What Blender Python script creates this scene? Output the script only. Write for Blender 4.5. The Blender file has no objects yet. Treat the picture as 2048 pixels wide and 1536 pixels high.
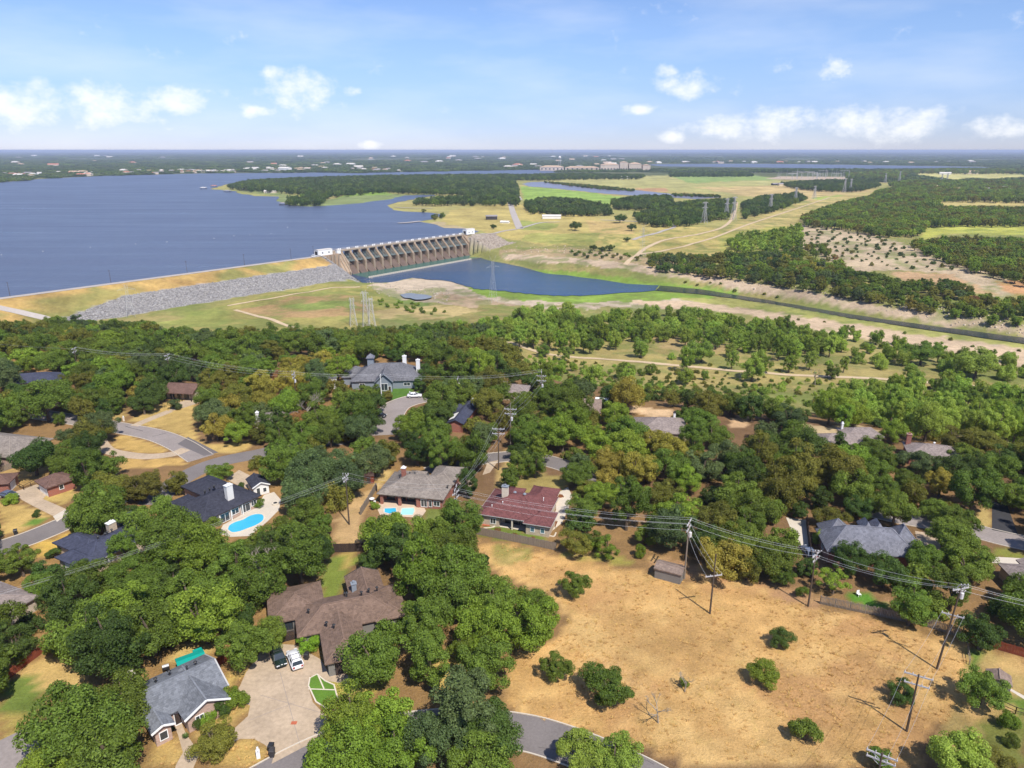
import bpy, bmesh, math, random
import numpy as np
from mathutils import Vector, Matrix

# ------------------------------------------------------------------ camera, sky, sun, exposure
scene = bpy.context.scene
col = scene.collection
CAM_H = 75.0
FPX = 1422.0                    # focal length in photograph pixels (2048 wide)
PITCH = math.atan((768.0 - 300.0) / FPX)
cam_d = bpy.data.cameras.new("camera")
cam_d.sensor_width = 36.0
cam_d.lens = 36.0 * FPX / 2048.0
cam_d.clip_start = 0.5
cam_d.clip_end = 200000.0
cam = bpy.data.objects.new("camera", cam_d)
cam.location = (0, 0, CAM_H)
cam.rotation_euler = (math.pi / 2 - PITCH, 0, 0)
col.objects.link(cam)
scene.camera = cam

SUN_EL = math.radians(54.0)
SUN_AZ = math.radians(-59.0)    # direction to the sun in the XY plane, measured from +X
sun_dir = Vector((math.cos(SUN_EL) * math.cos(SUN_AZ), math.cos(SUN_EL) * math.sin(SUN_AZ), math.sin(SUN_EL)))
sd = bpy.data.lights.new("sun", 'SUN')
sd.energy = 4.6
sd.angle = math.radians(0.55)
sd.color = (1.0, 0.94, 0.84)
so = bpy.data.objects.new("sun", sd)
so.rotation_euler = sun_dir.to_track_quat('Z', 'Y').to_euler()
so.location = (0, -50, 300)
col.objects.link(so)

scene.view_settings.view_transform = 'Standard'
scene.view_settings.look = 'None'
scene.view_settings.exposure = 0.36
scene.view_settings.gamma = 1.0
scene.view_settings.use_curve_mapping = False
scene.render.engine = 'CYCLES'
scene.cycles.use_denoising = True
scene.cycles.max_bounces = 5
scene.cycles.diffuse_bounces = 3
scene.cycles.glossy_bounces = 3
scene.cycles.transmission_bounces = 3
scene.cycles.volume_bounces = 0
scene.cycles.use_adaptive_sampling = True
scene.cycles.adaptive_threshold = 0.02
scene.cycles.caustics_reflective = False
scene.cycles.caustics_refractive = False

world = bpy.data.worlds.new("World")
scene.world = world
world.use_nodes = True
wn = world.node_tree.nodes
wl = world.node_tree.links
wn.clear()


def N(tree, typ, **kw):
    n = tree.nodes.new(typ)
    for k, v in kw.items():
        setattr(n, k, v)
    return n


def px_dir(px, py):
    """azimuth from +Y (towards +X) and elevation of a photograph pixel"""
    u = (px - 1024) / FPX
    v = (py - 768) / FPX
    dy = math.cos(PITCH) - v * math.sin(PITCH)
    dz = -math.sin(PITCH) - v * math.cos(PITCH)
    return math.atan2(u, dy), math.atan2(dz, math.hypot(u, dy))


def build_world():
    t = world.node_tree
    out = N(t, 'ShaderNodeOutputWorld')
    bg = N(t, 'ShaderNodeBackground')
    bg.inputs['Strength'].default_value = 0.105
    sky = N(t, 'ShaderNodeTexSky')
    sky.sky_type = 'NISHITA'
    sky.sun_disc = False
    sky.sun_elevation = SUN_EL
    # Nishita rotation: 0 puts the sun towards +Y, growing clockwise seen from above
    sky.sun_rotation = math.pi / 2 - SUN_AZ
    sky.altitude = 80
    sky.air_density = 1.0
    sky.dust_density = 0.0
    sky.ozone_density = 5.0
    tc = N(t, 'ShaderNodeTexCoord')
    sep = N(t, 'ShaderNodeSeparateXYZ')
    t.links.new(tc.outputs['Generated'], sep.inputs[0])
    az = N(t, 'ShaderNodeMath', operation='ARCTAN2')
    t.links.new(sep.outputs['X'], az.inputs[0])
    t.links.new(sep.outputs['Y'], az.inputs[1])
    el = N(t, 'ShaderNodeMath', operation='ARCSINE')
    t.links.new(sep.outputs['Z'], el.inputs[0])
    comb = N(t, 'ShaderNodeCombineXYZ')
    t.links.new(az.outputs[0], comb.inputs['X'])
    t.links.new(el.outputs[0], comb.inputs['Y'])
    # billows
    sc = N(t, 'ShaderNodeVectorMath', operation='MULTIPLY')
    t.links.new(comb.outputs[0], sc.inputs[0])
    sc.inputs[1].default_value = (1.0, 1.35, 1.0)
    n1 = N(t, 'ShaderNodeTexNoise')
    n1.inputs['Scale'].default_value = 25.0
    n1.inputs['Detail'].default_value = 11.0
    n1.inputs['Roughness'].default_value = 0.64
    t.links.new(sc.outputs[0], n1.inputs['Vector'])
    # cloud heaps: where the photograph has them, then the same kind of heaps all round the horizon
    heaps = [(60, 215, 95, 36), (215, 215, 110, 38), (355, 195, 70, 30), (600, 180, 75, 40), (548, 150, 26, 18), (515, 224, 38, 13),
             (705, 183, 22, 10), (1370, 170, 48, 27), (1338, 142, 26, 14), (1280, 220, 45, 12), (1500, 250, 130, 30),
             (1760, 250, 115, 30), (1662, 146, 38, 25), (2000, 258, 60, 20), (740, 290, 32, 10), (1345, 275, 30, 12)]
    rnd = random.Random(5)
    gs = []
    for (x, y, rx, ry) in heaps:
        a, e = px_dir(x, y)
        gs.append((a, e, rx / FPX * 1.0, ry / FPX * 1.0))
    acc = None
    for (a, e, rx, ry) in gs:
        s = N(t, 'ShaderNodeVectorMath', operation='SUBTRACT')
        t.links.new(comb.outputs[0], s.inputs[0])
        s.inputs[1].default_value = (a, e, 0)
        m = N(t, 'ShaderNodeVectorMath', operation='MULTIPLY')
        t.links.new(s.outputs[0], m.inputs[0])
        m.inputs[1].default_value = (1 / rx, 1 / ry, 0)
        d = N(t, 'ShaderNodeVectorMath', operation='LENGTH')
        t.links.new(m.outputs[0], d.inputs[0])
        mr = N(t, 'ShaderNodeMapRange')
        mr.interpolation_type = 'SMOOTHSTEP'
        mr.inputs['From Min'].default_value = 0.15
        mr.inputs['From Max'].default_value = 1.55
        mr.inputs['To Min'].default_value = 1.0
        mr.inputs['To Max'].default_value = 0.0
        t.links.new(d.outputs['Value'], mr.inputs['Value'])
        if acc is None:
            acc = mr.outputs[0]
        else:
            mx = N(t, 'ShaderNodeMath', operation='MAXIMUM')
            t.links.new(acc, mx.inputs[0])
            t.links.new(mr.outputs[0], mx.inputs[1])
            acc = mx.outputs[0]
    # the same kind of heaps low over the rest of the horizon
    n0 = N(t, 'ShaderNodeTexNoise')
    n0.inputs['Scale'].default_value = 7.0
    n0.inputs['Detail'].default_value = 1.0
    t.links.new(sc.outputs[0], n0.inputs['Vector'])
    h0 = N(t, 'ShaderNodeMapRange')
    h0.inputs['From Min'].default_value = .50
    h0.inputs['From Max'].default_value = .72
    t.links.new(n0.outputs['Fac'], h0.inputs['Value'])
    h1 = N(t, 'ShaderNodeMapRange')
    h1.inputs['From Min'].default_value = .13
    h1.inputs['From Max'].default_value = .05
    t.links.new(el.outputs[0], h1.inputs['Value'])
    ab = N(t, 'ShaderNodeMath', operation='ABSOLUTE')
    t.links.new(az.outputs[0], ab.inputs[0])
    h2 = N(t, 'ShaderNodeMapRange')
    h2.inputs['From Min'].default_value = .66
    h2.inputs['From Max'].default_value = .80
    t.links.new(ab.outputs[0], h2.inputs['Value'])
    m1 = N(t, 'ShaderNodeMath', operation='MULTIPLY')
    t.links.new(h0.outputs[0], m1.inputs[0])
    t.links.new(h1.outputs[0], m1.inputs[1])
    m2 = N(t, 'ShaderNodeMath', operation='MULTIPLY')
    t.links.new(m1.outputs[0], m2.inputs[0])
    t.links.new(h2.outputs[0], m2.inputs[1])
    mx0 = N(t, 'ShaderNodeMath', operation='MAXIMUM')
    t.links.new(acc, mx0.inputs[0])
    t.links.new(m2.outputs[0], mx0.inputs[1])
    acc = mx0.outputs[0]
    # density = smoothstep(heap + noise)
    nm = N(t, 'ShaderNodeMath', operation='MULTIPLY_ADD')
    t.links.new(n1.outputs['Fac'], nm.inputs[0])
    nm.inputs[1].default_value = 3.0
    nm.inputs[2].default_value = -1.5
    ad = N(t, 'ShaderNodeMath', operation='ADD')
    t.links.new(nm.outputs[0], ad.inputs[0])
    t.links.new(acc, ad.inputs[1])
    dens = N(t, 'ShaderNodeMapRange')
    dens.interpolation_type = 'SMOOTHSTEP'
    dens.inputs['From Min'].default_value = 0.20
    dens.inputs['From Max'].default_value = 1.40
    dens.inputs['To Max'].default_value = 0.74
    t.links.new(ad.outputs[0], dens.inputs['Value'])
    # thin high veil
    v2 = N(t, 'ShaderNodeVectorMath', operation='MULTIPLY')
    t.links.new(comb.outputs[0], v2.inputs[0])
    v2.inputs[1].default_value = (2.2, 9.0, 1.0)
    n2 = N(t, 'ShaderNodeTexNoise')
    n2.inputs['Scale'].default_value = 2.0
    n2.inputs['Detail'].default_value = 5.0
    t.links.new(v2.outputs[0], n2.inputs['Vector'])
    veil = N(t, 'ShaderNodeMapRange')
    veil.inputs['From Min'].default_value = 0.44
    veil.inputs['From Max'].default_value = 0.80
    veil.inputs['To Max'].default_value = 0.28
    t.links.new(n2.outputs['Fac'], veil.inputs['Value'])
    mx = N(t, 'ShaderNodeMath', operation='MAXIMUM')
    t.links.new(dens.outputs[0], mx.inputs[0])
    t.links.new(veil.outputs[0], mx.inputs[1])
    mix = N(t, 'ShaderNodeMixRGB')
    t.links.new(mx.outputs[0], mix.inputs['Fac'])
    # summer air: bluer than the model's clean sky, most so low down
    ge = N(t, 'ShaderNodeMapRange')
    ge.interpolation_type = 'SMOOTHSTEP'
    ge.inputs['From Min'].default_value = -0.01
    ge.inputs['From Max'].default_value = 0.16
    t.links.new(el.outputs[0], ge.inputs['Value'])
    gc = N(t, 'ShaderNodeMixRGB')
    t.links.new(ge.outputs[0], gc.inputs['Fac'])
    gc.inputs['Color1'].default_value = (.60, .66, 1.03, 1)
    gc.inputs['Color2'].default_value = (.94, .93, 1.10, 1)
    gm = N(t, 'ShaderNodeMixRGB', blend_type='MULTIPLY')
    gm.inputs['Fac'].default_value = 1.0
    t.links.new(sky.outputs[0], gm.inputs['Color1'])
    t.links.new(gc.outputs[0], gm.inputs['Color2'])
    t.links.new(gm.outputs[0], mix.inputs['Color1'])
    mix.inputs['Color2'].default_value = (8.6, 8.6, 8.6, 1)
    t.links.new(mix.outputs[0], bg.inputs['Color'])
    t.links.new(bg.outputs[0], out.inputs['Surface'])


build_world()
world.cycles.sampling_method = 'MANUAL'
world.cycles.sample_map_resolution = 512

# ------------------------------------------------------------------ helpers
RS = random.Random(11)
CT, ST = math.cos(PITCH), math.sin(PITCH)


def proj(x, y, z):
    """world -> photograph pixel (numpy friendly); returns px, py, depth"""
    dz = z - CAM_H
    d = y * CT - dz * ST
    dn = -y * ST - dz * CT
    d = np.where(np.abs(d) < 1e-3, 1e-3, d)
    return 1024 + FPX * x / d, 768 + FPX * dn / d, d


def ray(px, py):
    u = (px - 1024) / FPX
    v = (py - 768) / FPX
    return u, CT - v * ST, -ST - v * CT


def U(px, py, z=0.0):
    """photograph pixel -> world point on the level z"""
    dx, dy, dz = ray(px, py)
    t = (z - CAM_H) / dz
    return (dx * t, dy * t)


_lat = {}


def vnoise(x, y, scale, seed=0):
    """smooth value noise in 0..1, vectorised"""
    if seed not in _lat:
        _lat[seed] = np.random.RandomState(seed + 100).rand(256, 256)
    L = _lat[seed]
    x = np.asarray(x, float) / scale
    y = np.asarray(y, float) / scale
    xi = np.floor(x).astype(int)
    yi = np.floor(y).astype(int)
    fx = x - xi
    fy = y - yi
    fx = fx * fx * (3 - 2 * fx)
    fy = fy * fy * (3 - 2 * fy)
    a = L[xi & 255, yi & 255]
    b = L[(xi + 1) & 255, yi & 255]
    c = L[xi & 255, (yi + 1) & 255]
    d = L[(xi + 1) & 255, (yi + 1) & 255]
    return (a * (1 - fx) + b * fx) * (1 - fy) + (c * (1 - fx) + d * fx) * fy


def inpoly(px, py, poly):
    px = np.asarray(px, float)
    py = np.asarray(py, float)
    r = np.zeros(px.shape, bool)
    n = len(poly)
    for i in range(n):
        x1, y1 = poly[i]
        x2, y2 = poly[(i + 1) % n]
        if y1 == y2:
            continue
        c = (y1 > py) != (y2 > py)
        r ^= c & (px < (x2 - x1) * (py - y1) / (y2 - y1) + x1)
    return r


def sstep(t):
    t = np.clip(t, 0, 1)
    return t * t * (3 - 2 * t)


def link(ob, parent=None):
    col.objects.link(ob)
    if parent is not None:
        ob.parent = parent
    return ob


def tag(o, label=None, cat=None, group=None, kind=None):
    if label:
        o['label'] = label
    if cat:
        o['category'] = cat
    if group:
        o['group'] = group
    if kind:
        o['kind'] = kind
    return o


def empty(name, loc, rz=0.0, label=None, cat=None, group=None):
    o = bpy.data.objects.new(name, None)
    o.location = loc
    o.rotation_euler = (0, 0, rz)
    o.empty_display_size = 0.5
    col.objects.link(o)
    return tag(o, label, cat, group)


def mesh(name, verts, faces, mats, parent=None, smooth=False, mi=None):
    me = bpy.data.meshes.new(name)
    me.from_pydata([tuple(v) for v in verts], [], faces)
    if not isinstance(mats, (list, tuple)):
        mats = [mats]
    for m in mats:
        me.materials.append(m)
    if mi is not None:
        me.polygons.foreach_set('material_index', mi)
    if smooth:
        me.polygons.foreach_set('use_smooth', [True] * len(me.polygons))
    me.update()
    return link(bpy.data.objects.new(name, me), parent)


class MB:
    """collects simple solids into one mesh"""

    def __init__(s):
        s.v = []
        s.f = []

    def add(s, vs, fs):
        b = len(s.v)
        s.v += [tuple(v) for v in vs]
        s.f += [tuple(i + b for i in f) for f in fs]
        return s

    def box(s, x0, x1, y0, y1, z0, z1):
        return s.add([(x0, y0, z0), (x1, y0, z0), (x1, y1, z0), (x0, y1, z0), (x0, y0, z1), (x1, y0, z1), (x1, y1, z1), (x0, y1, z1)],
                     [(0, 3, 2, 1), (4, 5, 6, 7), (0, 1, 5, 4), (1, 2, 6, 5), (2, 3, 7, 6), (3, 0, 4, 7)])

    def bar(s, a, b, w, h=None, n=4, taper=1.0):
        """prism from a to b with n sides"""
        a = Vector(a)
        b = Vector(b)
        d = b - a
        if d.length < 1e-6:
            return s
        q = d.to_track_quat('Z', 'Y')
        h = h or w
        vs = []
        for k, p in ((1.0, a), (taper, b)):
            for i in range(n):
                t = 2 * math.pi * (i + .5) / n
                vs.append(p + q @ Vector((math.cos(t) * w * k * (.7071 if n == 4 else .5), math.sin(t) * h * k * (.7071 if n == 4 else .5), 0)))
        fs = [tuple(range(n - 1, -1, -1)), tuple(range(n, 2 * n))]
        fs += [(i, (i + 1) % n, n + (i + 1) % n, n + i) for i in range(n)]
        return s.add(vs, fs)

    def cyl(s, x, y, z0, z1, r0, r1=None, n=10):
        r1 = r0 if r1 is None else r1
        vs = [(x + math.cos(2 * math.pi * i / n) * r0, y + math.sin(2 * math.pi * i / n) * r0, z0) for i in range(n)]
        vs += [(x + math.cos(2 * math.pi * i / n) * r1, y + math.sin(2 * math.pi * i / n) * r1, z1) for i in range(n)]
        return s.add(vs, [tuple(range(n - 1, -1, -1)), tuple(range(n, 2 * n))] + [(i, (i + 1) % n, n + (i + 1) % n, n + i) for i in range(n)])

    def prism(s, poly, z0, z1):
        n = len(poly)
        return s.add([(x, y, z0) for x, y in poly] + [(x, y, z1) for x, y in poly],
                     [tuple(range(n - 1, -1, -1)), tuple(range(n, 2 * n))] + [(i, (i + 1) % n, n + (i + 1) % n, n + i) for i in range(n)])

    def build(s, name, m, parent=None, smooth=False):
        return mesh(name, s.v, s.f, m, parent, smooth)


# ------------------------------------------------------------------ materials
def _noise(t, scale, detail=3.0, rough=.55, vec=None):
    n = N(t, 'ShaderNodeTexNoise')
    n.inputs['Scale'].default_value = scale
    n.inputs['Detail'].default_value = detail
    n.inputs['Roughness'].default_value = rough
    if vec is not None:
        t.links.new(vec, n.inputs['Vector'])
    return n


def pm(name, c, var=.18, scale=2.0, rough=.85, spec=.25, metal=0.0, fine=None, bump=0.0, streak=None, c2=None):
    """painted / mineral surface: base colour broken up by two scales of noise in world space"""
    m = bpy.data.materials.new(name)
    m.use_nodes = True
    t = m.node_tree
    p = t.nodes['Principled BSDF']
    p.inputs['Roughness'].default_value = rough
    p.inputs['Specular IOR Level'].default_value = spec
    p.inputs['Metallic'].default_value = metal
    g = N(t, 'ShaderNodeNewGeometry')
    vec = g.outputs['Position']
    if streak:
        mu = N(t, 'ShaderNodeVectorMath', operation='MULTIPLY')
        t.links.new(vec, mu.inputs[0])
        mu.inputs[1].default_value = streak
        vec = mu.outputs[0]
    n = _noise(t, scale, 4.0, .6, vec)
    f = _noise(t, fine or scale * 9, 2.0, .6, g.outputs['Position'])
    mixf = N(t, 'ShaderNodeMath', operation='ADD')
    t.links.new(n.outputs['Fac'], mixf.inputs[0])
    t.links.new(f.outputs['Fac'], mixf.inputs[1])
    r = N(t, 'ShaderNodeMapRange')
    r.inputs['From Min'].default_value = 0.6
    r.inputs['From Max'].default_value = 1.4
    t.links.new(mixf.outputs[0], r.inputs['Value'])
    mix = N(t, 'ShaderNodeMixRGB')
    t.links.new(r.outputs[0], mix.inputs['Fac'])
    if c2 is None:
        a = tuple(max(0, v * (1 - var)) for v in c) + (1,)
        b = tuple(min(1, v * (1 + var)) for v in c) + (1,)
    else:
        a = tuple(c) + (1,)
        b = tuple(c2) + (1,)
    mix.inputs['Color1'].default_value = a
    mix.inputs['Color2'].default_value = b
    t.links.new(mix.outputs[0], p.inputs['Base Color'])
    if bump:
        bp = N(t, 'ShaderNodeBump')
        bp.inputs['Strength'].default_value = bump
        bp.inputs['Distance'].default_value = .05
        t.links.new(f.outputs['Fac'], bp.inputs['Height'])
        t.links.new(bp.outputs[0], p.inputs['Normal'])
    return m


def roof_mat(name, c, var=.22):
    """shingle courses: thin darker lines following the slope, tab-to-tab tone changes"""
    m = pm(name, c, var, .35, .92, .1, fine=7.0, bump=.25)
    t = m.node_tree
    p = t.nodes['Principled BSDF']
    src = p.inputs['Base Color'].links[0].from_socket
    g = N(t, 'ShaderNodeNewGeometry')
    sep = N(t, 'ShaderNodeSeparateXYZ')
    t.links.new(g.outputs['Position'], sep.inputs[0])
    w = N(t, 'ShaderNodeMath', operation='MULTIPLY')
    t.links.new(sep.outputs['Z'], w.inputs[0])
    w.inputs[1].default_value = 8.0
    fr = N(t, 'ShaderNodeMath', operation='FRACT')
    t.links.new(w.outputs[0], fr.inputs[0])
    cr = N(t, 'ShaderNodeMapRange')
    cr.inputs['From Min'].default_value = 0.0
    cr.inputs['From Max'].default_value = 0.3
    cr.inputs['To Min'].default_value = 0.86
    cr.inputs['To Max'].default_value = 1.04
    t.links.new(fr.outputs[0], cr.inputs['Value'])
    vo = N(t, 'ShaderNodeTexVoronoi')
    vo.inputs['Scale'].default_value = 2.6
    t.links.new(g.outputs['Position'], vo.inputs['Vector'])
    sc = N(t, 'ShaderNodeSeparateColor')
    t.links.new(vo.outputs['Color'], sc.inputs[0])
    vr = N(t, 'ShaderNodeMapRange')
    vr.inputs['To Min'].default_value = 0.8
    vr.inputs['To Max'].default_value = 1.2
    t.links.new(sc.outputs[0], vr.inputs['Value'])
    mm = N(t, 'ShaderNodeMath', operation='MULTIPLY')
    t.links.new(cr.outputs[0], mm.inputs[0])
    t.links.new(vr.outputs[0], mm.inputs[1])
    mu = N(t, 'ShaderNodeVectorMath', operation='SCALE')
    t.links.new(src, mu.inputs[0])
    t.links.new(mm.outputs[0], mu.inputs['Scale'])
    t.links.new(mu.outputs[0], p.inputs['Base Color'])
    return m


def brick_mat(name, c, mortar):
    m = bpy.data.materials.new(name)
    m.use_nodes = True
    t = m.node_tree
    p = t.nodes['Principled BSDF']
    p.inputs['Roughness'].default_value = .9
    tc = N(t, 'ShaderNodeTexCoord')
    mp = N(t, 'ShaderNodeMapping')
    mp.inputs['Rotation'].default_value = (math.pi / 2, 0, 0)
    t.links.new(tc.outputs['Object'], mp.inputs['Vector'])
    b = N(t, 'ShaderNodeTexBrick')
    b.inputs['Scale'].default_value = 1.0
    b.inputs['Brick Width'].default_value = .4
    b.inputs['Row Height'].default_value = .14
    b.inputs['Mortar Size'].default_value = .018
    b.inputs['Color1'].default_value = tuple(v * .8 for v in c) + (1,)
    b.inputs['Color2'].default_value = tuple(v * 1.2 for v in c) + (1,)
    b.inputs['Mortar'].default_value = tuple(mortar) + (1,)
    t.links.new(mp.outputs[0], b.inputs['Vector'])
    t.links.new(b.outputs['Color'], p.inputs['Base Color'])
    return m


def leaf_mat(name, c, hue=.016):
    m = bpy.data.materials.new(name)
    m.use_nodes = True
    t = m.node_tree
    t.nodes.clear()
    out = N(t, 'ShaderNodeOutputMaterial')
    oi = N(t, 'ShaderNodeObjectInfo')
    g = N(t, 'ShaderNodeNewGeometry')
    hs = N(t, 'ShaderNodeHueSaturation')
    hs.inputs['Color'].default_value = tuple(c) + (1,)
    h = N(t, 'ShaderNodeMapRange')
    h.inputs['To Min'].default_value = .5 - hue
    h.inputs['To Max'].default_value = .5 + hue * .6
    t.links.new(oi.outputs['Random'], h.inputs['Value'])
    t.links.new(h.outputs[0], hs.inputs['Hue'])
    s1 = N(t, 'ShaderNodeMath', operation='MULTIPLY')
    t.links.new(oi.outputs['Random'], s1.inputs[0])
    s1.inputs[1].default_value = 7.31
    s2 = N(t, 'ShaderNodeMath', operation='FRACT')
    t.links.new(s1.outputs[0], s2.inputs[0])
    v = N(t, 'ShaderNodeMapRange')
    v.inputs['To Min'].default_value = .78
    v.inputs['To Max'].default_value = 1.28
    t.links.new(s2.outputs[0], v.inputs['Value'])
    li = N(t, 'ShaderNodeMapRange')
    li.inputs['To Min'].default_value = .62
    li.inputs['To Max'].default_value = 1.38
    t.links.new(g.outputs['Random Per Island'], li.inputs['Value'])
    mu = N(t, 'ShaderNodeMath', operation='MULTIPLY')
    t.links.new(v.outputs[0], mu.inputs[0])
    t.links.new(li.outputs[0], mu.inputs[1])
    t.links.new(mu.outputs[0], hs.inputs['Value'])
    d = N(t, 'ShaderNodeBsdfPrincipled')
    d.inputs['Roughness'].default_value = .62
    d.inputs['Specular IOR Level'].default_value = .22
    t.links.new(hs.outputs[0], d.inputs['Base Color'])
    tr = N(t, 'ShaderNodeBsdfTranslucent')
    t2 = N(t, 'ShaderNodeMixRGB', blend_type='MULTIPLY')
    t2.inputs['Fac'].default_value = 1
    t2.inputs['Color2'].default_value = (1.5, 1.35, .5, 1)
    t.links.new(hs.outputs[0], t2.inputs['Color1'])
    t.links.new(t2.outputs[0], tr.inputs['Color'])
    mx = N(t, 'ShaderNodeMixShader')
    mx.inputs['Fac'].default_value = .32
    t.links.new(d.outputs[0], mx.inputs[1])
    t.links.new(tr.outputs[0], mx.inputs[2])
    t.links.new(mx.outputs[0], out.inputs['Surface'])
    return m


def water_mat(name, c, rough=.12, bump=.25, scale=.25, spec=.5, big=.004, streak=0.0):
    m = bpy.data.materials.new(name)
    m.use_nodes = True
    t = m.node_tree
    p = t.nodes['Principled BSDF']
    p.inputs['Roughness'].default_value = rough
    p.inputs['IOR'].default_value = 1.33
    p.inputs['Specular IOR Level'].default_value = spec
    g = N(t, 'ShaderNodeNewGeometry')
    n0 = _noise(t, big, 3.0, .5, g.outputs['Position'])
    mix = N(t, 'ShaderNodeMixRGB')
    t.links.new(n0.outputs['Fac'], mix.inputs['Fac'])
    mix.inputs['Color1'].default_value = tuple(v * .82 for v in c) + (1,)
    mix.inputs['Color2'].default_value = tuple(v * 1.18 for v in c) + (1,)
    t.links.new(mix.outputs[0], p.inputs['Base Color'])
    if streak:
        # cat's-paws: long bands where the wind roughens the surface
        sw = N(t, 'ShaderNodeMapping')
        sw.inputs['Rotation'].default_value = (0, 0, .12)
        sw.inputs['Scale'].default_value = (.0035, .028, 1)
        t.links.new(g.outputs['Position'], sw.inputs['Vector'])
        ns = _noise(t, 1.0, 5.0, .62, sw.outputs[0])
        r1 = N(t, 'ShaderNodeMapRange')
        r1.inputs['From Min'].default_value = .32
        r1.inputs['From Max'].default_value = .68
        r1.inputs['To Min'].default_value = rough - streak
        r1.inputs['To Max'].default_value = rough + streak
        t.links.new(ns.outputs['Fac'], r1.inputs['Value'])
        t.links.new(r1.outputs[0], p.inputs['Roughness'])
        r2 = N(t, 'ShaderNodeMapRange')
        r2.inputs['From Min'].default_value = .3
        r2.inputs['From Max'].default_value = .7
        r2.inputs['To Min'].default_value = .87
        r2.inputs['To Max'].default_value = 1.12
        t.links.new(ns.outputs['Fac'], r2.inputs['Value'])
        sm = N(t, 'ShaderNodeVectorMath', operation='SCALE')
        t.links.new(mix.outputs[0], sm.inputs[0])
        t.links.new(r2.outputs[0], sm.inputs['Scale'])
        t.links.new(sm.outputs[0], p.inputs['Base Color'])
    sv = N(t, 'ShaderNodeVectorMath', operation='MULTIPLY')
    t.links.new(g.outputs['Position'], sv.inputs[0])
    sv.inputs[1].default_value = (1.0, 2.2, 1.0)
    n = _noise(t, scale, 4.0, .65, sv.outputs[0])
    b = N(t, 'ShaderNodeBump')
    b.inputs['Strength'].default_value = bump
    b.inputs['Distance'].default_value = 1.0
    t.links.new(n.outputs['Fac'], b.inputs['Height'])
    t.links.new(b.outputs[0], p.inputs['Normal'])
    return m


M = {}
LEAF = {
    'dark': (.072, .120, .024), 'mid': (.128, .190, .028), 'bright': (.185, .270, .032), 'olive': (.170, .175, .030),
    'yellow': (.29, .26, .045), 'rust': (.28, .160, .058), 'bluegreen': (.105, .150, .052), 'light': (.245, .345, .056),
    'lime': (.18, .36, .030), 'greydead': (.22, .19, .16),
}
for k, c in LEAF.items():
    M['leaf_' + k] = leaf_mat('leaf_' + k, c)
M['bark'] = pm('bark', (.13, .10, .075), .3, 1.5, .95, .1)
M['bark_pale'] = pm('bark_pale', (.30, .26, .21), .3, 1.5, .95, .1)
M['concrete'] = pm('concrete', (.43, .335, .24), .24, .22, .9, .15, fine=1.6)
M['concrete_pale'] = pm('concrete_pale', (.55, .49, .41), .1, .4, .9, .15, fine=3.0)
M['deckpatio'] = pm('deckpatio', (.55, .43, .32), .12, .8, .9, .15)
M['asphalt'] = pm('asphalt', (.185, .165, .16), .20, .18, .92, .12, fine=3.0)
M['asphalt_old'] = pm('asphalt_old', (.27, .235, .22), .20, .18, .92, .12, fine=2.0)
M['asphalt_patch'] = pm('asphalt_patch', (.15, .135, .135), .08, .3, .92, .12, fine=4.0)
M['crack'] = pm('crack', (.09, .08, .078), .2, 2.0, .9, .1)
M['tar'] = pm('tar', (.035, .033, .035), .1, 2.0, .7, .3)
M['black_drive'] = pm('black_drive', (.045, .045, .05), .2, .5, .9, .2)
M['white'] = pm('white', (.80, .80, .79), .05, 1.0, .6, .3)
M['white_paint'] = pm('white_paint', (.74, .73, .70), .1, 1.0, .7, .3)
M['trim_dark'] = pm('trim_dark', (.05, .045, .045), .15, 1.0, .7, .3)
M['gutter'] = pm('gutter', (.42, .41, .40), .12, 1.0, .6, .3)
M['wood_grey'] = pm('wood_grey', (.235, .195, .155), .35, 1.2, .95, .1, streak=(6, 6, .5))
M['wood_pole'] = pm('wood_pole', (.10, .075, .055), .35, 1.0, .95, .1, streak=(6, 6, .6))
M['wood_new'] = pm('wood_new', (.50, .24, .08), .2, 1.2, .9, .15)
M['wood_dark'] = pm('wood_dark', (.055, .04, .035), .25, 1.2, .9, .15)
M['wood_red'] = pm('wood_red', (.20, .055, .03), .25, 1.2, .9, .15)
M['steel'] = pm('steel', (.55, .55, .56), .12, 1.0, .5, .4, .3)
M['steel_far'] = pm('steel_far', (.40, .39, .40), .1, .5, .6, .3)
M['wire'] = pm('wire', (.52, .52, .53), .1, 1.0, .5, .4)
M['insulator'] = pm('insulator', (.62, .60, .60), .1, 3.0, .3, .5)
M['glass'] = pm('glass', (.035, .045, .055), .2, 1.0, .08, .7)
M['glass_blue'] = pm('glass_blue', (.08, .17, .22), .2, 1.0, .08, .7)
M['dark_void'] = pm('dark_void', (.03, .028, .028), .2, 1.0, .9, .1)
M['rubber'] = pm('rubber', (.02, .02, .02), .1, 2.0, .8, .3)
M['lake'] = water_mat('lake', (.086, .106, .165), .36, .6, .09, .28, streak=.09)
M['river_w'] = water_mat('river_w', (.028, .066, .135), .2, .4, .25, .35, .02, .08)
M['stilling'] = water_mat('stilling', (.05, .145, .12), .18, .25, .3, .3, .02)
M['backwater'] = water_mat('backwater', (.20, .22, .24), .25, .2, .4, .35)
M['creek'] = water_mat('creek', (.020, .034, .044), .1, .15, .4, .35)
M['pond_w'] = water_mat('pond_w', (.19, .19, .24), .3, .4, .15, .3)
M['pool_w'] = water_mat('pool_w', (.05, .42, .66), .06, .12, 1.5, .4, .3)
M['pool_pale'] = water_mat('pool_pale', (.36, .72, .72), .06, .12, 1.5, .4, .3)
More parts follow.
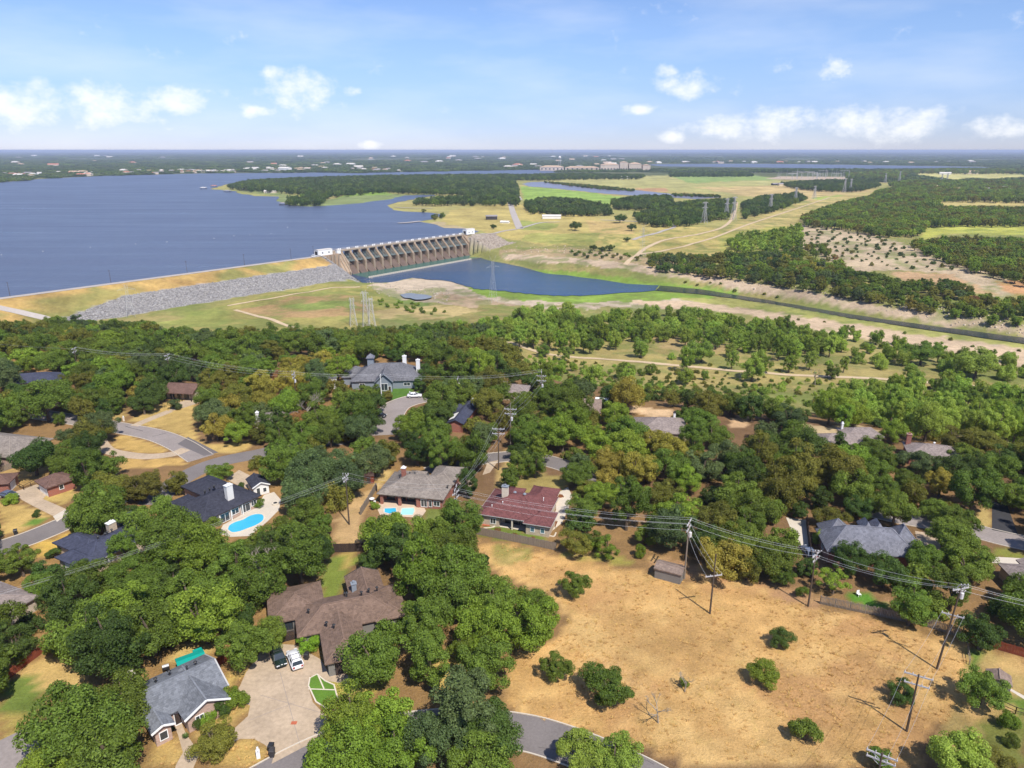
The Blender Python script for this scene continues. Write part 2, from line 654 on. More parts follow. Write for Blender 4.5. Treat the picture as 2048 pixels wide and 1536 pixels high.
for k, c in {'r_grey': (.155, .165, .185), 'r_brown': (.165, .112, .086), 'r_black': (.043, .045, .062), 'r_tan': (.215, .185, .162),
             'r_maroon': (.150, .062, .060), 'r_blue': (.052, .057, .088), 'r_dust': (.235, .195, .18), 'r_slate': (.155, .158, .185),
             'r_wood': (.135, .135, .150), 'r_shed': (.22, .165, .135), 'r_teal': (.0, .33, .28), 'r_umber': (.14, .085, .07)}.items():
    M[k] = roof_mat(k, c, .3 if k == 'r_wood' else .24)
    M[k + '_cap'] = pm(k + '_cap', tuple(v * 1.22 for v in c), .35, 2.4, .92, .1)
M['r_teal'] = pm('r_teal', (.005, .30, .25), .08, 1.0, .7, .2)
M['brick_pink'] = brick_mat('brick_pink', (.40, .255, .20), (.45, .38, .32))
M['brick_red'] = brick_mat('brick_red', (.30, .085, .055), (.30, .20, .16))
M['brick_tan'] = brick_mat('brick_tan', (.46, .36, .26), (.48, .42, .36))
M['siding_grey'] = pm('siding_grey', (.20, .19, .175), .1, 1.0, .8, .2)
M['siding_white'] = pm('siding_white', (.70, .69, .68), .06, 1.0, .75, .2)
M['siding_blue'] = pm('siding_blue', (.22, .25, .29), .08, 1.0, .75, .2)
M['stone_wall'] = pm('stone_wall', (.45, .38, .30), .25, 1.0, .9, .1)
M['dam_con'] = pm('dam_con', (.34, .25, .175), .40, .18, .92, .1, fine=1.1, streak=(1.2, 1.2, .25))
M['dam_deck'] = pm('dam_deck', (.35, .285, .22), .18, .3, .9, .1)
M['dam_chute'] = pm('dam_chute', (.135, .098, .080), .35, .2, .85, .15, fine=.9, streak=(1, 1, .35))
M['gate'] = pm('gate', (.10, .13, .15), .15, .4, .6, .3)
M['gate_arm'] = pm('gate_arm', (.20, .24, .235), .2, .5, .6, .3)
M['carpaint_green'] = pm('carpaint_green', (.014, .026, .020), .05, 1.0, .25, .6)
M['carpaint_white'] = pm('carpaint_white', (.80, .81, .84), .03, 1.0, .25, .6)
M['carpaint_blue'] = pm('carpaint_blue', (.10, .125, .19), .05, 1.0, .3, .6)
M['carpaint_black'] = pm('carpaint_black', (.015, .015, .018), .05, 1.0, .25, .6)
M['lamp'] = pm('lamp', (.75, .75, .78), .05, 1.0, .15, .7)
M['taillight'] = pm('taillight', (.35, .02, .02), .05, 1.0, .2, .6)
M['terracotta'] = pm('terracotta', (.45, .13, .07), .2, 1.5, .9, .15)
M['mulch'] = pm('mulch', (.20, .075, .03), .3, 2.0, .95, .1)
M['plastic_black'] = pm('plastic_black', (.025, .025, .028), .1, 2.0, .5, .4)
M['plastic_purple'] = pm('plastic_purple', (.32, .26, .50), .1, 2.0, .6, .3)
M['lawn'] = pm('lawn', (.105, .20, .028), .3, .5, .95, .1, fine=5.0)
M['chair_blue'] = pm('chair_blue', (.03, .35, .62), .1, 2.0, .7, .2)
M['orange'] = pm('orange', (.62, .13, .03), .2, 1.0, .9, .1)
M['stonepale'] = pm('stonepale', (.62, .55, .45), .12, 1.0, .9, .1)
M['rooffar_pale'] = pm('rooffar_pale', (.62, .58, .53), .2, .01, .8, .2)
M['rooffar_tan'] = pm('rooffar_tan', (.50, .36, .25), .2, .01, .8, .2)
M['rooffar_grey'] = pm('rooffar_grey', (.28, .26, .26), .2, .01, .8, .2)
M['rooffar_red'] = pm('rooffar_red', (.45, .18, .12), .2, .01, .8, .2)
M['wallfar'] = pm('wallfar', (.58, .48, .39), .15, .01, .8, .2)
M['wallfar_white'] = pm('wallfar_white', (.74, .72, .70), .1, .01, .8, .2)
# ------------------------------------------------------------------ terrain heights
PLAIN = -14.3
Z_LAKE = -14.0
Z_RIV = -30.0
DAM_O = np.array(U(684, 500, -10.0))
_e1 = np.array(U(918, 470, -10.0))
DAM_L = float(np.hypot(*(_e1 - DAM_O)))
DAM_S = (_e1 - DAM_O) / DAM_L
DAM_N = np.array([DAM_S[1], -DAM_S[0]])
BAY = DAM_L / 15.5
EMB = 17.0          # the earth bank's crest line lies this far downstream of the gate deck


def dam_sd(x, y):
    dx = x - DAM_O[0]
    dy = y - DAM_O[1]
    return dx * DAM_S[0] + dy * DAM_S[1], dx * DAM_N[0] + dy * DAM_N[1]


def dam_xy(s, d):
    return (DAM_O[0] + s * DAM_S[0] + d * DAM_N[0], DAM_O[1] + s * DAM_S[1] + d * DAM_N[1])


def rpts(lst):
    return [U(px, py, Z_RIV) for px, py in lst]


RIV_NEAR = [(737, 572), (790, 566), (830, 556), (900, 562), (950, 577), (1000, 581), (1060, 588), (1130, 592), (1220, 588), (1310, 581),
            (1400, 588), (1480, 598), (1590, 616), (1700, 636), (1860, 660), (2048, 687), (2200, 712), (2500, 760)]
RIV_FAR = [(2500, 745), (2200, 699), (2048, 675), (1860, 651), (1700, 628), (1590, 609), (1480, 591), (1400, 578), (1320, 571), (1250, 567),
           (1180, 556), (1090, 546), (1040, 533), (985, 522), (960, 516)]
_rn = sorted(rpts(RIV_NEAR))
_rf = sorted(rpts(RIV_FAR))
RNX = [-1500, -220] + [p[0] for p in _rn] + [1500]
RNY = [_rn[0][1] - 0, _rn[0][1]] + [p[1] for p in _rn] + [_rn[-1][1] - 700]
RFX = [-1500, -160] + [p[0] for p in _rf] + [1500]
RFY = [900, 760] + [p[1] for p in _rf] + [_rf[-1][1] - 680]


def H(x, y):
    x = np.asarray(x, float)
    y = np.asarray(y, float)
    yt = np.interp(x, [-900, -240, -100, -40, 0, 20, 60, 100, 130, 200, 400, 900], [262, 268, 268, 262, 238, 215, 200, 185, 165, 130, 60, -100])
    t = np.clip((y - yt) / 95, 0, 1)
    left = sstep((-70 - x) / 70)
    toe = -22 - 2 * left
    near = toe * (0.65 * t + 0.35 * sstep(t))
    v = np.clip((y - yt - 95) / 140, 0, 1)
    near = near - (6 * (1 - left)) * v
    yn = np.interp(x, RNX, RNY)
    yf = np.interp(x, RFX, RFY)
    near = near + (-30.4 - near) * sstep((y - (yn - 16)) / 12)
    d = y - yf
    far = -30.4 + np.interp(d, [0, 2, 22, 60, 200], [0, .1, 6.5, 10.5, 16.1])
    z = np.where(y < yn, near, np.where(y < yf, -30.4, far))
    rough = (vnoise(x, y, 23, 3) - .5) * 1.6 + (vnoise(x, y, 7, 4) - .5) * .5
    valley = (z < -3) & (z > -29.8) & (y < 900)
    z = z + np.where(valley, rough * sstep((-3 - z) / 6) * sstep((z + 29.9) / 3), 0)
    z = np.where(y < yf, z, np.minimum(z, PLAIN))
    # dam frame
    s, dn = dam_sd(x, y)
    # upstream of the dam line: lake bed / plain
    up = -dn
    w = sstep((up + 8) / 12) * (s < 200) + (s >= 200) * sstep((up + 45) / 60)
    z = z * (1 - w) + PLAIN * w
    # spillway slot
    slot = (s > -6) & (s < DAM_L + 6) & (dn > -12) & (dn < 22)
    zs = np.interp(dn, [-12, -2, 12, 22], [-17, -23, -31.5, -30.9])
    z = np.where(slot, zs, z)
    # earth bank west of the spillway
    de = dn - EMB
    prof = np.interp(de, [-60, -14, -4, 4, 20, 41, 46, 60], [-16, -15, -10, -10, -15.6, -24, -26, -40])
    drop = .78 * np.maximum(s + 36, 0)
    zb = np.where(de < -2, np.where(s < -36, prof, z), np.maximum(z, prof - drop))
    z = np.where(s < -36, np.where(de < -14, PLAIN - .2, zb), z)
    z = np.where((s >= -36) & (s < -4) & (dn > 13.0), np.maximum(z, np.maximum(prof - drop, -31)), z)
    # east abutment mound
    q = np.hypot(np.maximum(0, DAM_L + 14 - s), np.maximum(0, dn - 12)) + np.maximum(0, s - DAM_L - 22) * .25
    cone2 = -10.0 - q * .42
    z = np.where((s > DAM_L + 4) & (s < DAM_L + 70) & (dn > -12), np.maximum(z, cone2), z)
    return z


_T = np.concatenate([np.arange(45, 950, .75), np.geomspace(950, 60000, 900)])


def G(px, py, up=0.0):
    """first terrain point seen through a photograph pixel (optionally on the surface raised by up)"""
    dx, dy, dz = ray(px, py)
    k = _T / dy
    x = dx * k
    z = CAM_H + dz * k
    hh = H(x, _T) + up
    i = int(np.argmax(z < hh))
    if i == 0:
        i = len(_T) - 1
    a = _T[max(i - 1, 0)]
    b = _T[i]
    for _ in range(18):
        m = (a + b) / 2
        kk = m / dy
        if CAM_H + dz * kk < float(H(dx * kk, m)) + up:
            b = m
        else:
            a = m
    return (dx * b / dy, b, CAM_H + dz * b / dy - up)


def HZ(x, y):
    return float(H(x, y))


# ------------------------------------------------------------------ what the ground is made of (albedo painted per region)
DRY = (.50, .305, .105)
DRYB = (.44, .255, .120)
FLOOR = (.145, .088, .052)
OLIVE = (.24, .215, .070)
GREEN = (.125, .200, .036)
SAND = (.54, .415, .285)
KEEP = []        # polygons (pixels) of what has to stay in view between the trees


def KP(poly):
    KEEP.append(poly)
    return poly


PAINT = [
    # --- far plain
    ([(880, 445), (900, 420), (1020, 405), (1220, 440), (1420, 455), (1480, 465), (1440, 530), (1330, 505), (1200, 495), (1080, 488), (1010, 475), (960, 460)], (.41, .33, .115)),
    ([(1060, 468), (1200, 466), (1190, 494), (1040, 480)], (.30, .29, .085)),
    ([(1040, 440), (1120, 448), (1100, 462), (1042, 460)], (.27, .29, .08)),
    ([(1170, 440), (1260, 445), (1270, 470), (1180, 462)], (.44, .32, .13)),
    ([(1040, 372), (1100, 376), (1240, 392), (1300, 402), (1150, 412), (1050, 402)], (.25, .36, .075)),
    ([(1090, 362), (1180, 355), (1340, 350), (1500, 350), (1560, 358), (1575, 372), (1480, 392), (1390, 385), (1270, 378), (1180, 370)], (.37, .345, .13)),
    ([(1340, 351), (1500, 349), (1560, 359), (1380, 366)], (.24, .32, .095)),
    ([(1270, 378), (1330, 376), (1340, 383), (1290, 384)], (.42, .25, .13)),
    ([(1390, 375), (1570, 371), (1700, 376), (1760, 384), (1620, 402), (1500, 394)], (.47, .355, .16)),
    ([(1620, 395), (1700, 388), (1720, 396), (1630, 402)], (.30, .36, .08)),
    ([(1440, 470), (1480, 440), (1620, 402), (1740, 382), (1760, 388), (1620, 440), (1590, 455), (1500, 480)], (.42, .335, .13)),
    ([(1838, 476), (1862, 450), (2048, 447), (2100, 447), (2100, 470), (1900, 468), (1850, 478)], (.40, .40, .085)),
    ([(1820, 346), (1900, 343), (2060, 346), (2060, 358), (1900, 361), (1825, 352)], (.47, .43, .16)),
    ([(1775, 410), (1900, 400), (2060, 404), (2060, 416), (1880, 413), (1790, 414)], (.42, .34, .13)),
    ([(1570, 452), (1630, 449), (1750, 470), (1850, 500), (1990, 545), (2060, 575), (1990, 600), (1900, 545), (1780, 542), (1700, 548), (1640, 515), (1590, 482)], (.43, .335, .22)),
    ([(1780, 545), (1900, 545), (1990, 590), (1900, 590), (1820, 570)], (.44, .29, .16)),
    ([(1990, 560), (2060, 560), (2060, 590), (2010, 585)], (.45, .25, .12)),
    ([(1440, 465), (1580, 450), (1590, 485), (1500, 510), (1440, 525)], (.36, .33, .09)),
    ([(650, 404), (690, 390), (760, 382), (795, 389), (730, 403), (660, 410)], (.25, .38, .07)),
    ([(470, 380), (560, 392), (548, 402), (575, 414), (680, 413), (810, 396), (875, 392), (870, 387), (700, 392), (640, 402), (600, 400), (560, 385), (500, 376)], (.20, .24, .09)),
    ([(880, 445), (960, 462), (950, 466), (880, 455), (840, 445)], (.45, .36, .20)),
    # --- far bank and river
    ([(1000, 500), (1150, 497), (1300, 515), (1480, 555), (1500, 575), (1300, 545), (1150, 530), (1000, 520)], (.36, .27, .15)),
    ([(1000, 519), (1150, 529), (1300, 547), (1480, 577), (1640, 605), (1860, 642), (2060, 670), (2060, 658), (1860, 626), (1640, 588), (1480, 562), (1300, 531), (1150, 514), (1010, 508)], (.45, .345, .24)),
    ([(1350, 575), (1480, 582), (1640, 609), (1860, 646), (2060, 675), (2060, 669), (1860, 640), (1640, 603), (1480, 578)], (.44, .335, .23)),
    ([(1060, 540), (1180, 545), (1320, 566), (1480, 579), (1480, 592), (1330, 580), (1240, 568), (1090, 552)], (.20, .29, .05)),
    ([(735, 572), (830, 553), (900, 560), (1000, 580), (1100, 592), (1300, 585), (1450, 597), (1700, 636), (2060, 688), (2060, 735), (1750, 675), (1500, 628), (1350, 617), (1200, 615), (1050, 612), (900, 610), (790, 605)], (.44, .355, .26)),
    ([(1250, 600), (1450, 603), (1700, 645), (2060, 700), (2060, 738), (1700, 676), (1500, 630), (1330, 616)], (.50, .375, .25)),
    ([(1310, 581), (1500, 602), (1700, 636), (2060, 688), (2060, 699), (1700, 648), (1500, 614), (1320, 594)], (.34, .33, .10)),
    ([(925, 573), (1000, 570), (1110, 588), (1300, 582), (1440, 590), (1300, 602), (1100, 606), (960, 592)], (.20, .29, .05)),
    ([(880, 585), (960, 597), (1060, 612), (930, 614), (860, 600)], (.38, .28, .18)),
    ([(735, 580), (800, 600), (860, 610), (900, 620), (800, 615), (745, 592)], (.17, .22, .06)),
    ([(860, 640), (960, 610), (1040, 618), (1000, 650), (880, 655)], (.26, .22, .08)),
    # --- field below the dam
    ([(250, 660), (480, 600), (640, 568), (735, 574), (800, 605), (860, 618), (850, 640), (740, 662), (640, 672), (420, 680)], (.30, .265, .085)),
    ([(470, 622), (600, 590), (720, 592), (740, 620), (690, 628), (560, 642)], (.37, .245, .115)),
    ([(560, 612), (700, 600), (715, 612), (590, 620)], (.22, .26, .07)),
    ([(300, 650), (420, 615), (470, 620), (440, 660)], (.26, .27, .075)),
    ([(740, 620), (900, 612), (960, 622), (860, 640), (760, 640)], (.40, .31, .14)),
    ([(745, 640), (900, 640), (880, 655), (760, 660)], (.20, .20, .07)),
    # --- valley meadow
    ([(1020, 676), (1300, 685), (1500, 712), (1700, 735), (2060, 770), (2060, 815), (1800, 790), (1500, 770), (1300, 765), (1100, 748), (1040, 720)], (.33, .265, .10)),
    ([(1280, 668), (1450, 690), (1500, 712), (1330, 700)], (.38, .28, .13)),
    # --- hilltop: sandy yards
    (KP([(1262, 812), (1350, 815), (1345, 832), (1300, 832), (1255, 826)]), (.62, .43, .25)),
    (KP([(1460, 836), (1508, 833), (1504, 856), (1465, 850)]), (.60, .40, .23)),
    ([(1600, 845), (1700, 845), (1760, 860), (1700, 880), (1610, 880)], (.50, .38, .22)),
    # --- the dry meadow
    (KP([(945, 1082), (1000, 1088), (1110, 1106), (1180, 1122), (1300, 1142), (1360, 1165), (1420, 1160), (1540, 1190), (1620, 1215), (1700, 1225), (1800, 1255), (1925, 1285), (1940, 1330), (1935, 1400), (1900, 1440), (1850, 1470), (1830, 1540), (1400, 1540), (1250, 1482), (1100, 1445), (1030, 1430), (1010, 1370), (1030, 1300), (1100, 1290), (1130, 1240), (1085, 1180), (1005, 1150)]), (.53, .320, .122)),
    ([(1300, 1105), (1420, 1130), (1540, 1165), (1640, 1190), (1640, 1220), (1540, 1195), (1420, 1160), (1300, 1140)], (.40, .235, .12)),
    ([(985, 1090), (1060, 1098), (1075, 1118), (1000, 1125)], (.30, .255, .075)),
    ([(1110, 1100), (1200, 1100), (1260, 1105), (1270, 1120), (1180, 1120)], (.34, .30, .075)),
    ([(1935, 1290), (1960, 1300), (2060, 1320), (2060, 1540), (1850, 1540), (1900, 1440), (1940, 1380)], (.36, .265, .10)),
    ([(1940, 1300), (1965, 1305), (1960, 1345), (1945, 1350)], (.13, .19, .035)),
    ([(1995, 1385), (2060, 1400), (2060, 1420), (2005, 1410)], (.13, .19, .035)),
    ([(1960, 1450), (2060, 1430), (2060, 1540), (1980, 1540)], (.19, .20, .05)),
    (KP([(1690, 1198), (1718, 1186), (1765, 1203), (1785, 1220), (1740, 1220)]), (.095, .215, .028)),
    ([(1770, 1195), (1830, 1205), (1840, 1225), (1790, 1222)], (.34, .20, .10)),
    # --- yards
    (KP([(642, 1150), (668, 1112), (722, 1108), (724, 1130), (692, 1160), (694, 1184), (652, 1197)]), (.19, .235, .045)),
    ([(690, 1110), (722, 1108), (720, 1130), (696, 1150)], (.40, .30, .09)),
    (KP([(668, 1035), (705, 990), (742, 982), (733, 1010), (722, 1060), (724, 1095), (672, 1095), (665, 1060)]), (.47, .31, .145)),
    ([(745, 950), (775, 935), (790, 945), (752, 985)], (.50, .35, .14)),
    (KP([(962, 1062), (990, 1052), (1040, 1060), (1100, 1072), (1100, 1088), (1040, 1080), (966, 1070)]), (.155, .205, .04)),
    (KP([(1085, 962), (1130, 956), (1132, 972), (1116, 976)]), (.22, .25, .055)),
    ([(1000, 950), (1070, 945), (1140, 950), (1130, 985), (1050, 980), (990, 975)], (.33, .26, .09)),
    ([(990, 940), (1020, 890), (1060, 900), (1040, 960), (995, 970)], (.50, .36, .14)),
    ([(852, 1018), (900, 1020), (896, 1046), (856, 1042)], (.17, .20, .05)),
    ([(922, 1040), (945, 1020), (955, 1060), (930, 1075)], (.52, .34, .15)),
    (KP([(245, 840), (330, 812), (352, 800), (392, 806), (388, 850), (402, 880), (440, 888), (512, 884), (505, 900), (410, 905), (360, 868), (300, 852)]), (.48, .335, .12)),
    ([(160, 832), (235, 838), (250, 815), (170, 800)], (.40, .29, .11)),
    (KP([(226, 872), (250, 866), (300, 876), (343, 900), (325, 906), (290, 907), (250, 900), (226, 890)]), (.50, .33, .11)),
    (KP([(235, 916), (290, 915), (350, 912), (370, 916), (376, 930), (330, 934), (250, 938)]), (.52, .335, .115)),
    (KP([(0, 948), (40, 930), (100, 930), (78, 965), (30, 972), (0, 960)]), (.47, .31, .12)),
    (KP([(0, 1000), (40, 1002), (104, 1035), (60, 1058), (0, 1075)]), (.50, .345, .12)),
    ([(50, 1045), (80, 1035), (96, 1043), (70, 1052)], (.14, .24, .04)),
    (KP([(82, 992), (150, 975), (158, 985), (140, 1003), (128, 1014), (96, 1000)]), (.50, .36, .12)),
    (KP([(66, 1096), (132, 1064), (146, 1068), (120, 1098), (108, 1112), (80, 1126), (66, 1120)]), (.55, .36, .085)),
    ([(130, 800), (160, 805), (150, 832), (120, 830)], (.20, .20, .05)),
    ([(330, 1045), (400, 1045), (440, 1080), (380, 1100), (345, 1070)], (.55, .38, .10)),
    ([(290, 1140), (345, 1125), (345, 1165), (300, 1170)], (.42, .35, .10)),
    (KP([(345, 1300), (425, 1270), (428, 1305), (412, 1312), (352, 1330)]), (.47, .335, .12)),
    (KP([(455, 1345), (485, 1320), (490, 1340), (480, 1365), (455, 1380)]), (.52, .37, .12)),
    (KP([(395, 1455), (470, 1412), (500, 1405), (498, 1425), (470, 1445), (420, 1470), (395, 1475)]), (.50, .345, .12)),
    (KP([(440, 1500), (465, 1483), (497, 1476), (520, 1485), (540, 1505), (528, 1535), (460, 1540), (435, 1530)]), (.51, .345, .115)),
    (KP([(300, 1490), (345, 1470), (368, 1500), (350, 1540), (290, 1540)]), (.51, .345, .12)),
    (KP([(60, 1325), (110, 1310), (180, 1370), (160, 1400), (95, 1380), (20, 1400), (0, 1380)]), (.50, .345, .13)),
    ([(0, 1370), (60, 1350), (90, 1385), (70, 1420), (0, 1440)], (.16, .21, .045)),
    ([(0, 1430), (70, 1415), (80, 1450), (0, 1480)], (.40, .31, .09)),
    ([(865, 1330), (905, 1320), (925, 1400), (870, 1390)], (.50, .36, .11)),
    ([(640, 1355), (720, 1352), (780, 1360), (740, 1400), (660, 1390)], (.40, .33, .08)),
    ([(1935, 1040), (1985, 1010), (1980, 1060), (1950, 1060)], (.46, .34, .13)),
    (KP([(1995, 1090), (2060, 1100), (2060, 1118), (1985, 1110)]), (.25, .255, .055)),
    ([(730, 775), (760, 765), (800, 770), (850, 790), (800, 800), (760, 800)], (.10, .20, .035)),
    ([(1090, 860), (1060, 880), (1000, 895), (1060, 905)], (.42, .28, .12)),
]


def axis(lo, hi, dense, s0, s1, mid, grow):
    """graded coordinates: s0 inside dense, s1 inside mid, then growing spacing"""
    out = []
    v = dense[0]
    while v < dense[1]:
        out.append(v)
        v += s0
    while v < mid[1]:
        out.append(v)
        v += s1
    s = s1
    while v < hi:
        out.append(v)
        s *= grow
        v += s
    out.append(hi)
    neg = []
    v = dense[0] - s1
    while v > mid[0]:
        neg.append(v)
        v -= s1
    s = s1
    while v > lo:
        neg.append(v)
        s *= grow
        v -= s
    neg.append(lo)
    return np.array(neg[::-1] + out)


def smooth_line(pts, n=6):
    """Catmull-Rom through 2D points"""
    P = [np.array(p[:2], float) for p in pts]
    P = [2 * P[0] - P[1]] + P + [2 * P[-1] - P[-2]]
    out = []
    for i in range(1, len(P) - 2):
        for k in range(n):
            t = k / n
            a, b, c, d = P[i - 1], P[i], P[i + 1], P[i + 2]
            out.append(.5 * ((2 * b) + (-a + c) * t + (2 * a - 5 * b + 4 * c - d) * t * t + (-a + 3 * b - 3 * c + d) * t ** 3))
    out.append(P[-2])
    return out


def offset_line(L, o):
    out = []
    for i in range(len(L)):
        a = L[max(i - 1, 0)]
        b = L[min(i + 1, len(L) - 1)]
        t = (b - a) / max(np.hypot(*(b - a)), 1e-6)
        out.append(L[i] + np.array([-t[1], t[0]]) * o)
    return out


def build_ground():
    xs = axis(-60000, 60000, (-120, 120), 1.5, 4.0, (-420, 420), 1.05)
    ys = axis(-4000, 62000, (48, 262), 1.5, 3.4, (40, 960), 1.04)
    X, Y = np.meshgrid(xs, ys)
    Z = H(X, Y)
    nx, ny = len(xs), len(ys)
    px, py, dp = proj(X, Y, Z)
    ok = dp > 5
    # uneven borders
    jx = (vnoise(X, Y, 24, 25) - .5) * 10 + (vnoise(X, Y, 9, 21) - .5) * 9 + (vnoise(X, Y, 3.2, 22) - .5) * 6
    jy = (vnoise(X, Y, 24, 26) - .5) * 8 + (vnoise(X, Y, 9, 23) - .5) * 7 + (vnoise(X, Y, 3.2, 24) - .5) * 5
    sc = np.clip(420 / np.maximum(dp, 60), .15, 1.3)
    px = np.where(ok, px + jx * sc, -9999)
    py = np.where(ok, py + jy * sc, -9999)
    C = np.zeros((ny, nx, 3))
    n1 = vnoise(X, Y, 31, 31)[..., None]
    n2 = vnoise(X, Y, 8, 32)[..., None]
    n3 = vnoise(X, Y, 160, 33)[..., None]
    near = np.array(FLOOR) * (1 - .55 * n1) + np.array(DRY) * .55 * n1
    valley = np.array((.185, .205, .060)) * (1 - n1) + np.array((.33, .265, .105)) * n1
    plain = np.array((.38, .31, .12)) * (1 - n3) + np.array((.28, .285, .09)) * n3
    farc = np.array((.060, .085, .034)) * (1 - .5 * n3) + np.array((.20, .19, .08)) * .5 * n3
    Z3 = Z[..., None]
    C[:] = near
    tv = sstep((-5 - Z3) / 10)
    C = C * (1 - tv) + valley * tv
    s, dn = dam_sd(X, Y)
    upst = ((dn < 4) | (Y > 800))[..., None]
    C = np.where(upst, plain, C)
    tf = sstep((Y[..., None] - 1900) / 900)
    C = C * (1 - tf) + farc * tf
    for poly, c in PAINT:
        bx0 = min(p[0] for p in poly)
        bx1 = max(p[0] for p in poly)
        by0 = min(p[1] for p in poly)
        by1 = max(p[1] for p in poly)
        sel = np.nonzero((px > bx0) & (px < bx1) & (py > by0) & (py < by1))
        if len(sel[0]) == 0:
            continue
        m = inpoly(px[sel], py[sel], poly)
        a = (sel[0][m], sel[1][m])
        f = (.78 + .30 * n1[a] + .24 * (n2[a] - .3))
        C[a] = np.array(c) * f
    # worn, paler streaks and browner blotches across the dry meadow
    mead = (X > -8) & (X < 85) & (Y > 55) & (Y < 124) & (C[..., 0] > .3)
    u = X * .82 + Y * .57
    vv = -X * .57 + Y * .82
    st = vnoise(u, vv, 2.6, 41) * .55 + vnoise(u * .22, vv, 2.2, 42) * .45
    bl = vnoise(X, Y, 14, 43) * .6 + vnoise(X, Y, 5, 44) * .4
    pale = np.array((.62, .400, .160))
    brown = np.array((.46, .258, .112))
    k1 = (sstep((st - .48) / .22) * .75 * mead)[..., None]
    k2 = (sstep((bl - .50) / .2) * .7 * mead)[..., None]
    C = C * (1 - k2) + brown * k2
    C = C * (1 - k1) + pale * k1
    # wheel tracks over the meadow
    for line, wd in (([(1060, 1180), (1180, 1260), (1330, 1340), (1500, 1440), (1700, 1530)], 1.0), ([(1010, 1120), (1120, 1220), (1230, 1330), (1330, 1430), (1420, 1540)], .8), ([(1250, 1440), (1450, 1500), (1600, 1536)], .8)):
        Lw = smooth_line([U(a_, b_) for a_, b_ in line], 8)
        for off in (-.9, .9):
            Lo = offset_line(Lw, off)
            dm = np.full(X.shape, 1e9)
            msk = mead
            xm, ym = X[msk], Y[msk]
            dd = np.full(xm.shape, 1e9)
            for p_ in Lo:
                dd = np.minimum(dd, np.hypot(xm - p_[0], ym - p_[1]))
            kk = np.clip(1 - dd / (wd * 1.6), 0, 1) * (.35 + .5 * vnoise(xm, ym, 6, 46))
            C[msk] = C[msk] * (1 - kk[:, None]) + np.array((.62, .415, .170)) * kk[:, None]
    # green growth in patches over the valley floor
    gv = (Y > 180) & (Z < -8) & (Z > -29.4) & (dn > 60) & (C[..., 0] < .45)
    gn = vnoise(X, Y, 17, 61) * .5 + vnoise(X, Y, 6, 62) * .5
    kg = (sstep((gn - .48) / .2) * .6 * gv)[..., None]
    C = C * (1 - kg) + np.array((.150, .190, .048)) * kg
    # the earth bank
    de = dn - EMB
    onb = (s < -36) & (de > -3) & (de < 20.5 + np.maximum(0, -205 - s) * .33) & (Z > -24.2)
    g = vnoise(X, Y, 26, 51)[..., None]
    gold = np.array((.46, .305, .110)) * (.72 + .5 * n2)
    grn = np.array((.24, .225, .075)) * (.8 + .4 * n2)
    g2 = vnoise(X, Y, 9, 52)[..., None]
    kk = np.clip(sstep((g * .6 + g2 * .4 - .54) / .16), 0, 1)
    kk = np.maximum(kk, (sstep((40 - np.abs(s + 225)) / 14) * sstep((de - 6) / 6))[..., None] * (.55 + .45 * g2))
    gold = gold * (1 - .35 * sstep((g2 - .5) / .2)) + np.array((.30, .17, .07)) * .35 * sstep((g2 - .5) / .2)
    C = np.where(onb[..., None], gold * (1 - kk) + grn * kk, C)
    rr = ((s < 30) & (s > -272) & (de > 19.5 + np.maximum(0, -205 - s) * .33) & (de < 42) & (Z > -25.5)) | ((s > -38) & (s < -3) & (dn > 13) & (Z > -30) & (de < 44))
    C = np.where(rr[..., None], np.array((.33, .315, .315)), C)
    r2 = (s > DAM_L + 4) & (s < DAM_L + 45) & (dn > 6) & (dn < 40) & (Z > -28.5)
    C = np.where(r2[..., None], np.array((.33, .28, .23)), C)
    V = np.stack([X, Y, Z], -1).reshape(-1, 3)
    idx = np.arange(nx * ny).reshape(ny, nx)
    F = np.stack([idx[:-1, :-1], idx[:-1, 1:], idx[1:, 1:], idx[1:, :-1]], -1).reshape(-1, 4)
    me = bpy.data.meshes.new('ground')
    me.vertices.add(len(V))
    me.vertices.foreach_set('co', V.ravel())
    me.loops.add(F.size)
    me.loops.foreach_set('vertex_index', F.ravel())
    me.polygons.add(len(F))
    me.polygons.foreach_set('loop_start', np.arange(0, F.size, 4))
    me.polygons.foreach_set('loop_total', np.full(len(F), 4))
    me.polygons.foreach_set('use_smooth', np.ones(len(F), bool))
    me.update()
    at = me.color_attributes.new('soil', 'FLOAT_COLOR', 'POINT')
    at.data.foreach_set('color', np.concatenate([C.reshape(-1, 3), np.ones((len(V), 1))], 1).ravel())
    m = bpy.data.materials.new('ground')
    m.use_nodes = True
    t = m.node_tree
    p = t.nodes['Principled BSDF']
    p.inputs['Roughness'].default_value = .95
    p.inputs['Specular IOR Level'].default_value = .08
    a = N(t, 'ShaderNodeVertexColor', layer_name='soil')
    g = N(t, 'ShaderNodeNewGeometry')
    n1 = _noise(t, 2.6, 5.0, .75, g.outputs['Position'])
    n2 = _noise(t, .30, 5.0, .65, g.outputs['Position'])
    n3 = _noise(t, .02, 4.0, .6, g.outputs['Position'])
    s1 = N(t, 'ShaderNodeMath', operation='ADD')
    t.links.new(n1.outputs['Fac'], s1.inputs[0])
    t.links.new(n2.outputs['Fac'], s1.inputs[1])
    s2 = N(t, 'ShaderNodeMath', operation='ADD')
    t.links.new(s1.outputs[0], s2.inputs[0])
    t.links.new(n3.outputs['Fac'], s2.inputs[1])
    mr = N(t, 'ShaderNodeMapRange')
    mr.inputs['From Min'].default_value = 1.0
    mr.inputs['From Max'].default_value = 2.0
    mr.inputs['To Min'].default_value = .50
    mr.inputs['To Max'].default_value = 1.50
    t.links.new(s2.outputs[0], mr.inputs['Value'])
    mu = N(t, 'ShaderNodeVectorMath', operation='SCALE')
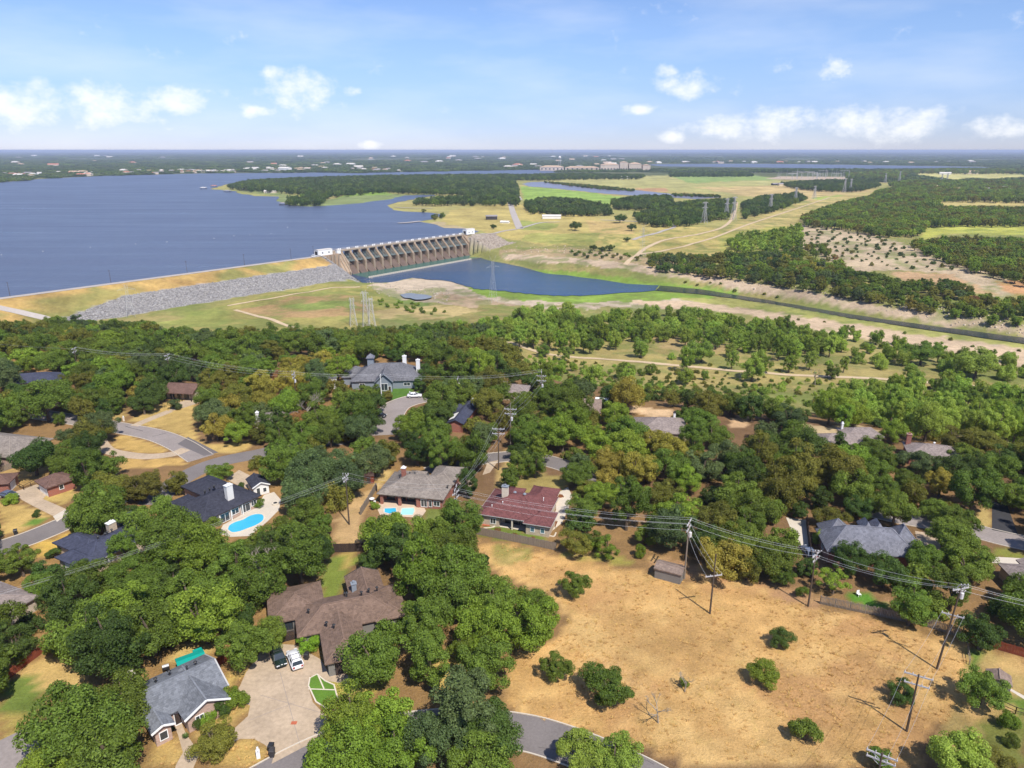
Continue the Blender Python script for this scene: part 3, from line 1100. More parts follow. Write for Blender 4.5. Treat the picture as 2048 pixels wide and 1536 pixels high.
    t.links.new(a.outputs['Color'], mu.inputs[0])
    t.links.new(mr.outputs[0], mu.inputs['Scale'])
    # a little green left in the dry grass
    n4 = _noise(t, .35, 5.0, .7, g.outputs['Position'])
    gr = N(t, 'ShaderNodeMapRange')
    gr.inputs['From Min'].default_value = .56
    gr.inputs['From Max'].default_value = .78
    gr.inputs['To Max'].default_value = .42
    t.links.new(n4.outputs['Fac'], gr.inputs['Value'])
    gm = N(t, 'ShaderNodeMixRGB', blend_type='MULTIPLY')
    t.links.new(gr.outputs[0], gm.inputs['Fac'])
    t.links.new(mu.outputs[0], gm.inputs['Color1'])
    gm.inputs['Color2'].default_value = (.72, .92, .62, 1)
    t.links.new(gm.outputs[0], p.inputs['Base Color'])
    b = N(t, 'ShaderNodeBump')
    b.inputs['Strength'].default_value = .8
    b.inputs['Distance'].default_value = .35
    t.links.new(n1.outputs['Fac'], b.inputs['Height'])
    t.links.new(b.outputs[0], p.inputs['Normal'])
    me.materials.append(m)
    return tag(link(bpy.data.objects.new('ground', me)), kind='structure')


build_ground()


# ------------------------------------------------------------------ sheets, strips
def tri_fill(poly):
    from mathutils.geometry import tessellate_polygon
    return tessellate_polygon([[Vector((p[0], p[1], 0)) for p in poly]])


def sheet(name, poly, z, m, kind='structure', thick=0.0):
    """flat sheet on the level z (or draped when z is None)"""
    vs = [(p[0], p[1], z) for p in poly]
    fs = []
    for t in tri_fill(poly):
        a, b, c = (Vector(vs[i]) for i in t)
        fs.append(tuple(t) if (b - a).cross(c - a).z > 0 else tuple(reversed(t)))
    o = mesh(name, vs, fs, m)
    return tag(o, kind=kind)


def strip(name, L, w0, w1, z, m, drape=False, parent=None, kind='structure', cols=1):
    """ribbon between the offsets w0 and w1 of the line L"""
    rows = [offset_line(L, w0 + (w1 - w0) * k / cols) for k in range(cols + 1)]
    vs = []
    n = len(L)
    for r in rows:
        for p in r:
            vs.append((p[0], p[1], (HZ(p[0], p[1]) if drape else 0) + z))
    fs = []
    for k in range(cols):
        for i in range(n - 1):
            fs.append((k * n + i, k * n + i + 1, (k + 1) * n + i + 1, (k + 1) * n + i) if w1 > w0 else (k * n + i, (k + 1) * n + i, (k + 1) * n + i + 1, k * n + i + 1))
    o = mesh(name, vs, fs, m, parent)
    if parent is None:
        tag(o, kind=kind)
    return o


def kerb(name, L, o, m, w=.16, h=.12, parent=None):
    a = offset_line(L, o - w / 2)
    b = offset_line(L, o + w / 2)
    n = len(L)
    vs = [(p[0], p[1], .0) for p in a] + [(p[0], p[1], h) for p in a] + [(p[0], p[1], h) for p in b] + [(p[0], p[1], .0) for p in b]
    fs = []
    for i in range(n - 1):
        fs += [(i, i + 1, n + i + 1, n + i)[::-1], (n + i, n + i + 1, 2 * n + i + 1, 2 * n + i)[::-1], (2 * n + i, 2 * n + i + 1, 3 * n + i + 1, 3 * n + i)[::-1]]
    return mesh(name, vs, fs, m, parent)


def pxline(pts, n=6, z=0.0):
    return smooth_line([U(x, y, z) for x, y in pts], n)


def keep_line(pts, r):
    """keep a pixel corridor in view"""
    for (a, b) in zip(pts[:-1], pts[1:]):
        dx, dy = b[0] - a[0], b[1] - a[1]
        l = math.hypot(dx, dy)
        nx_, ny_ = -dy / l * r, dx / l * r
        KEEP.append([(a[0] + nx_, a[1] + ny_), (b[0] + nx_, b[1] + ny_), (b[0] - nx_, b[1] - ny_), (a[0] - nx_, a[1] - ny_)])


def road(name, pts, w, m, kerbs=True, keep=8):
    L = pxline(pts)
    r = strip(name, L, -w / 2, w / 2, .012, m)
    if kerbs:
        kerb('kerb', L, w / 2 + .1, M['concrete_pale'], parent=r)
        kerb('kerb', L, -w / 2 - .1, M['concrete_pale'], parent=r)
    if keep:
        keep_line(pts, keep)
    return L, r


# roads of the hilltop
L_near, r_near = road('road', [(430, 1612), (500, 1580), (590, 1530), (680, 1491), (800, 1462), (920, 1452), (1040, 1463), (1130, 1488), (1230, 1529), (1320, 1575), (1420, 1640)], 6.2, M['asphalt'], keep=0)
KEEP.append([(1050, 1440), (1100, 1445), (1180, 1470), (1250, 1498), (1300, 1530), (1280, 1536), (1180, 1490), (1060, 1485)])
KEEP.append([(545, 1530), (622, 1485), (630, 1500), (600, 1536)])
L_loop, r_loop = road('road', [(60, 826), (125, 836), (180, 845), (240, 856), (310, 870), (360, 890), (402, 917)], 6.4, M['asphalt_old'], keep=9)
L_j, r_j = road('road', [(300, 1010), (345, 970), (400, 938), (450, 921), (515, 908), (600, 890), (690, 880)], 6.2, M['asphalt'], kerbs=False, keep=0)
KEEP.append([(395, 930), (440, 915), (505, 902), (510, 916), (440, 930), (405, 942)])
L_w, r_w = road('road', [(-120, 1150), (-20, 1104), (60, 1076), (130, 1047), (200, 1016), (260, 985)], 6.4, M['asphalt'], keep=0)
KEEP.append([(0, 1092), (60, 1062), (128, 1036), (128, 1058), (70, 1084), (52, 1090)])
L_c, r_c = road('road', [(772, 870), (776, 838), (790, 815), (815, 803), (850, 795)], 8.5, M['asphalt_old'], keep=12)
L_m, r_m = road('road', [(860, 945), (920, 927), (985, 916), (1050, 913), (1110, 926), (1180, 950), (1260, 985)], 6.0, M['asphalt'], keep=0)
KEEP.append([(978, 905), (1020, 905), (1018, 926), (985, 928)])
L_r, r_r = road('road', [(1700, 1010), (1780, 1030), (1860, 1045), (1940, 1060), (1990, 1073), (2048, 1086), (2140, 1105)], 6.4, M['asphalt_old'], keep=0)
KEEP.append([(1985, 1063), (2048, 1075), (2048, 1098), (1985, 1088)])
# the darker patch and the tar lines on the loop road
pt = [U(x, y) for x, y in [(355, 888), (376, 874), (400, 886), (437, 905), (408, 912)]]
o = sheet('asphalt_patch', pt, .018, M['asphalt_patch'])
o.parent = r_loop
for seg in ([(250, 852), (262, 856), (286, 862)], [(305, 873), (318, 870), (332, 866)], [(128, 836), (140, 840), (158, 838)]):
    strip('tar_line', pxline(seg, 5), -.09, .09, .02, M['tar'], parent=r_loop)


rc = random.Random(31)
for k in range(9):
    i0 = rc.randrange(8, len(L_near) - 14)
    P_ = []
    o_ = rc.uniform(-2.6, 1.5)
    for q in range(7):
        b_ = offset_line(L_near, o_ + q * rc.uniform(.1, .35))[i0 + (q if k % 3 else q // 3)]
        P_.append(np.array(b_) + np.array([rc.uniform(-.12, .12), rc.uniform(-.12, .12)]))
    strip('road_crack', P_, -.035, .035, .018, M['crack'], parent=r_near)


def paved(name, px, m, z=.02, keep=True):
    if keep:
        KEEP.append(px)
    return sheet(name, [U(x, y) for x, y in px], z, m)


paved('driveway', [(462, 1398), (480, 1372), (492, 1345), (512, 1318), (528, 1293), (560, 1288), (590, 1290), (640, 1318), (655, 1342), (690, 1348), (705, 1356), (690, 1368), (655, 1362), (636, 1352), (620, 1352), (616, 1372), (626, 1405), (650, 1430), (664, 1462), (640, 1478), (600, 1498), (543, 1528), (548, 1510), (530, 1490), (508, 1478), (480, 1478), (462, 1486), (448, 1476), (470, 1456), (496, 1432), (500, 1412), (485, 1400)], M['concrete'])
paved('walkway', [(343, 1437), (357, 1431), (372, 1468), (392, 1496), (398, 1510), (385, 1540), (345, 1560), (352, 1530), (366, 1505), (356, 1470)], M['concrete'], .021)
paved('driveway', [(-20, 1490), (55, 1455), (72, 1462), (95, 1500), (80, 1545), (-20, 1560)], M['asphalt_old'])
paved('driveway', [(26, 985), (72, 969), (86, 972), (100, 984), (86, 998), (132, 1018), (108, 1033), (66, 1012), (44, 1000)], M['concrete'])
paved('driveway_apron', [(106, 1033), (130, 1019), (141, 1024), (114, 1044)], M['concrete_pale'], .026, keep=False)
L = pxline([(196, 872), (205, 890), (225, 904), (290, 913), (345, 908), (372, 898)])
strip('driveway', L, -1.7, 1.7, .016, M['concrete'])
keep_line([(215, 898), (250, 909), (290, 913), (345, 908)], 5)
L = pxline([(268, 852), (300, 838), (340, 822)])
strip('driveway', L, -1.4, 1.4, .017, M['concrete'])
paved('driveway', [(335, 824), (352, 806), (392, 794), (398, 806), (360, 818)], M['concrete'], .019)
paved('driveway', [(452, 958), (478, 940), (506, 954), (500, 978), (478, 972)], M['concrete'], .02)
paved('pool_terrace', [(438, 1068), (446, 1050), (500, 1020), (520, 1004), (528, 990), (548, 984), (562, 1000), (558, 1020), (536, 1042), (500, 1072), (460, 1074)], M['concrete_pale'], .022)
paved('pool_terrace', [(752, 1012), (766, 1000), (842, 1004), (852, 1022), (842, 1036), (760, 1030)], M['deckpatio'], .022)
paved('patio', [(893, 1034), (908, 1008), (925, 1018), (926, 1036), (902, 1050)], M['concrete'], .022, keep=False)
paved('driveway', [(918, 960), (935, 950), (945, 965), (935, 990), (920, 985)], M['concrete'], .02, keep=False)
paved('driveway', [(975, 925), (998, 920), (980, 945), (965, 950)], M['concrete'], .02, keep=False)
paved('driveway', [(1112, 988), (1136, 974), (1144, 992), (1136, 1020), (1124, 1046), (1104, 1062), (1100, 1050), (1112, 1020)], M['concrete_pale'], .02)
paved('patio', [(996, 1047), (1006, 1041), (1054, 1050), (1052, 1062), (1000, 1054)], M['concrete_pale'], .022)
paved('gravel_drive', [(1572, 1035), (1612, 1040), (1618, 1060), (1618, 1108), (1602, 1094), (1584, 1064)], M['concrete_pale'], .02)
paved('driveway', [(1830, 1062), (1885, 1070), (1880, 1100), (1838, 1104)], M['concrete'], .02, keep=False)
paved('driveway', [(1984, 1004), (2012, 1004), (2036, 1070), (1984, 1060)], M['black_drive'], .024)
paved('driveway', [(1976, 1113), (2070, 1118), (2070, 1132), (1985, 1126)], M['concrete_pale'], .02)
paved('walkway', [(2005, 1372), (2012, 1372), (2060, 1398), (2060, 1406)], M['concrete_pale'], .02, keep=False)
paved('gravel_drive', [(1520, 930), (1560, 925), (1610, 945), (1600, 960), (1540, 950)], M['concrete'], .02, keep=False)
# kerbed lawn bed by the driveway
bed = [(617, 1372), (620, 1356), (634, 1349), (650, 1362), (668, 1370), (676, 1400), (654, 1418), (632, 1404)]
paved('lawn_bed', bed, M['lawn'], .03)
kerb('lawn_edging', [np.array(U(x, y)) for x, y in bed + bed[:1]], 0, M['stonepale'], .2, .1).__setitem__('kind', 'structure')
for a, b in (((616, 1378), (672, 1380)), ((636, 1350), (648, 1378))):
    strip('paving_line', [np.array(U(*a)), np.array(U(*b))], -.1, .1, .036, M['stonepale'])
# concrete joints of the shared driveway
for a, b in (((520, 1390), (640, 1425)), ((560, 1345), (600, 1490)), ((500, 1440), (590, 1405))):
    strip('expansion_joint', [np.array(U(*a)), np.array(U(*b))], -.03, .03, .026, M['asphalt_old'])
b0 = U(588, 1446)
sheet('drain_cover', [(b0[0] - .4, b0[1] - .3), (b0[0] + .4, b0[1] - .3), (b0[0] + .4, b0[1] + .3), (b0[0] - .4, b0[1] + .3)], .03, M['terracotta'])

# tracks of the valley and the plain
def track(name, pts, w, m, z=.12, n=8, cols=3):
    L = smooth_line([G(x, y)[:2] for x, y in pts], n)
    return strip(name, L, -w / 2, w / 2, z, m, drape=True, cols=cols)


M['track'] = pm('track', (.52, .40, .26), .15, .3, .95, .08)
M['track_grey'] = pm('track_grey', (.40, .36, .33), .12, .1, .95, .08)
VPATH = [(1018, 684), (1040, 692), (1070, 702), (1120, 712), (1200, 718), (1300, 726), (1400, 735), (1500, 744), (1650, 753), (1800, 761), (1950, 773), (2070, 783)]
track('path', VPATH, 3.4, M['track'], .16)
for (a, b) in zip(VPATH[:-1], VPATH[1:]):
    KEEP.append([(a[0], a[1] - 4), (b[0], b[1] - 4), (b[0], b[1] + 4), (a[0], a[1] + 4)])
track('road', [(-40, 606), (0, 616), (50, 627), (100, 640), (150, 655)], 5.0, M['track_grey'], .2)
track('road', [(1020, 404), (1026, 425), (1034, 445), (1040, 458)], 9.0, M['track_grey'], .3)
track('road', [(1026, 362), (1030, 380), (1042, 400)], 6.0, M['track_grey'], .3)
track('road', [(960, 468), (1000, 464), (1040, 457), (1080, 446), (1120, 444)], 5.0, M['track_grey'], .3)
track('road', [(1266, 480), (1300, 470), (1340, 458), (1348, 452), (1325, 446), (1200, 440)], 5.0, M['track_grey'], .3)
track('path', [(1250, 530), (1275, 510), (1300, 492), (1350, 476), (1400, 468), (1445, 455), (1466, 434), (1474, 405)], 4.5, M['track'], .3)
track('path', [(1275, 510), (1350, 497), (1420, 478), (1500, 448), (1600, 415), (1660, 395)], 4.0, M['track'], .3)
track('path', [(470, 620), (520, 634), (570, 650), (600, 660)], 3.0, M['track'], .2)
track('path', [(455, 612), (560, 594), (650, 578), (720, 574)], 2.5, M['track'], .2)
# the road on the dam bank
L = [np.array(dam_xy(s, EMB)) for s in np.linspace(-900, -36.5, 90)]
strip('road', L, -3.2, 3.2, .06, M['track_grey'], drape=True)

# ------------------------------------------------------------------ water
lake_px = [(0, 596), (246, 561), (461, 534), (615, 516), (684, 503), (918, 472), (945, 466), (958, 463), (936, 457), (889, 456), (880, 453), (855, 446), (836, 443),
           (868, 438), (893, 429), (880, 428), (858, 425), (810, 423), (786, 420), (774, 411), (790, 406), (815, 400), (850, 394), (872, 391.5), (866, 389.5),
           (810, 391), (769, 400), (725, 406), (673, 410), (619, 413), (581, 411), (552, 402), (556, 393), (509, 392), (475, 386), (470, 382), (420, 378.5), (436, 374),
           (448, 370), (470, 366), (600, 360.5), (800, 356), (1000, 353), (1050, 349), (1110, 345), (1150, 341), (1150, 339), (1040, 340), (900, 342.5), (780, 344.5),
           (700, 346.5), (640, 345), (560, 346), (500, 346), (400, 347), (320, 349), (200, 352), (80, 358), (0, 365), (-160, 374)]
lake = [U(x, y, Z_LAKE) for x, y in lake_px]
lake += [(-3600, 1700), (-2600, 200), (-900, -250)]
lake[0] = dam_xy(-1100, EMB - 12.5)
lake[1] = dam_xy(-500, EMB - 12.5)
lake[2] = dam_xy(-120, EMB - 12.5)
lake[3] = dam_xy(-38, EMB - 12.5)
lake[4] = dam_xy(-5, 2)
lake[5] = dam_xy(DAM_L + 5, 2)
lake[6] = dam_xy(DAM_L + 14, -10)
# finer, slightly uneven shoreline
def ragged(poly, step, amp, seed, closed=True):
    r = random.Random(seed)
    out = []
    n = len(poly)
    for i in range(n if closed else n - 1):
        a = np.array(poly[i])
        b = np.array(poly[(i + 1) % n])
        l = np.hypot(*(b - a))
        k = max(1, min(24, int(l / step)))
        t = (b - a) / max(l, 1e-6)
        for j in range(k):
            p = a + (b - a) * j / k
            if j:
                p = p + np.array([-t[1], t[0]]) * r.uniform(-amp, amp) * min(1, l / step / 2)
            out.append((p[0], p[1]))
    return out


lk = lake[:7] + ragged(lake[7:60], 22, 5, 1, False) + lake[59:]
sheet('lake', lk, Z_LAKE, M['lake'])
ARM_PX = [(1284, 329), (1350, 328), (1500, 327.5), (1620, 328.6), (1714, 330), (1850, 332), (1955, 334), (2000, 336), (1901, 337.6), (1780, 337.4), (1687, 337.6), (1600, 336), (1500, 334.5), (1400, 333.5), (1330, 333)]
sheet('lake_arm', ragged([U(x, y, Z_LAKE) for x, y in ARM_PX], 60, 14, 2), Z_LAKE, M['lake'])
pond = [(1043, 368), (1060, 364), (1102, 363), (1140, 367), (1171, 373), (1230, 377), (1273, 380.5), (1310, 384), (1342, 388), (1400, 392), (1444, 394.5), (1393, 398), (1335, 394.5), (1290, 392), (1239, 389), (1200, 386), (1154, 381), (1102, 376), (1060, 373)]
sheet('pond', ragged([U(x, y, Z_LAKE) for x, y in pond], 18, 5, 3), Z_LAKE - .1, M['pond_w'])
# river: stilling basin, wide pool, narrow run
riv = rpts(RIV_NEAR) + rpts(RIV_FAR)
basin_end = [U(x, y, Z_RIV) for x, y in [(737, 556), (965, 515)]]
wideN = []
P_ = rpts(RIV_NEAR[:10])
rr_ = random.Random(9)
for a, b in zip(P_[:-1], P_[1:]):
    for j in range(6):
        t = j / 6
        wideN.append((a[0] + (b[0] - a[0]) * t + rr_.uniform(-1, 1), a[1] + (b[1] - a[1]) * t + rr_.uniform(-2.0, 2.0)))
wideN.append(P_[-1])
Q_ = rpts(RIV_FAR[8:])
wideF = []
for a, b in zip(Q_[:-1], Q_[1:]):
    for j in range(4):
        t = j / 4
        wideF.append((a[0] + (b[0] - a[0]) * t + rr_.uniform(-1, 1), a[1] + (b[1] - a[1]) * t + rr_.uniform(-1.5, 1.5)))
sheet('river', wideN + wideF + [dam_xy(DAM_L + 8, 14), dam_xy(-4, 12)], Z_RIV, M['river_w'])
sheet('stilling_basin_water', [dam_xy(-2, 10), basin_end[0], basin_end[1], dam_xy(DAM_L + 4, 10)], Z_RIV + .02, M['stilling'])
run = rpts(RIV_NEAR[9:]) + rpts(RIV_FAR[:9])
sheet('river_run', ragged(run, 9, .9, 6), Z_RIV + .0, M['creek'])
for pool, nm in (([(800, 589), (818, 586), (838, 588), (856, 590), (864, 594), (850, 598), (832, 599), (820, 596), (808, 595)], 'backwater'), ([(1125, 588), (1140, 586), (1145, 590), (1130, 592)], 'backwater')):
    c = [G(x, y) for x, y in pool]
    zz = max(p[2] for p in c) + .25
    bw = [U(x, y, zz) for x, y in pool]
    bw = [tuple(p) for p in smooth_line(bw + bw[:1], 6)][:-1]
    sheet(nm, bw, zz, M['backwater'])
# ------------------------------------------------------------------ the gated dam
def pts_solid(profile, s0, s1):
    """extrude a (d, z) profile along the dam from s0 to s1"""
    n = len(profile)
    vs = []
    for s in (s0, s1):
        for d, z in profile:
            x, y = dam_xy(s, d)
            vs.append((x, y, z))
    fs = [tuple(range(n)), tuple(range(2 * n - 1, n - 1, -1))] + [(i, n + i, n + (i + 1) % n, (i + 1) % n) for i in range(n)]
    me = MB().add(vs, fs)
    return me


def fix(o):
    bm = bmesh.new()
    bm.from_mesh(o.data)
    bmesh.ops.recalc_face_normals(bm, faces=bm.faces)
    bm.to_mesh(o.data)
    bm.free()
    return o


def dbar(mb, a, b, w):
    pa = dam_xy(a[0], a[1]) + (a[2],)
    pb = dam_xy(b[0], b[1]) + (b[2],)
    mb.bar(pa, pb, w)


def build_dam():
    x0, y0 = dam_xy(DAM_L / 2, 0)
    root = empty('spillway_dam', (0, 0, 0), label='long brown concrete gated dam between the blue lake and the river', cat='dam')
    n = 16
    first = -BAY * .25
    bay = BAY
    PT = 2.1
    pier_prof = [(-5, -31.5), (-5, -10.75), (2.6, -10.75), (3.4, -12.6), (11.2, -19.8), (11.2, -28.6), (13, -31.5)]
    chute = [(-5, -31.4), (-4, -24), (-2, -21.6), (0, -21.0), (2.5, -21.3), (5, -22.4), (7.5, -24.0), (10, -26.0), (12.5, -28.2), (15, -30.0), (17.2, -31.2), (17.2, -31.6)]
    for i in range(n + 1):
        s = first + i * bay
        fix(pts_solid(pier_prof, s - PT / 2, s + PT / 2).build('pier', M['dam_con'], root))
        # capping wall on the pier's nose
        fix(pts_solid([(3.0, -12.0), (3.9, -12.3), (11.6, -19.6), (11.6, -28.3), (11.21, -28.3), (11.21, -19.9)], s - .35, s + .35).build('nosing', M['dam_deck'], root))
        h = MB()
        for o in (-1.1, 1.0):
            x, y = dam_xy(s + o, -.6)
            h.cyl(x, y, -9.69, -8.3, .75, .62, 10)
        h.build('hoist', M['white'], root)
    for i in range(n):
        a = first + i * bay + PT / 2 + .003
        b = a + bay - PT - .006
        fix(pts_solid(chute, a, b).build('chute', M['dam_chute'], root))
        # splitter ribs low on the chute
        # radial gate: curved skin with braced arms
        sk = []
        R = 10.2
        for k in range(9):
            t = math.radians(188 - k * 5.6)
            sk.append((10.0 + R * math.cos(t), -19.8 + R * math.sin(t)))
        sk += [(d + .25, z) for d, z in reversed(sk)]
        g = fix(pts_solid(sk, a + .1, b - .1).build('gate', M['gate'], root))
        ar = MB()
        for q in (a + .7, (a + b) / 2, b - .7):
            for zz, dd in ((-13.6, 1.9), (-17.0, .3), (-20.4, .1)):
                dbar(ar, (q, dd, zz), (q + (.0), 9.6, -19.6), .34)
            dbar(ar, (q, 1.9, -13.6), (q, .1, -20.4), .3)
        for dd, zz in ((1.4, -13.9), (3.2, -17.4), (4.5, -15.8), (6.2, -18.4), (8, -18.8)):
            dbar(ar, (a + .3, dd, zz), (b - .3, dd, zz), .26)
        dbar(ar, (a + .3, 3.2, -17.4), ((a + b) / 2, 6.2, -18.4), .22)
        dbar(ar, (b - .3, 3.2, -17.4), ((a + b) / 2, 6.2, -18.4), .22)
        dbar(ar, (a + .1, 9.2, -18.9), (b - .1, 9.2, -18.9), .35)
        dbar(ar, (a + .1, 9.2, -17.8), (b - .1, 9.2, -17.8), .14)
        ar.build('gate_arm', M['gate_arm'], g)
    s0 = first - 12
    s1 = first + n * bay + 9
    fix(pts_solid([(-4.6, -10.7), (-4.6, -9.7), (2.8, -9.7), (2.8, -10.7)], s0, s1).build('deck', M['dam_deck'], root))
    for d in (-4.4, 2.6):
        r = MB()
        dbar(r, (s0, d, -8.7), (s1, d, -8.7), .14)
        dbar(r, (s0, d, -9.2), (s1, d, -9.2), .1)
        for k in range(70):
            s = s0 + (s1 - s0) * k / 69
            dbar(r, (s, d, -9.7), (s, d, -8.7), .1)
        r.build('railing', M['steel_far'], root)
    # wing walls with buttresses at both ends
    for k, (sa, sb) in enumerate(((first - PT / 2 - 9.5, first - PT / 2 - .01),)):
        fix(pts_solid([(-5, -31), (-5, -10.8), (3, -10.8), (16, -27), (16, -31)], sa, sb).build('abutment', M['dam_con'], root))
        for q in range(3):
            ss = sa + 1.5 + q * 3.2
            fix(pts_solid([(3.2, -10.9), (4.2, -11.1), (17.4, -27.6), (17.4, -31), (15.5, -31)], ss - .35, ss + .35).build('buttress', M['dam_deck'], root))
    sa, sb = first - PT / 2 - 34, first - PT / 2 - 9.52
    fix(pts_solid([(5, -31), (5, -10.9), (13.5, -10.6), (13.5, -31)], sa, sb).build('wing_wall', M['dam_con'], root))
    for q in range(7):
        ss = sa + 1 + q * 3.6
        fix(pts_solid([(13.51, -11.2), (14.4, -11.3), (14.4, -24), (13.51, -24)], ss - .4, ss + .4).build('buttress', M['dam_deck'], root))
    sb0 = first + n * bay + PT / 2 + .01
    fix(pts_solid([(-5, -31), (-5, -10.8), (4, -10.8), (10, -17), (10, -31)], sb0, sb0 + 11).build('abutment', M['dam_con'], root))
    for q in range(4):
        ss = sb0 + 1.2 + q * 2.8
        fix(pts_solid([(3.9, -11), (4.9, -11.1), (10.9, -17.3), (10.9, -30), (10.02, -30)], ss - .3, ss + .3).build('buttress', M['dam_deck'], root))
    # retaining wall under the east mound
    fix(pts_solid([(10.02, -31), (10.02, -24), (34, -25.5), (34, -31)], sb0 + 3, sb0 + 4.2).build('retaining_wall', M['concrete_pale'], root))
    # end sill with its row of baffle blocks
    A = np.array(U(737, 556, Z_RIV))
    B = np.array(U(965, 515, Z_RIV))
    t = (B - A) / np.hypot(*(B - A))
    nn = np.array([t[1], -t[0]])
    ln = np.hypot(*(B - A))
    q = MB()
    c = [A + nn * .5, B + nn * .5, B - nn * .9, A - nn * .9]
    q.prism([tuple(p) for p in c[::-1]], -31.5, Z_RIV + .18)
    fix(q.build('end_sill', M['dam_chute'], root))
    nb = 58
    bl = None
    for k in range(nb):
        p = A + t * (1.0 + (ln - 2) * k / (nb - 1) * .88)
        if bl is None:
            mb = MB().add([(-.75, -.8, -1), (.75, -.8, -1), (.75, 1.5, -1), (-.75, 1.5, -1), (-.75, -.8, 1.35), (.75, -.8, 1.35), (.75, .2, 1.35), (-.75, .2, 1.35)],
                          [(0, 3, 2, 1), (4, 5, 6, 7), (0, 1, 5, 4), (1, 2, 6, 5), (2, 3, 7, 6), (3, 0, 4, 7)])
            bl = mb.build('baffle_block', M['stonepale'], root)
            o = bl
        else:
            o = bl.copy()
            col.objects.link(o)
            o.parent = root
        o.location = (p[0], p[1], Z_RIV)
        o.rotation_euler = (0, 0, math.atan2(t[1], t[0]))


build_dam()


def riprap(name, n, fs, seed, cols):
    """loose rock: thousands of small boulders in one mesh"""
    r = np.random.RandomState(seed)
    base = np.array([(1, 1, .7), (-1, 1, .6), (-1, -1, .7), (1, -1, .6), (.8, .6, -.6), (-.7, .8, -.6), (-.8, -.7, -.6), (.7, -.8, -.6), (.1, .0, 1.1)])
    tri = np.array([(0, 1, 8), (1, 2, 8), (2, 3, 8), (3, 0, 8), (0, 4, 5), (0, 5, 1), (1, 5, 6), (1, 6, 2), (2, 6, 7), (2, 7, 3), (3, 7, 4), (3, 4, 0)])
    P = fs(n, r)
    n = len(P)
    z = H(P[:, 0], P[:, 1])
    sz = r.uniform(.18, .48, n) * np.where(r.rand(n) < .08, 1.5, 1)
    a = r.uniform(0, 6.28, n)
    v = base[None] * (1 + r.uniform(-.32, .32, (n, 9, 3))) * sz[:, None, None]
    tilt = r.uniform(-.5, .5, n)
    ca, sa = np.cos(a)[:, None], np.sin(a)[:, None]
    x = v[..., 0] * ca - v[..., 1] * sa
    y = v[..., 0] * sa + v[..., 1] * ca
    zz = v[..., 2] + v[..., 0] * tilt[:, None]
    V = np.stack([x + P[:, 0:1], y + P[:, 1:2], zz + z[:, None] + .12], -1).reshape(-1, 3)
    F = (tri[None] + (np.arange(n) * 9)[:, None, None]).reshape(-1, 3)
    me = bpy.data.meshes.new(name)
    me.vertices.add(len(V))
    me.vertices.foreach_set('co', V.ravel())
    me.loops.add(F.size)
    me.loops.foreach_set('vertex_index', F.ravel())
    me.polygons.add(len(F))
    me.polygons.foreach_set('loop_start', np.arange(0, F.size, 3))
    me.polygons.foreach_set('loop_total', np.full(len(F), 3))
    me.update()
    m = bpy.data.materials.new(name)
    m.use_nodes = True
    t = m.node_tree
    g = N(t, 'ShaderNodeNewGeometry')
    cr = N(t, 'ShaderNodeValToRGB')
    for k, c in enumerate(cols):
        e = cr.color_ramp.elements[k] if k < 2 else cr.color_ramp.elements.new(k / (len(cols) - 1))
        e.position = k / (len(cols) - 1)
        e.color = tuple(c) + (1,)
    t.links.new(g.outputs['Random Per Island'], cr.inputs[0])
    p = t.nodes['Principled BSDF']
    p.inputs['Roughness'].default_value = .95
    t.links.new(cr.outputs[0], p.inputs['Base Color'])
    me.materials.append(m)
    return tag(link(bpy.data.objects.new(name, me)), kind='stuff')


def rr_west(n, r):
    s = r.uniform(-272, 12, n)
    d = EMB + r.uniform(20.0, 41.5, n)
    k = s < -35.5
    # the rock belt narrows to a point at its west end
    k &= ~((s < -205) & (d - EMB < 20 + (-205 - s) * .33))
    s, d = s[k], d[k]
    s2 = r.uniform(-37, -6, n // 4)
    d2 = r.uniform(14.6, 60, n // 4)
    x2, y2 = dam_xy(s2, d2)
    z2 = H(x2, y2)
    kk = (z2 > -29.6) & (d2 < EMB + 44)
    x, y = dam_xy(s, d)
    return np.stack([np.concatenate([x, x2[kk]]), np.concatenate([y, y2[kk]])], -1)


def rr_east(n, r):
    s = DAM_L + r.uniform(6, 46, n)
    d = r.uniform(6, 40, n)
    x, y = dam_xy(s, d)
    z = H(x, y)
    k = (z > -29) & (z < -11.2)
    return np.stack([x[k], y[k]], -1)


tag(riprap('rock_armour', 20000, rr_west, 1, [(.17, .16, .163), (.235, .225, .225), (.29, .28, .275), (.36, .345, .335)]), 'belt of loose grey rock below the golden dam bank', 'rock armour')
tag(riprap('rock_armour', 1400, rr_east, 2, [(.22, .18, .15), (.36, .30, .25), (.46, .40, .34)]), 'mound of loose brown rock at the east end of the dam', 'rock armour')


def rocks_river(n, r):
    px = r.uniform(1000, 2060, n)
    off = r.normal(0, 4, n)
    py = np.interp(px, [1000, 1150, 1300, 1480, 1640, 1860, 2060], [514, 522, 541, 571, 598, 634, 664]) + off
    P = []
    for a, b in zip(px, py):
        P.append(U(a, b, -28.5))
    return np.array(P)


tag(riprap('bank_rocks', 700, rocks_river, 4, [(.30, .23, .17), (.46, .37, .28), (.60, .50, .40)]), 'pale broken rock along the far river bank', 'rocks')


def rocks_pool(n, r):
    px = r.uniform(730, 900, n)
    py = 560 + (px - 730) * .12 + r.normal(10, 8, n)
    Q = np.array([G(a, b)[:2] for a, b in zip(px, py)])
    return Q


tag(riprap('shore_rocks', 160, rocks_pool, 5, [(.28, .23, .18), (.38, .32, .26), (.46, .40, .33)]), 'pale rock ledges on the near shore of the river pool', 'rocks')


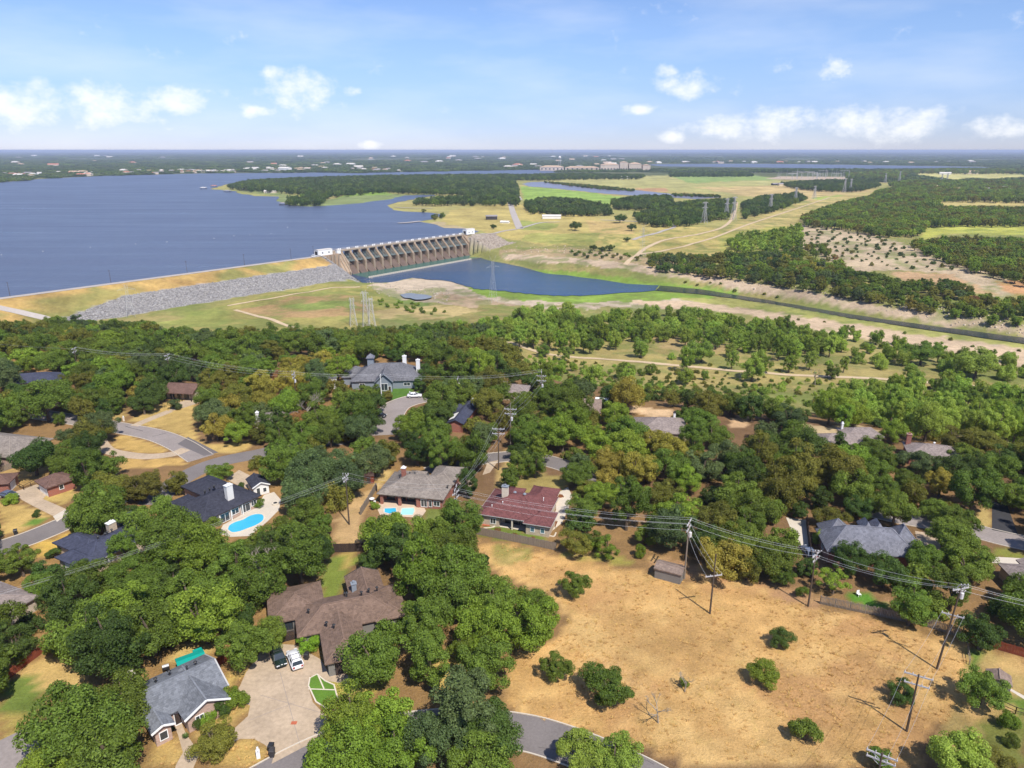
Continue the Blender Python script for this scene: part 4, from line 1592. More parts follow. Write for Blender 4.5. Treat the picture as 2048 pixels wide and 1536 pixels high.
# ------------------------------------------------------------------ houses
def hip_roof(x0, x1, y0, y1, ez, pitch):
    w, d = x1 - x0, y1 - y0
    h = min(w, d) / 2 * pitch
    t = .2
    b = [(x0, y0, ez - t), (x1, y0, ez - t), (x1, y1, ez - t), (x0, y1, ez - t), (x0, y0, ez), (x1, y0, ez), (x1, y1, ez), (x0, y1, ez)]
    if abs(w - d) < .05:
        b.append(((x0 + x1) / 2, (y0 + y1) / 2, ez + h))
        f = [(4, 5, 8), (5, 6, 8), (6, 7, 8), (7, 4, 8)]
    elif w > d:
        m = (y0 + y1) / 2
        b += [(x0 + d / 2, m, ez + h), (x1 - d / 2, m, ez + h)]
        f = [(4, 5, 9, 8), (5, 6, 9), (6, 7, 8, 9), (7, 4, 8)]
    else:
        m = (x0 + x1) / 2
        b += [(m, y0 + w / 2, ez + h), (m, y1 - w / 2, ez + h)]
        f = [(4, 5, 8), (5, 6, 9, 8), (6, 7, 9), (7, 4, 8, 9)]
    f += [(0, 3, 2, 1), (0, 1, 5, 4), (1, 2, 6, 5), (2, 3, 7, 6), (3, 0, 4, 7)]
    return b, f, h


def gable_roof(x0, x1, y0, y1, ez, pitch, ax):
    """thin two-slope roof shell"""
    t = .2
    if ax == 'x':
        m = (y0 + y1) / 2
        h = (y1 - y0) / 2 * pitch
        b = [(x0, y0, ez), (x1, y0, ez), (x1, m, ez + h), (x0, m, ez + h), (x1, y1, ez), (x0, y1, ez)]
    else:
        m = (x0 + x1) / 2
        h = (x1 - x0) / 2 * pitch
        b = [(x1, y0, ez), (x1, y1, ez), (m, y1, ez + h), (m, y0, ez + h), (x0, y1, ez), (x0, y0, ez)]
    b += [(x, y, z - t) for x, y, z in b]
    f = [(0, 1, 2, 3), (3, 2, 4, 5), (9, 8, 7, 6), (11, 10, 8, 9), (0, 6, 7, 1), (4, 10, 11, 5), (1, 7, 8, 2), (2, 8, 10, 4), (0, 3, 9, 6), (3, 5, 11, 9)]
    return b, f, h


class House:
    def __init__(s, name, label, org, ang, roof, wall, cat='house', z=0.0, group=None):
        s.r = empty(name, (org[0], org[1], z), math.radians(ang), label, cat, group)
        s.roofm = M[roof]
        s.capm = M[roof + '_cap'] if roof + '_cap' in M else M[roof]
        s.wallm = M[wall]
        s.w = []
        s.org = np.array(org[:2])
        s.a = math.radians(ang)

    def wing(s, x0, x1, y0, y1, typ='hip', ez=2.7, pitch=.42, over=.5, wall=None, inset=(0, 0, 0, 0), nowall=False):
        ez = ez + len(s.w) * .013
        if typ == 'hip':
            v, f, h = hip_roof(x0, x1, y0, y1, ez, pitch)
        else:
            v, f, h = gable_roof(x0, x1, y0, y1, ez, pitch, typ)
        ro = fix(mesh('roof', v, f, s.roofm, s.r))
        cap = MB()
        if typ == 'hip':
            ends = [Vector(q) for q in v[8:]]
            for q in v[4:8]:
                e = min(ends, key=lambda w_: (w_ - Vector(q)).length)
                cap.bar(Vector(q) + Vector((0, 0, .0)), e + Vector((0, 0, .01)), .2, .09)
            if len(ends) == 2:
                cap.bar(ends[0] + Vector((0, 0, .02)), ends[1] + Vector((0, 0, .02)), .22, .1)
        else:
            cap.bar(Vector(v[2]) + Vector((0, 0, .02)), Vector(v[3]) + Vector((0, 0, .02)), .22, .1)
        cap.build('ridge_cap', s.capm, ro)
        # eave fascia in the gutter colour
        X0, X1, Y0, Y1 = x0 + over + inset[0], x1 - over - inset[1], y0 + over + inset[2], y1 - over - inset[3]
        top = ez - .21
        if not nowall:
            wm = M[wall] if wall else s.wallm
            b = MB()
            if typ == 'x':
                m = (y0 + y1) / 2
                ht = (m - Y0) * pitch
                # gable prism kept under the roof shell
                b.add([(X0, Y0, 0), (X0, Y1, 0), (X0, Y1, top + .0), (X0, m, top + h - over * pitch - .12), (X0, Y0, top),
                       (X1, Y0, 0), (X1, Y1, 0), (X1, Y1, top), (X1, m, top + h - over * pitch - .12), (X1, Y0, top)],
                      [(0, 1, 2, 3, 4), (9, 8, 7, 6, 5), (0, 4, 9, 5), (1, 6, 7, 2), (4, 3, 8, 9), (3, 2, 7, 8)])
            elif typ == 'y':
                m = (x0 + x1) / 2
                b.add([(X0, Y0, 0), (X1, Y0, 0), (X1, Y0, top), (m, Y0, top + h - over * pitch - .12), (X0, Y0, top),
                       (X0, Y1, 0), (X1, Y1, 0), (X1, Y1, top), (m, Y1, top + h - over * pitch - .12), (X0, Y1, top)],
                      [(0, 1, 2, 3, 4), (9, 8, 7, 6, 5), (0, 4, 9, 5), (1, 6, 7, 2), (4, 3, 8, 9), (3, 2, 7, 8)])
            else:
                b.box(X0, X1, Y0, Y1, 0, top)
            fix(b.build('wall', wm, s.r))
        s.w.append((X0, X1, Y0, Y1, top, ro, h, ez, (x0, x1, y0, y1)))
        return s

    def fascia(s, i, m='gutter'):
        """pale gutter line round a wing's eaves"""
        x0, x1, y0, y1 = s.w[i][8]
        ez = s.w[i][7]
        b = MB()
        for a, c in (((x0, y0), (x1, y0)), ((x1, y0), (x1, y1)), ((x1, y1), (x0, y1)), ((x0, y1), (x0, y0))):
            b.bar((a[0], a[1], ez - .09), (c[0], c[1], ez - .09), .13)
        b.build('gutter', M[m], s.r)
        return s

    def rake(s, i, typ, m='gutter', end=0):
        """pale barge boards along a gable end"""
        x0, x1, y0, y1 = s.w[i][8]
        ez, h = s.w[i][7], s.w[i][6]
        b = MB()
        if typ == 'y':
            y = y0 if end == 0 else y1
            e = -.03 if end == 0 else .03
            p = ((x0, y + e, ez - .1), ((x0 + x1) / 2, y + e, ez + h - .1), (x1, y + e, ez - .1))
        else:
            x = x0 if end == 0 else x1
            e = -.03 if end == 0 else .03
            p = ((x + e, y0, ez - .1), (x + e, (y0 + y1) / 2, ez + h - .1), (x + e, y1, ez - .1))
        b.bar(p[0], p[1], .2).bar(p[1], p[2], .2)
        b.build('barge_board', M[m], s.r)
        return s

    def side(s, i, sd):
        X0, X1, Y0, Y1 = s.w[i][:4]
        return {'S': ((X0, Y0), (X1, Y0), (0, -1)), 'N': ((X1, Y1), (X0, Y1), (0, 1)), 'E': ((X1, Y0), (X1, Y1), (1, 0)), 'W': ((X0, Y1), (X0, Y0), (-1, 0))}[sd]

    def opening(s, i, sd, t, w=1.5, z0=.9, z1=2.1, kind='window', frame='white', pane='glass', muntin=True):
        (ax, ay), (bx, by), (nx_, ny_) = s.side(i, sd)
        L = math.hypot(bx - ax, by - ay)
        ux, uy = (bx - ax) / L, (by - ay) / L
        c = t * L
        w = min(w, L * .95)

        def bx_(mb, u0, u1, za, zb, p0, p1):
            P = []
            for p in (p0, p1):
                for u in (u0, u1):
                    P.append((ax + ux * u + nx_ * p, ay + uy * u + ny_ * p))
            vs = [(q[0], q[1], zz) for zz in (za, zb) for q in P]
            mb.add(vs, [(0, 1, 3, 2), (4, 6, 7, 5), (0, 4, 5, 1), (2, 3, 7, 6), (0, 2, 6, 4), (1, 5, 7, 3)])
        u0, u1 = c - w / 2, c + w / 2
        if kind == 'garage_door':
            o = MB()
            bx_(o, u0, u1, .02, z1, .004, .05)
            d = fix(o.build('garage_door', M[pane], s.r))
            g = MB()
            for k in range(1, 4):
                zz = .02 + (z1 - .02) * k / 4
                bx_(g, u0 + .05, u1 - .05, zz - .03, zz + .03, .051, .07)
            fix(g.build('panel_rib', M[pane], d))
            return s
        f = MB()
        q = .1
        bx_(f, u0, u1, z1 - q, z1, .004, .08)
        bx_(f, u0, u1, z0, z0 + q, .004, .08)
        bx_(f, u0, u0 + q, z0 + q, z1 - q, .004, .08)
        bx_(f, u1 - q, u1, z0 + q, z1 - q, .004, .08)
        if muntin and w > 1.1:
            bx_(f, c - .04, c + .04, z0 + q, z1 - q, .004, .07)
        d = fix(f.build(kind, M[frame], s.r))
        p = MB()
        bx_(p, u0 + q, u1 - q, z0 + q, z1 - q, .006, .03)
        fix(p.build('pane' if kind != 'door' else 'leaf', M[pane], d))
        return s

    def chimney(s, x, y, z0, z1, w=1.0, d=.8, m='brick_pink', cap='stonepale'):
        b = MB().box(x - w / 2, x + w / 2, y - d / 2, y + d / 2, z0, z1)
        c = b.build('chimney', M[m], s.r)
        MB().box(x - w / 2 - .1, x + w / 2 + .1, y - d / 2 - .1, y + d / 2 + .1, z1, z1 + .14).box(x - .2, x + .2, y - .2, y + .2, z1 + .14, z1 + .5).build('chimney_cap', M[cap], c)
        return s

    def vent(s, x, y, z, m='plastic_black', r=.22, h=.45):
        MB().cyl(x, y, z - .4, z + h * .6, r * .6, r * .6, 8).cyl(x, y, z + h * .6, z + h, r * 1.3, r * .5, 8).build('roof_vent', M[m], s.r)
        return s

    def post(s, x, y, z1, w=.18, m='white'):
        MB().box(x - w / 2, x + w / 2, y - w / 2, y + w / 2, 0, z1).build('post', M[m], s.r)
        return s

    def loc(s, x, y):
        c, n = math.cos(s.a), math.sin(s.a)
        return (s.org[0] + c * x - n * y, s.org[1] + n * x + c * y)


HOUSES = []      # (x, y, radius) keep tree trunks out


def foot(h, x, y, r):
    p = h.loc(x, y)
    HOUSES.append((p[0], p[1], r))


# grey-roofed house by the road
h = House('house', 'pale brick house with a light grey shingle roof beside the shared driveway', U(456.4, 1398, 2.7), 43, 'r_grey', 'brick_pink')
h.wing(-5.9, .3, .0, 9.0, 'y', pitch=.52).wing(-9.6, 1.1, 2.6, 11.6, 'x', pitch=.42).wing(-9.9, -6.9, .5, 7.0, 'y', pitch=.42).wing(-12.4, -8.6, 8.0, 12.6, 'hip')
h.rake(0, 'y', 'white').rake(2, 'y', 'white').rake(1, 'x', 'gutter', 1)
h.opening(2, 'S', .5, 1.1, .6, 2.0, 'window', 'white', 'glass').opening(0, 'S', .3, 1.2).opening(1, 'E', .35, 1.4).opening(1, 'E', .75, 1.4).opening(0, 'E', .5, 1.4)
h.opening(1, 'S', .33, 1.0, .02, 2.05, 'door', 'white', 'wood_dark')
h.chimney(-9.3, 10.6, 3.0, 5.6, 1.3, .9, 'brick_pink')
h.vent(-1.2, 8.3, 4.3).vent(-4.6, 9.0, 4.2).vent(-6.6, 8.5, 4.4).vent(-2.6, 7.6, 4.7, r=.15)
foot(h, -4, 6, 8)
KEEP.append([(258, 1365), (308, 1348), (412, 1314), (458, 1398), (412, 1398), (372, 1444), (345, 1450), (303, 1448), (300, 1400)])

# brown rambling house
h = House('house', 'large rambling house with a brown shingle roof behind two parked vehicles', U(645.8, 1200.3, 2.7), 20, 'r_brown', 'siding_grey')
h.wing(-8.9, .2, -3.7, 6.0, 'hip', pitch=.36).wing(-4.8, 12.0, -8.6, .6, 'hip', pitch=.40).wing(-1.4, 5.2, -16.4, -3.0, 'hip', pitch=.40).wing(4.3, 10.4, -4, 5.8, 'y', pitch=.44).wing(7.4, 12.8, -9.0, -3, 'hip', pitch=.36)
h.opening(2, 'S', .52, 3.9, .05, 2.2, 'garage_door', pane='wood_dark').opening(0, 'S', .3, 1.6, .6, 2.1, frame='trim_dark').opening(0, 'E', .6, 1.6, frame='trim_dark').opening(3, 'W', .3, 1.8, .1, 2.1, 'door', 'trim_dark', 'glass').opening(2, 'W', .4, 1.2, frame='trim_dark').opening(3, 'N', .5, 1.6)
h.opening(1, 'S', .3, 2.2, .05, 2.1, 'door', 'trim_dark', 'wood_dark')
h.rake(3, 'y', 'trim_dark', 1)
for x, y, z in ((3.8, -2.0, 4.3), (6.1, -3.2, 4.7), (7.4, -2.7, 4.6), (8.8, -2.5, 4.5), (-2.6, -4.2, 4.0), (.8, -9.5, 4.0), (-.2, -8.2, 3.8), (3.6, -.6, 3.4)):
    h.vent(x, y, z)
h.chimney(5.3, .4, 2.8, 4.5, .8, .8, 'siding_blue', 'siding_blue')
foot(h, -4, 1, 6)
foot(h, 3, -5, 8)
foot(h, 8, -3, 6)
foot(h, 2, -12, 5)
foot(h, 7, 3, 4)
KEEP.append([(540, 1188), (637, 1162), (650, 1200), (692, 1188), (694, 1158), (724, 1132), (758, 1142), (770, 1168), (790, 1180), (770, 1215), (752, 1240), (718, 1255), (700, 1290), (694, 1318), (653, 1326), (640, 1265), (598, 1256), (594, 1238), (578, 1238), (568, 1215)])

# black-roofed house with the blue pool
h = House('house', 'brick house with a black shingle roof and white chimney beside the blue pool', U(407.8, 1039.4, 2.7), 56, 'r_black', 'brick_pink')
h.wing(-.6, 13.7, -.6, 10.4, 'hip', pitch=.44).wing(6.2, 13.5, 5.6, 18.2, 'hip', pitch=.42).wing(-.7, 4.9, 5.0, 13.2, 'hip', pitch=.38)
h.fascia(0, 'trim_dark')
for t, w in ((.18, 1.5), (.36, 2.2), (.55, 1.8), (.74, 2.4), (.90, 1.4)):
    h.opening(0, 'S', t, w, .15 if w > 1.9 else .8, 2.15)
h.opening(0, 'W', .35, 1.1).opening(0, 'E', .4, 1.4).opening(2, 'W', .5, 1.0)
for x in (3.2, 6.0, 8.8):
    h.post(x, -.45, 2.48)
h.chimney(7.6, 1.9, 3.2, 6.9, 1.5, 1.0, 'siding_white', 'siding_white')
h.vent(5.2, 7.0, 4.9, r=.3).vent(6.6, 7.4, 4.8, r=.3).vent(8.0, 7.9, 4.7, r=.3)
foot(h, 6, 5, 7)
foot(h, 10, 12, 5)
KEEP.append([(352, 1015), (372, 988), (398, 985), (378, 978), (402, 955), (445, 962), (526, 991), (500, 1010), (446, 1035), (408, 1040)])

h = House('pool_house', 'small white pool house with a black gable roof and glass doors', U(527, 988), 34, 'r_black', 'siding_white', 'pool house')
h.wing(-2.4, 1.6, -.5, 5.4, 'y', ez=2.3, pitch=.5, over=.3)
h.opening(0, 'S', .3, .9, .05, 1.95, 'door').opening(0, 'S', .72, .9, .5, 1.7).opening(0, 'W', .4, 1.4, .3, 1.7).opening(0, 'W', .75, 1.0, .3, 1.7)
h.rake(0, 'y', 'white')
foot(h, 0, 2, 3.5)
KEEP.append([(500, 962), (520, 956), (546, 968), (548, 985), (522, 992), (505, 975)])

# tan-roofed house with the small pools
h = House('house', 'red brick house with a tan-grey hip roof above two small pale pools', (-30.0, 142.0), -11, 'r_tan', 'brick_red')
h.wing(0, 15.4, 0, 11.6, 'hip', pitch=.44, inset=(0, 0, 2.2, 0)).wing(8.9, 15.6, 7.4, 17.0, 'hip', pitch=.42).wing(.8, 4.6, 6.6, 12.4, 'hip', pitch=.5).wing(3.8, 7.8, 7, 12.9, 'hip', pitch=.5)
MB().box(9.6, 14.8, .5, 2.7, 0, 2.42).build('wall', M['brick_red'], h.r)
h.w.append((9.6, 14.8, .5, 2.7, 2.42, None, 0, 2.7, (9.6, 14.8, .5, 2.7)))
h.opening(4, 'S', .22, 1.5, .25, 2.1).opening(4, 'S', .5, .8, .4, 2.0).opening(4, 'S', .78, 1.5, .7, 2.0)
for t in (.12, .3, .45):
    h.opening(0, 'S', t, 1.9, .1, 2.1, 'window', 'trim_dark', 'glass')
for x in (.9, 5.1, 9.3):
    h.post(x, .7, 2.45, .62, 'brick_red')
h.chimney(4.3, 6.2, 4.2, 6.5, .9, .8, 'brick_red', 'white')
for x, y, z in ((3.6, 5.3, 4.7), (5.6, 6.5, 5.0), (6.8, 6.6, 5.0), (9.9, 6.6, 5.0), (14.9, 5.0, 3.3)):
    h.vent(x, y, z)
foot(h, 4, 6, 6)
foot(h, 11, 6, 6)
foot(h, 12, 13, 5)
KEEP.append([(755, 990), (790, 945), (805, 936), (870, 940), (878, 930), (905, 932), (916, 952), (900, 985), (886, 1002), (884, 1012), (760, 1000)])

# maroon-roofed house
h = House('house', 'tan brick house with a maroon shingle roof and stone chimney above a fenced lawn', (-7.4, 132.7), -17, 'r_maroon', 'brick_tan')
h.wing(0, 14.6, .2, 12.4, 'hip', pitch=.42, inset=(0, 0, 2.0, 0)).wing(10.3, 16.2, -.8, 5.6, 'hip', pitch=.42).wing(7.9, 14.2, 7.6, 16.4, 'hip', pitch=.42).wing(3.0, 6.8, 8, 14.2, 'hip', pitch=.46)
MB().box(.5, 4.6, .7, 2.7, 0, 2.42).build('wall', M['brick_tan'], h.r)
h.w.append((.5, 4.6, .7, 2.7, 2.42, None, 0, 2.7, (.5, 4.6, .7, 2.7)))
h.fascia(0).fascia(1)
h.opening(4, 'S', .7, 1.3, .6, 2.0).opening(1, 'S', .28, .95, .7, 1.9, 'window', 'white', 'glass_blue', False).opening(1, 'S', .72, .95, .7, 1.9, 'window', 'white', 'glass_blue', False)
for t in (.42, .55, .68):
    h.opening(0, 'S', t, 1.6, .1, 2.1, 'window', 'trim_dark', 'glass')
h.post(7.6, .5, 2.45, .28, 'stonepale')
h.chimney(4.4, 6.0, 4.4, 6.9, 1.3, .9, 'stonepale', 'siding_blue')
h.vent(6.4, 6.6, 5.2, 'siding_blue', .3, .55).vent(8.6, 6.4, 5.2, 'siding_blue', .3, .55).vent(2.6, 2.4, 3.7, 'white', .1).vent(4.6, 3.6, 4.2, 'white', .1).vent(12.6, 7.0, 4.6, 'white', .1)
foot(h, 4, 6, 6)
foot(h, 10, 6, 7)
foot(h, 13, 2, 5)
foot(h, 11, 13, 5)
KEEP.append([(954, 1028), (985, 985), (996, 976), (1025, 977), (1037, 968), (1060, 980), (1070, 970), (1088, 970), (1116, 978), (1106, 1010), (1115, 1026), (1102, 1055), (1100, 1066), (1046, 1058), (970, 1046)])

# blue-black roofed house by the west road
h = House('house', 'house with a dark blue-black roof and cream chimney near the west road', U(182.6, 1127.8, 2.7), 62, 'r_blue', 'brick_tan')
h.wing(-.2, 16.4, -.1, 8.0, 'hip', pitch=.42).wing(1.0, 7.1, 3.5, 13.9, 'hip', pitch=.42).wing(-1.9, 2.6, -.2, 8.2, 'hip', pitch=.40).wing(11.4, 16.5, 3.4, 12.2, 'hip', pitch=.42)
h.fascia(0)
h.opening(0, 'S', .2, 1.6).opening(0, 'S', .5, 2.0, .1).opening(2, 'W', .4, 2.6, .05, 2.1, 'garage_door', pane='white').opening(1, 'W', .5, 1.2).opening(2, 'S', .4, 1.0)
h.chimney(9.0, 7.2, 2.6, 4.9, 1.6, 1.0, 'brick_tan', 'white')
for x, y, z in ((4.6, 4.6, 4.5), (6.0, 4.5, 4.5), (6.6, 4.7, 4.5), (7.6, 4.9, 4.4), (11.6, 5.0, 4.4), (13.6, 6.0, 4.2)):
    h.vent(x, y, z)
foot(h, 2, 5, 6)
foot(h, 9, 4, 6)
foot(h, 14, 6, 5)
KEEP.append([(116, 1112), (132, 1103), (125, 1092), (150, 1066), (180, 1067), (200, 1070), (230, 1042), (215, 1075), (210, 1095), (186, 1120), (160, 1118)])

h = House('house', 'grey-brown hip roofed house cut by the left edge of the picture', (-97.5, 99.5), -24, 'r_dust', 'brick_tan')
h.wing(-4, 13.5, 0, 11, 'hip', pitch=.4).opening(0, 'S', .5, 1.6).opening(0, 'E', .5, 1.6).vent(4, 6, 4.9, 'white', .2)
foot(h, 5, 5, 9)
KEEP.append([(0, 1142), (30, 1146), (62, 1162), (40, 1185), (20, 1195), (0, 1200)])

h = House('garage', 'small brick garage with a maroon-brown roof and white door beside the west drive', (-110.2, 148.8), -38, 'r_umber', 'brick_red', 'garage')
h.wing(0, 6.4, 0, 6.6, 'hip', ez=2.5, pitch=.5).opening(0, 'S', .5, 4.6, .05, 2.0, 'garage_door', pane='white').opening(0, 'E', .5, 1.0)
foot(h, 3, 3, 5)
KEEP.append([(76, 955), (98, 936), (112, 945), (108, 968), (104, 978), (80, 970)])
h = House('house', 'small maroon-roofed brick house with white garage door at the left edge', (-124.5, 145.5), 12, 'r_umber', 'brick_red')
h.wing(0, 9.5, 0, 6, 'hip', ez=2.5, pitch=.42).opening(0, 'E', .45, 2.6, .05, 2.0, 'garage_door', pane='white').opening(0, 'S', .6, 1.2)
foot(h, 4, 3, 6)
KEEP.append([(0, 958), (28, 955), (30, 985), (0, 990)])

h = House('house', 'wide house with a weathered grey-tan hip roof at the left edge', (-143.5, 166.0), -14, 'r_tan', 'brick_pink')
h.wing(0, 20, 0, 13, 'hip', pitch=.4).wing(-6, 8, -2, 7, 'hip', pitch=.38).opening(0, 'E', .4, 3.2, .05, 2.0, 'garage_door', pane='brick_tan').opening(0, 'S', .8, 1.6).opening(0, 'S', .55, 1.6)
foot(h, 10, 6, 11)
KEEP.append([(0, 858), (50, 860), (94, 868), (60, 886), (20, 905), (0, 915)])

h = House('house', 'house with a dark slate-blue roof half hidden by oaks at the far left', (-166, 219.0), 14, 'r_blue', 'brick_tan')
h.wing(0, 17, 0, 9.5, 'hip', pitch=.42).opening(0, 'S', .3, 1.6).opening(0, 'S', .7, 1.6)
foot(h, 8, 5, 8)
KEEP.append([(50, 758), (70, 748), (108, 748), (112, 756), (96, 768), (70, 766)])

h = House('house', 'low house with a plain brown gable roof and dark porch beside oaks', (-110.2, 211.0), -7, 'r_umber', 'brick_tan')
h.wing(0, 10.5, 0, 9.5, 'x', pitch=.38, inset=(0, 0, 1.6, 0))
for t in (.2, .45, .7):
    h.opening(0, 'S', t, 1.5, .1, 2.1, 'window', 'trim_dark', 'glass')
for x in (.7, 3.6, 6.6, 9.8):
    h.post(x, .3, 2.5, .2, 'wood_dark')
foot(h, 5, 5, 6)
KEEP.append([(362, 763), (394, 764), (394, 794), (364, 792)])

h = House('house', 'house with a pale grey-green roof peeking between oaks', (-71.8, 183.5), 8, 'r_tan', 'brick_tan')
h.wing(0, 11, 0, 9, 'hip', pitch=.42).chimney(.6, 4, 2.6, 4.8, .8, .8, 'siding_white', 'white')
foot(h, 5, 4, 6)
KEEP.append([(618, 812), (640, 797), (660, 801), (664, 812), (640, 814)])

# the tall wood-shingled house
h = House('house', 'tall grey wood-shingled house with a cupola and two white chimneys', (-53.0, 219.5), 4, 'r_wood', 'siding_blue')
h.wing(0, 23.5, 2, 15.5, 'hip', ez=2.9, pitch=.62).wing(8.4, 14.4, -1.5, 8, 'y', ez=3.6, pitch=.95).wing(-3.5, 5, 7, 16, 'hip', ez=2.8, pitch=.6)
h.rake(1, 'y', 'siding_blue')
h.opening(1, 'S', .5, 2.4, .6, 3.0).opening(0, 'S', .15, 1.8).opening(0, 'S', .8, 2.2).opening(0, 'S', .93, 1.2)
h.opening(1, 'S', .85, 1.0, .05, 2.1, 'door', 'white', 'wood_dark')
tw = MB().box(5.2, 7.2, 8.4, 10.4, 5.5, 9.0).build('cupola', M['siding_blue'], h.r)
v, f, _ = hip_roof(4.8, 7.6, 8.0, 10.8, 9.05, .95)
fix(mesh('cupola_roof', v, f, M['r_slate'], tw))
h.chimney(17.4, 10.2, 5.0, 8.9, 1.3, 1.1, 'siding_white', 'siding_white').chimney(22.0, 8.4, 2.0, 8.0, 1.3, 1.1, 'siding_white', 'siding_white')
foot(h, 6, 8, 8)
foot(h, 16, 8, 8)
KEEP.append([(706, 762), (728, 728), (750, 725), (755, 712), (770, 722), (815, 722), (852, 726), (846, 742), (826, 755), (790, 778), (760, 772)])

h = House('house', 'narrow house with a blue-black roof and a red brick gable end', (-17.3, 184.5), -12, 'r_blue', 'brick_red')
h.wing(-1.0, 4.0, 0, 17, 'y', ez=2.8, pitch=.45).wing(-3.5, 1.5, 8, 16, 'hip', ez=2.7, pitch=.4)
h.opening(0, 'W', .75, 2.2, .3, 2.1)
MB().add([(-.72, 1.2, 3.22), (.92, 1.2, 3.96), (.92, 6.2, 3.96), (-.72, 6.2, 3.22)], [(0, 1, 2, 3)]).build('skylight', M['siding_white'], h.r)
h.chimney(3.0, 14.5, 2.8, 5.2, .8, .8, 'siding_white', 'white')
foot(h, 1, 5, 5)
foot(h, 1, 12, 5)
KEEP.append([(896, 842), (912, 815), (935, 810), (938, 825), (924, 852), (906, 860)])

h = House('house', 'tan-roofed house with a cream gable in the trees behind the transformer pole', (-11, 212.5), -9, 'r_dust', 'brick_tan')
h.wing(6.0, 16, 0, 8, 'hip', pitch=.4).wing(-1, 8, 4, 11, 'hip', pitch=.4).opening(0, 'S', .7, 1.6, .5, 2.1, frame='white', pane='siding_white').vent(3, 9, 4.2, 'white', .5)
foot(h, 10, 4, 6)
foot(h, 3, 8, 5)
KEEP.append([(1016, 762), (1048, 768), (1044, 780), (1018, 782)])

h = House('house', 'small house with a brown-pink roof beside a white metal lean-to', (19.4, 193.5), -8, 'r_shed', 'brick_red')
h.wing(0, 6.5, 0, 12, 'x', pitch=.35).opening(0, 'S', .5, 1.4).opening(0, 'E', .3, 1.4)
mesh('lean_to', [(4.4, 11.6, 2.2), (8.4, 11.6, 2.2), (8.4, 14.4, 2.6), (4.4, 14.4, 2.6), (4.4, 11.6, 2.1), (8.4, 11.6, 2.1), (8.4, 14.4, 2.5), (4.4, 14.4, 2.5)], [(0, 1, 2, 3), (7, 6, 5, 4), (0, 4, 5, 1), (1, 5, 6, 2), (2, 6, 7, 3), (3, 7, 4, 0)], M['white'], h.r)
h.post(4.6, 14.2, 2.5).post(8.2, 14.2, 2.5).vent(2.5, 4, 3.9, 'white', .15)
foot(h, 3, 6, 6)
KEEP.append([(1166, 795), (1196, 795), (1192, 818), (1172, 815)])

h = House('house', 'dusty grey hip-roofed house with a white chimney by a sandy clearing', (34.0, 177.5), -3, 'r_dust', 'brick_tan')
h.wing(0, 14, 0, 12, 'hip', pitch=.4).opening(0, 'E', .4, 1.6).chimney(11.0, 9.4, 3, 5.2, .6, .6, 'siding_white', 'trim_dark')
foot(h, 7, 6, 8)
KEEP.append([(1285, 836), (1310, 831), (1335, 834), (1358, 850), (1360, 866), (1345, 848)])

h = House('house', 'dusty tan hip-roofed house with a curved railing behind it', (80.5, 169.5), 2, 'r_dust', 'brick_tan')
h.wing(0, 15, 0, 7.5, 'hip', pitch=.42).wing(8.5, 18.5, 4.5, 11.5, 'hip', pitch=.4).opening(0, 'S', .3, 1.6).chimney(9.4, 9.8, 2.8, 4.6, .5, .5, 'siding_white', 'white')
rl = MB()
prev = None
for k in range(14):
    a = math.radians(150 - k * 8.5)
    p = (4 + 9 * math.cos(a), 4 + 7.5 * math.sin(a))
    rl.bar((p[0], p[1], 0), (p[0], p[1], 1.1), .08)
    if prev:
        rl.bar((prev[0], prev[1], 1.05), (p[0], p[1], 1.05), .08).bar((prev[0], prev[1], .55), (p[0], p[1], .55), .05)
    prev = p
rl.build('railing', M['wood_grey'], h.r)
foot(h, 5, 4, 6)
foot(h, 12, 6, 7)
KEEP.append([(1622, 862), (1640, 852), (1690, 850), (1740, 858), (1750, 868), (1722, 880), (1690, 874), (1640, 870)])

h = House('house', 'dusty brown-roofed house with a red brick chimney at the bluff edge', (99.0, 163.0), -18, 'r_dust', 'brick_red')
h.wing(0, 13.5, 0, 9, 'hip', pitch=.42).chimney(1.0, 7.2, 2.6, 5.6, 1.1, 1.1, 'brick_red', 'brick_red').vent(6.5, 5.5, 4.4, 'white', .25)
foot(h, 6, 4, 7)
KEEP.append([(1784, 886), (1830, 882), (1862, 886), (1892, 900), (1880, 912), (1850, 900), (1800, 900)])

# slate house with turrets
h = House('house', 'large slate-grey house with pointed turret roofs and two dormers', (59.4, 118.2), -8, 'r_slate', 'brick_red')
h.wing(.3, 17.0, -.2, 8.4, 'hip', ez=2.8, pitch=.82).wing(12.2, 18.4, 1.6, 8.6, 'hip', ez=3.0, pitch=1.2).wing(1.0, 7.0, 4.4, 10.4, 'hip', ez=2.9, pitch=1.0)
h.opening(0, 'W', .5, 1.4).opening(0, 'S', .2, 1.6).opening(0, 'S', .5, 1.6).opening(0, 'S', .75, 1.6).opening(1, 'E', .5, 1.4)
for x in (8.6, 10.7):
    d = MB().add([(x - .8, 3.6, 3.6), (x + .8, 3.6, 3.6), (x + .8, 7.4, 3.6), (x - .8, 7.4, 3.6), (x - .8, 3.6, 5.4), (x + .8, 3.6, 5.4), (x + .8, 7.4, 5.4), (x - .8, 7.4, 5.4)],
                 [(0, 3, 2, 1), (4, 5, 6, 7), (0, 1, 5, 4), (1, 2, 6, 5), (2, 3, 7, 6), (3, 0, 4, 7)]).build('dormer', M['siding_grey'], h.r)
    v, f, _ = hip_roof(x - 1.05, x + 1.05, 3.6, 7.7, 5.45, 1.5)
    fix(mesh('dormer_roof', v, f, M['r_slate'], d))
foot(h, 4, 4, 6)
foot(h, 10, 4, 6)
foot(h, 15, 4, 5)
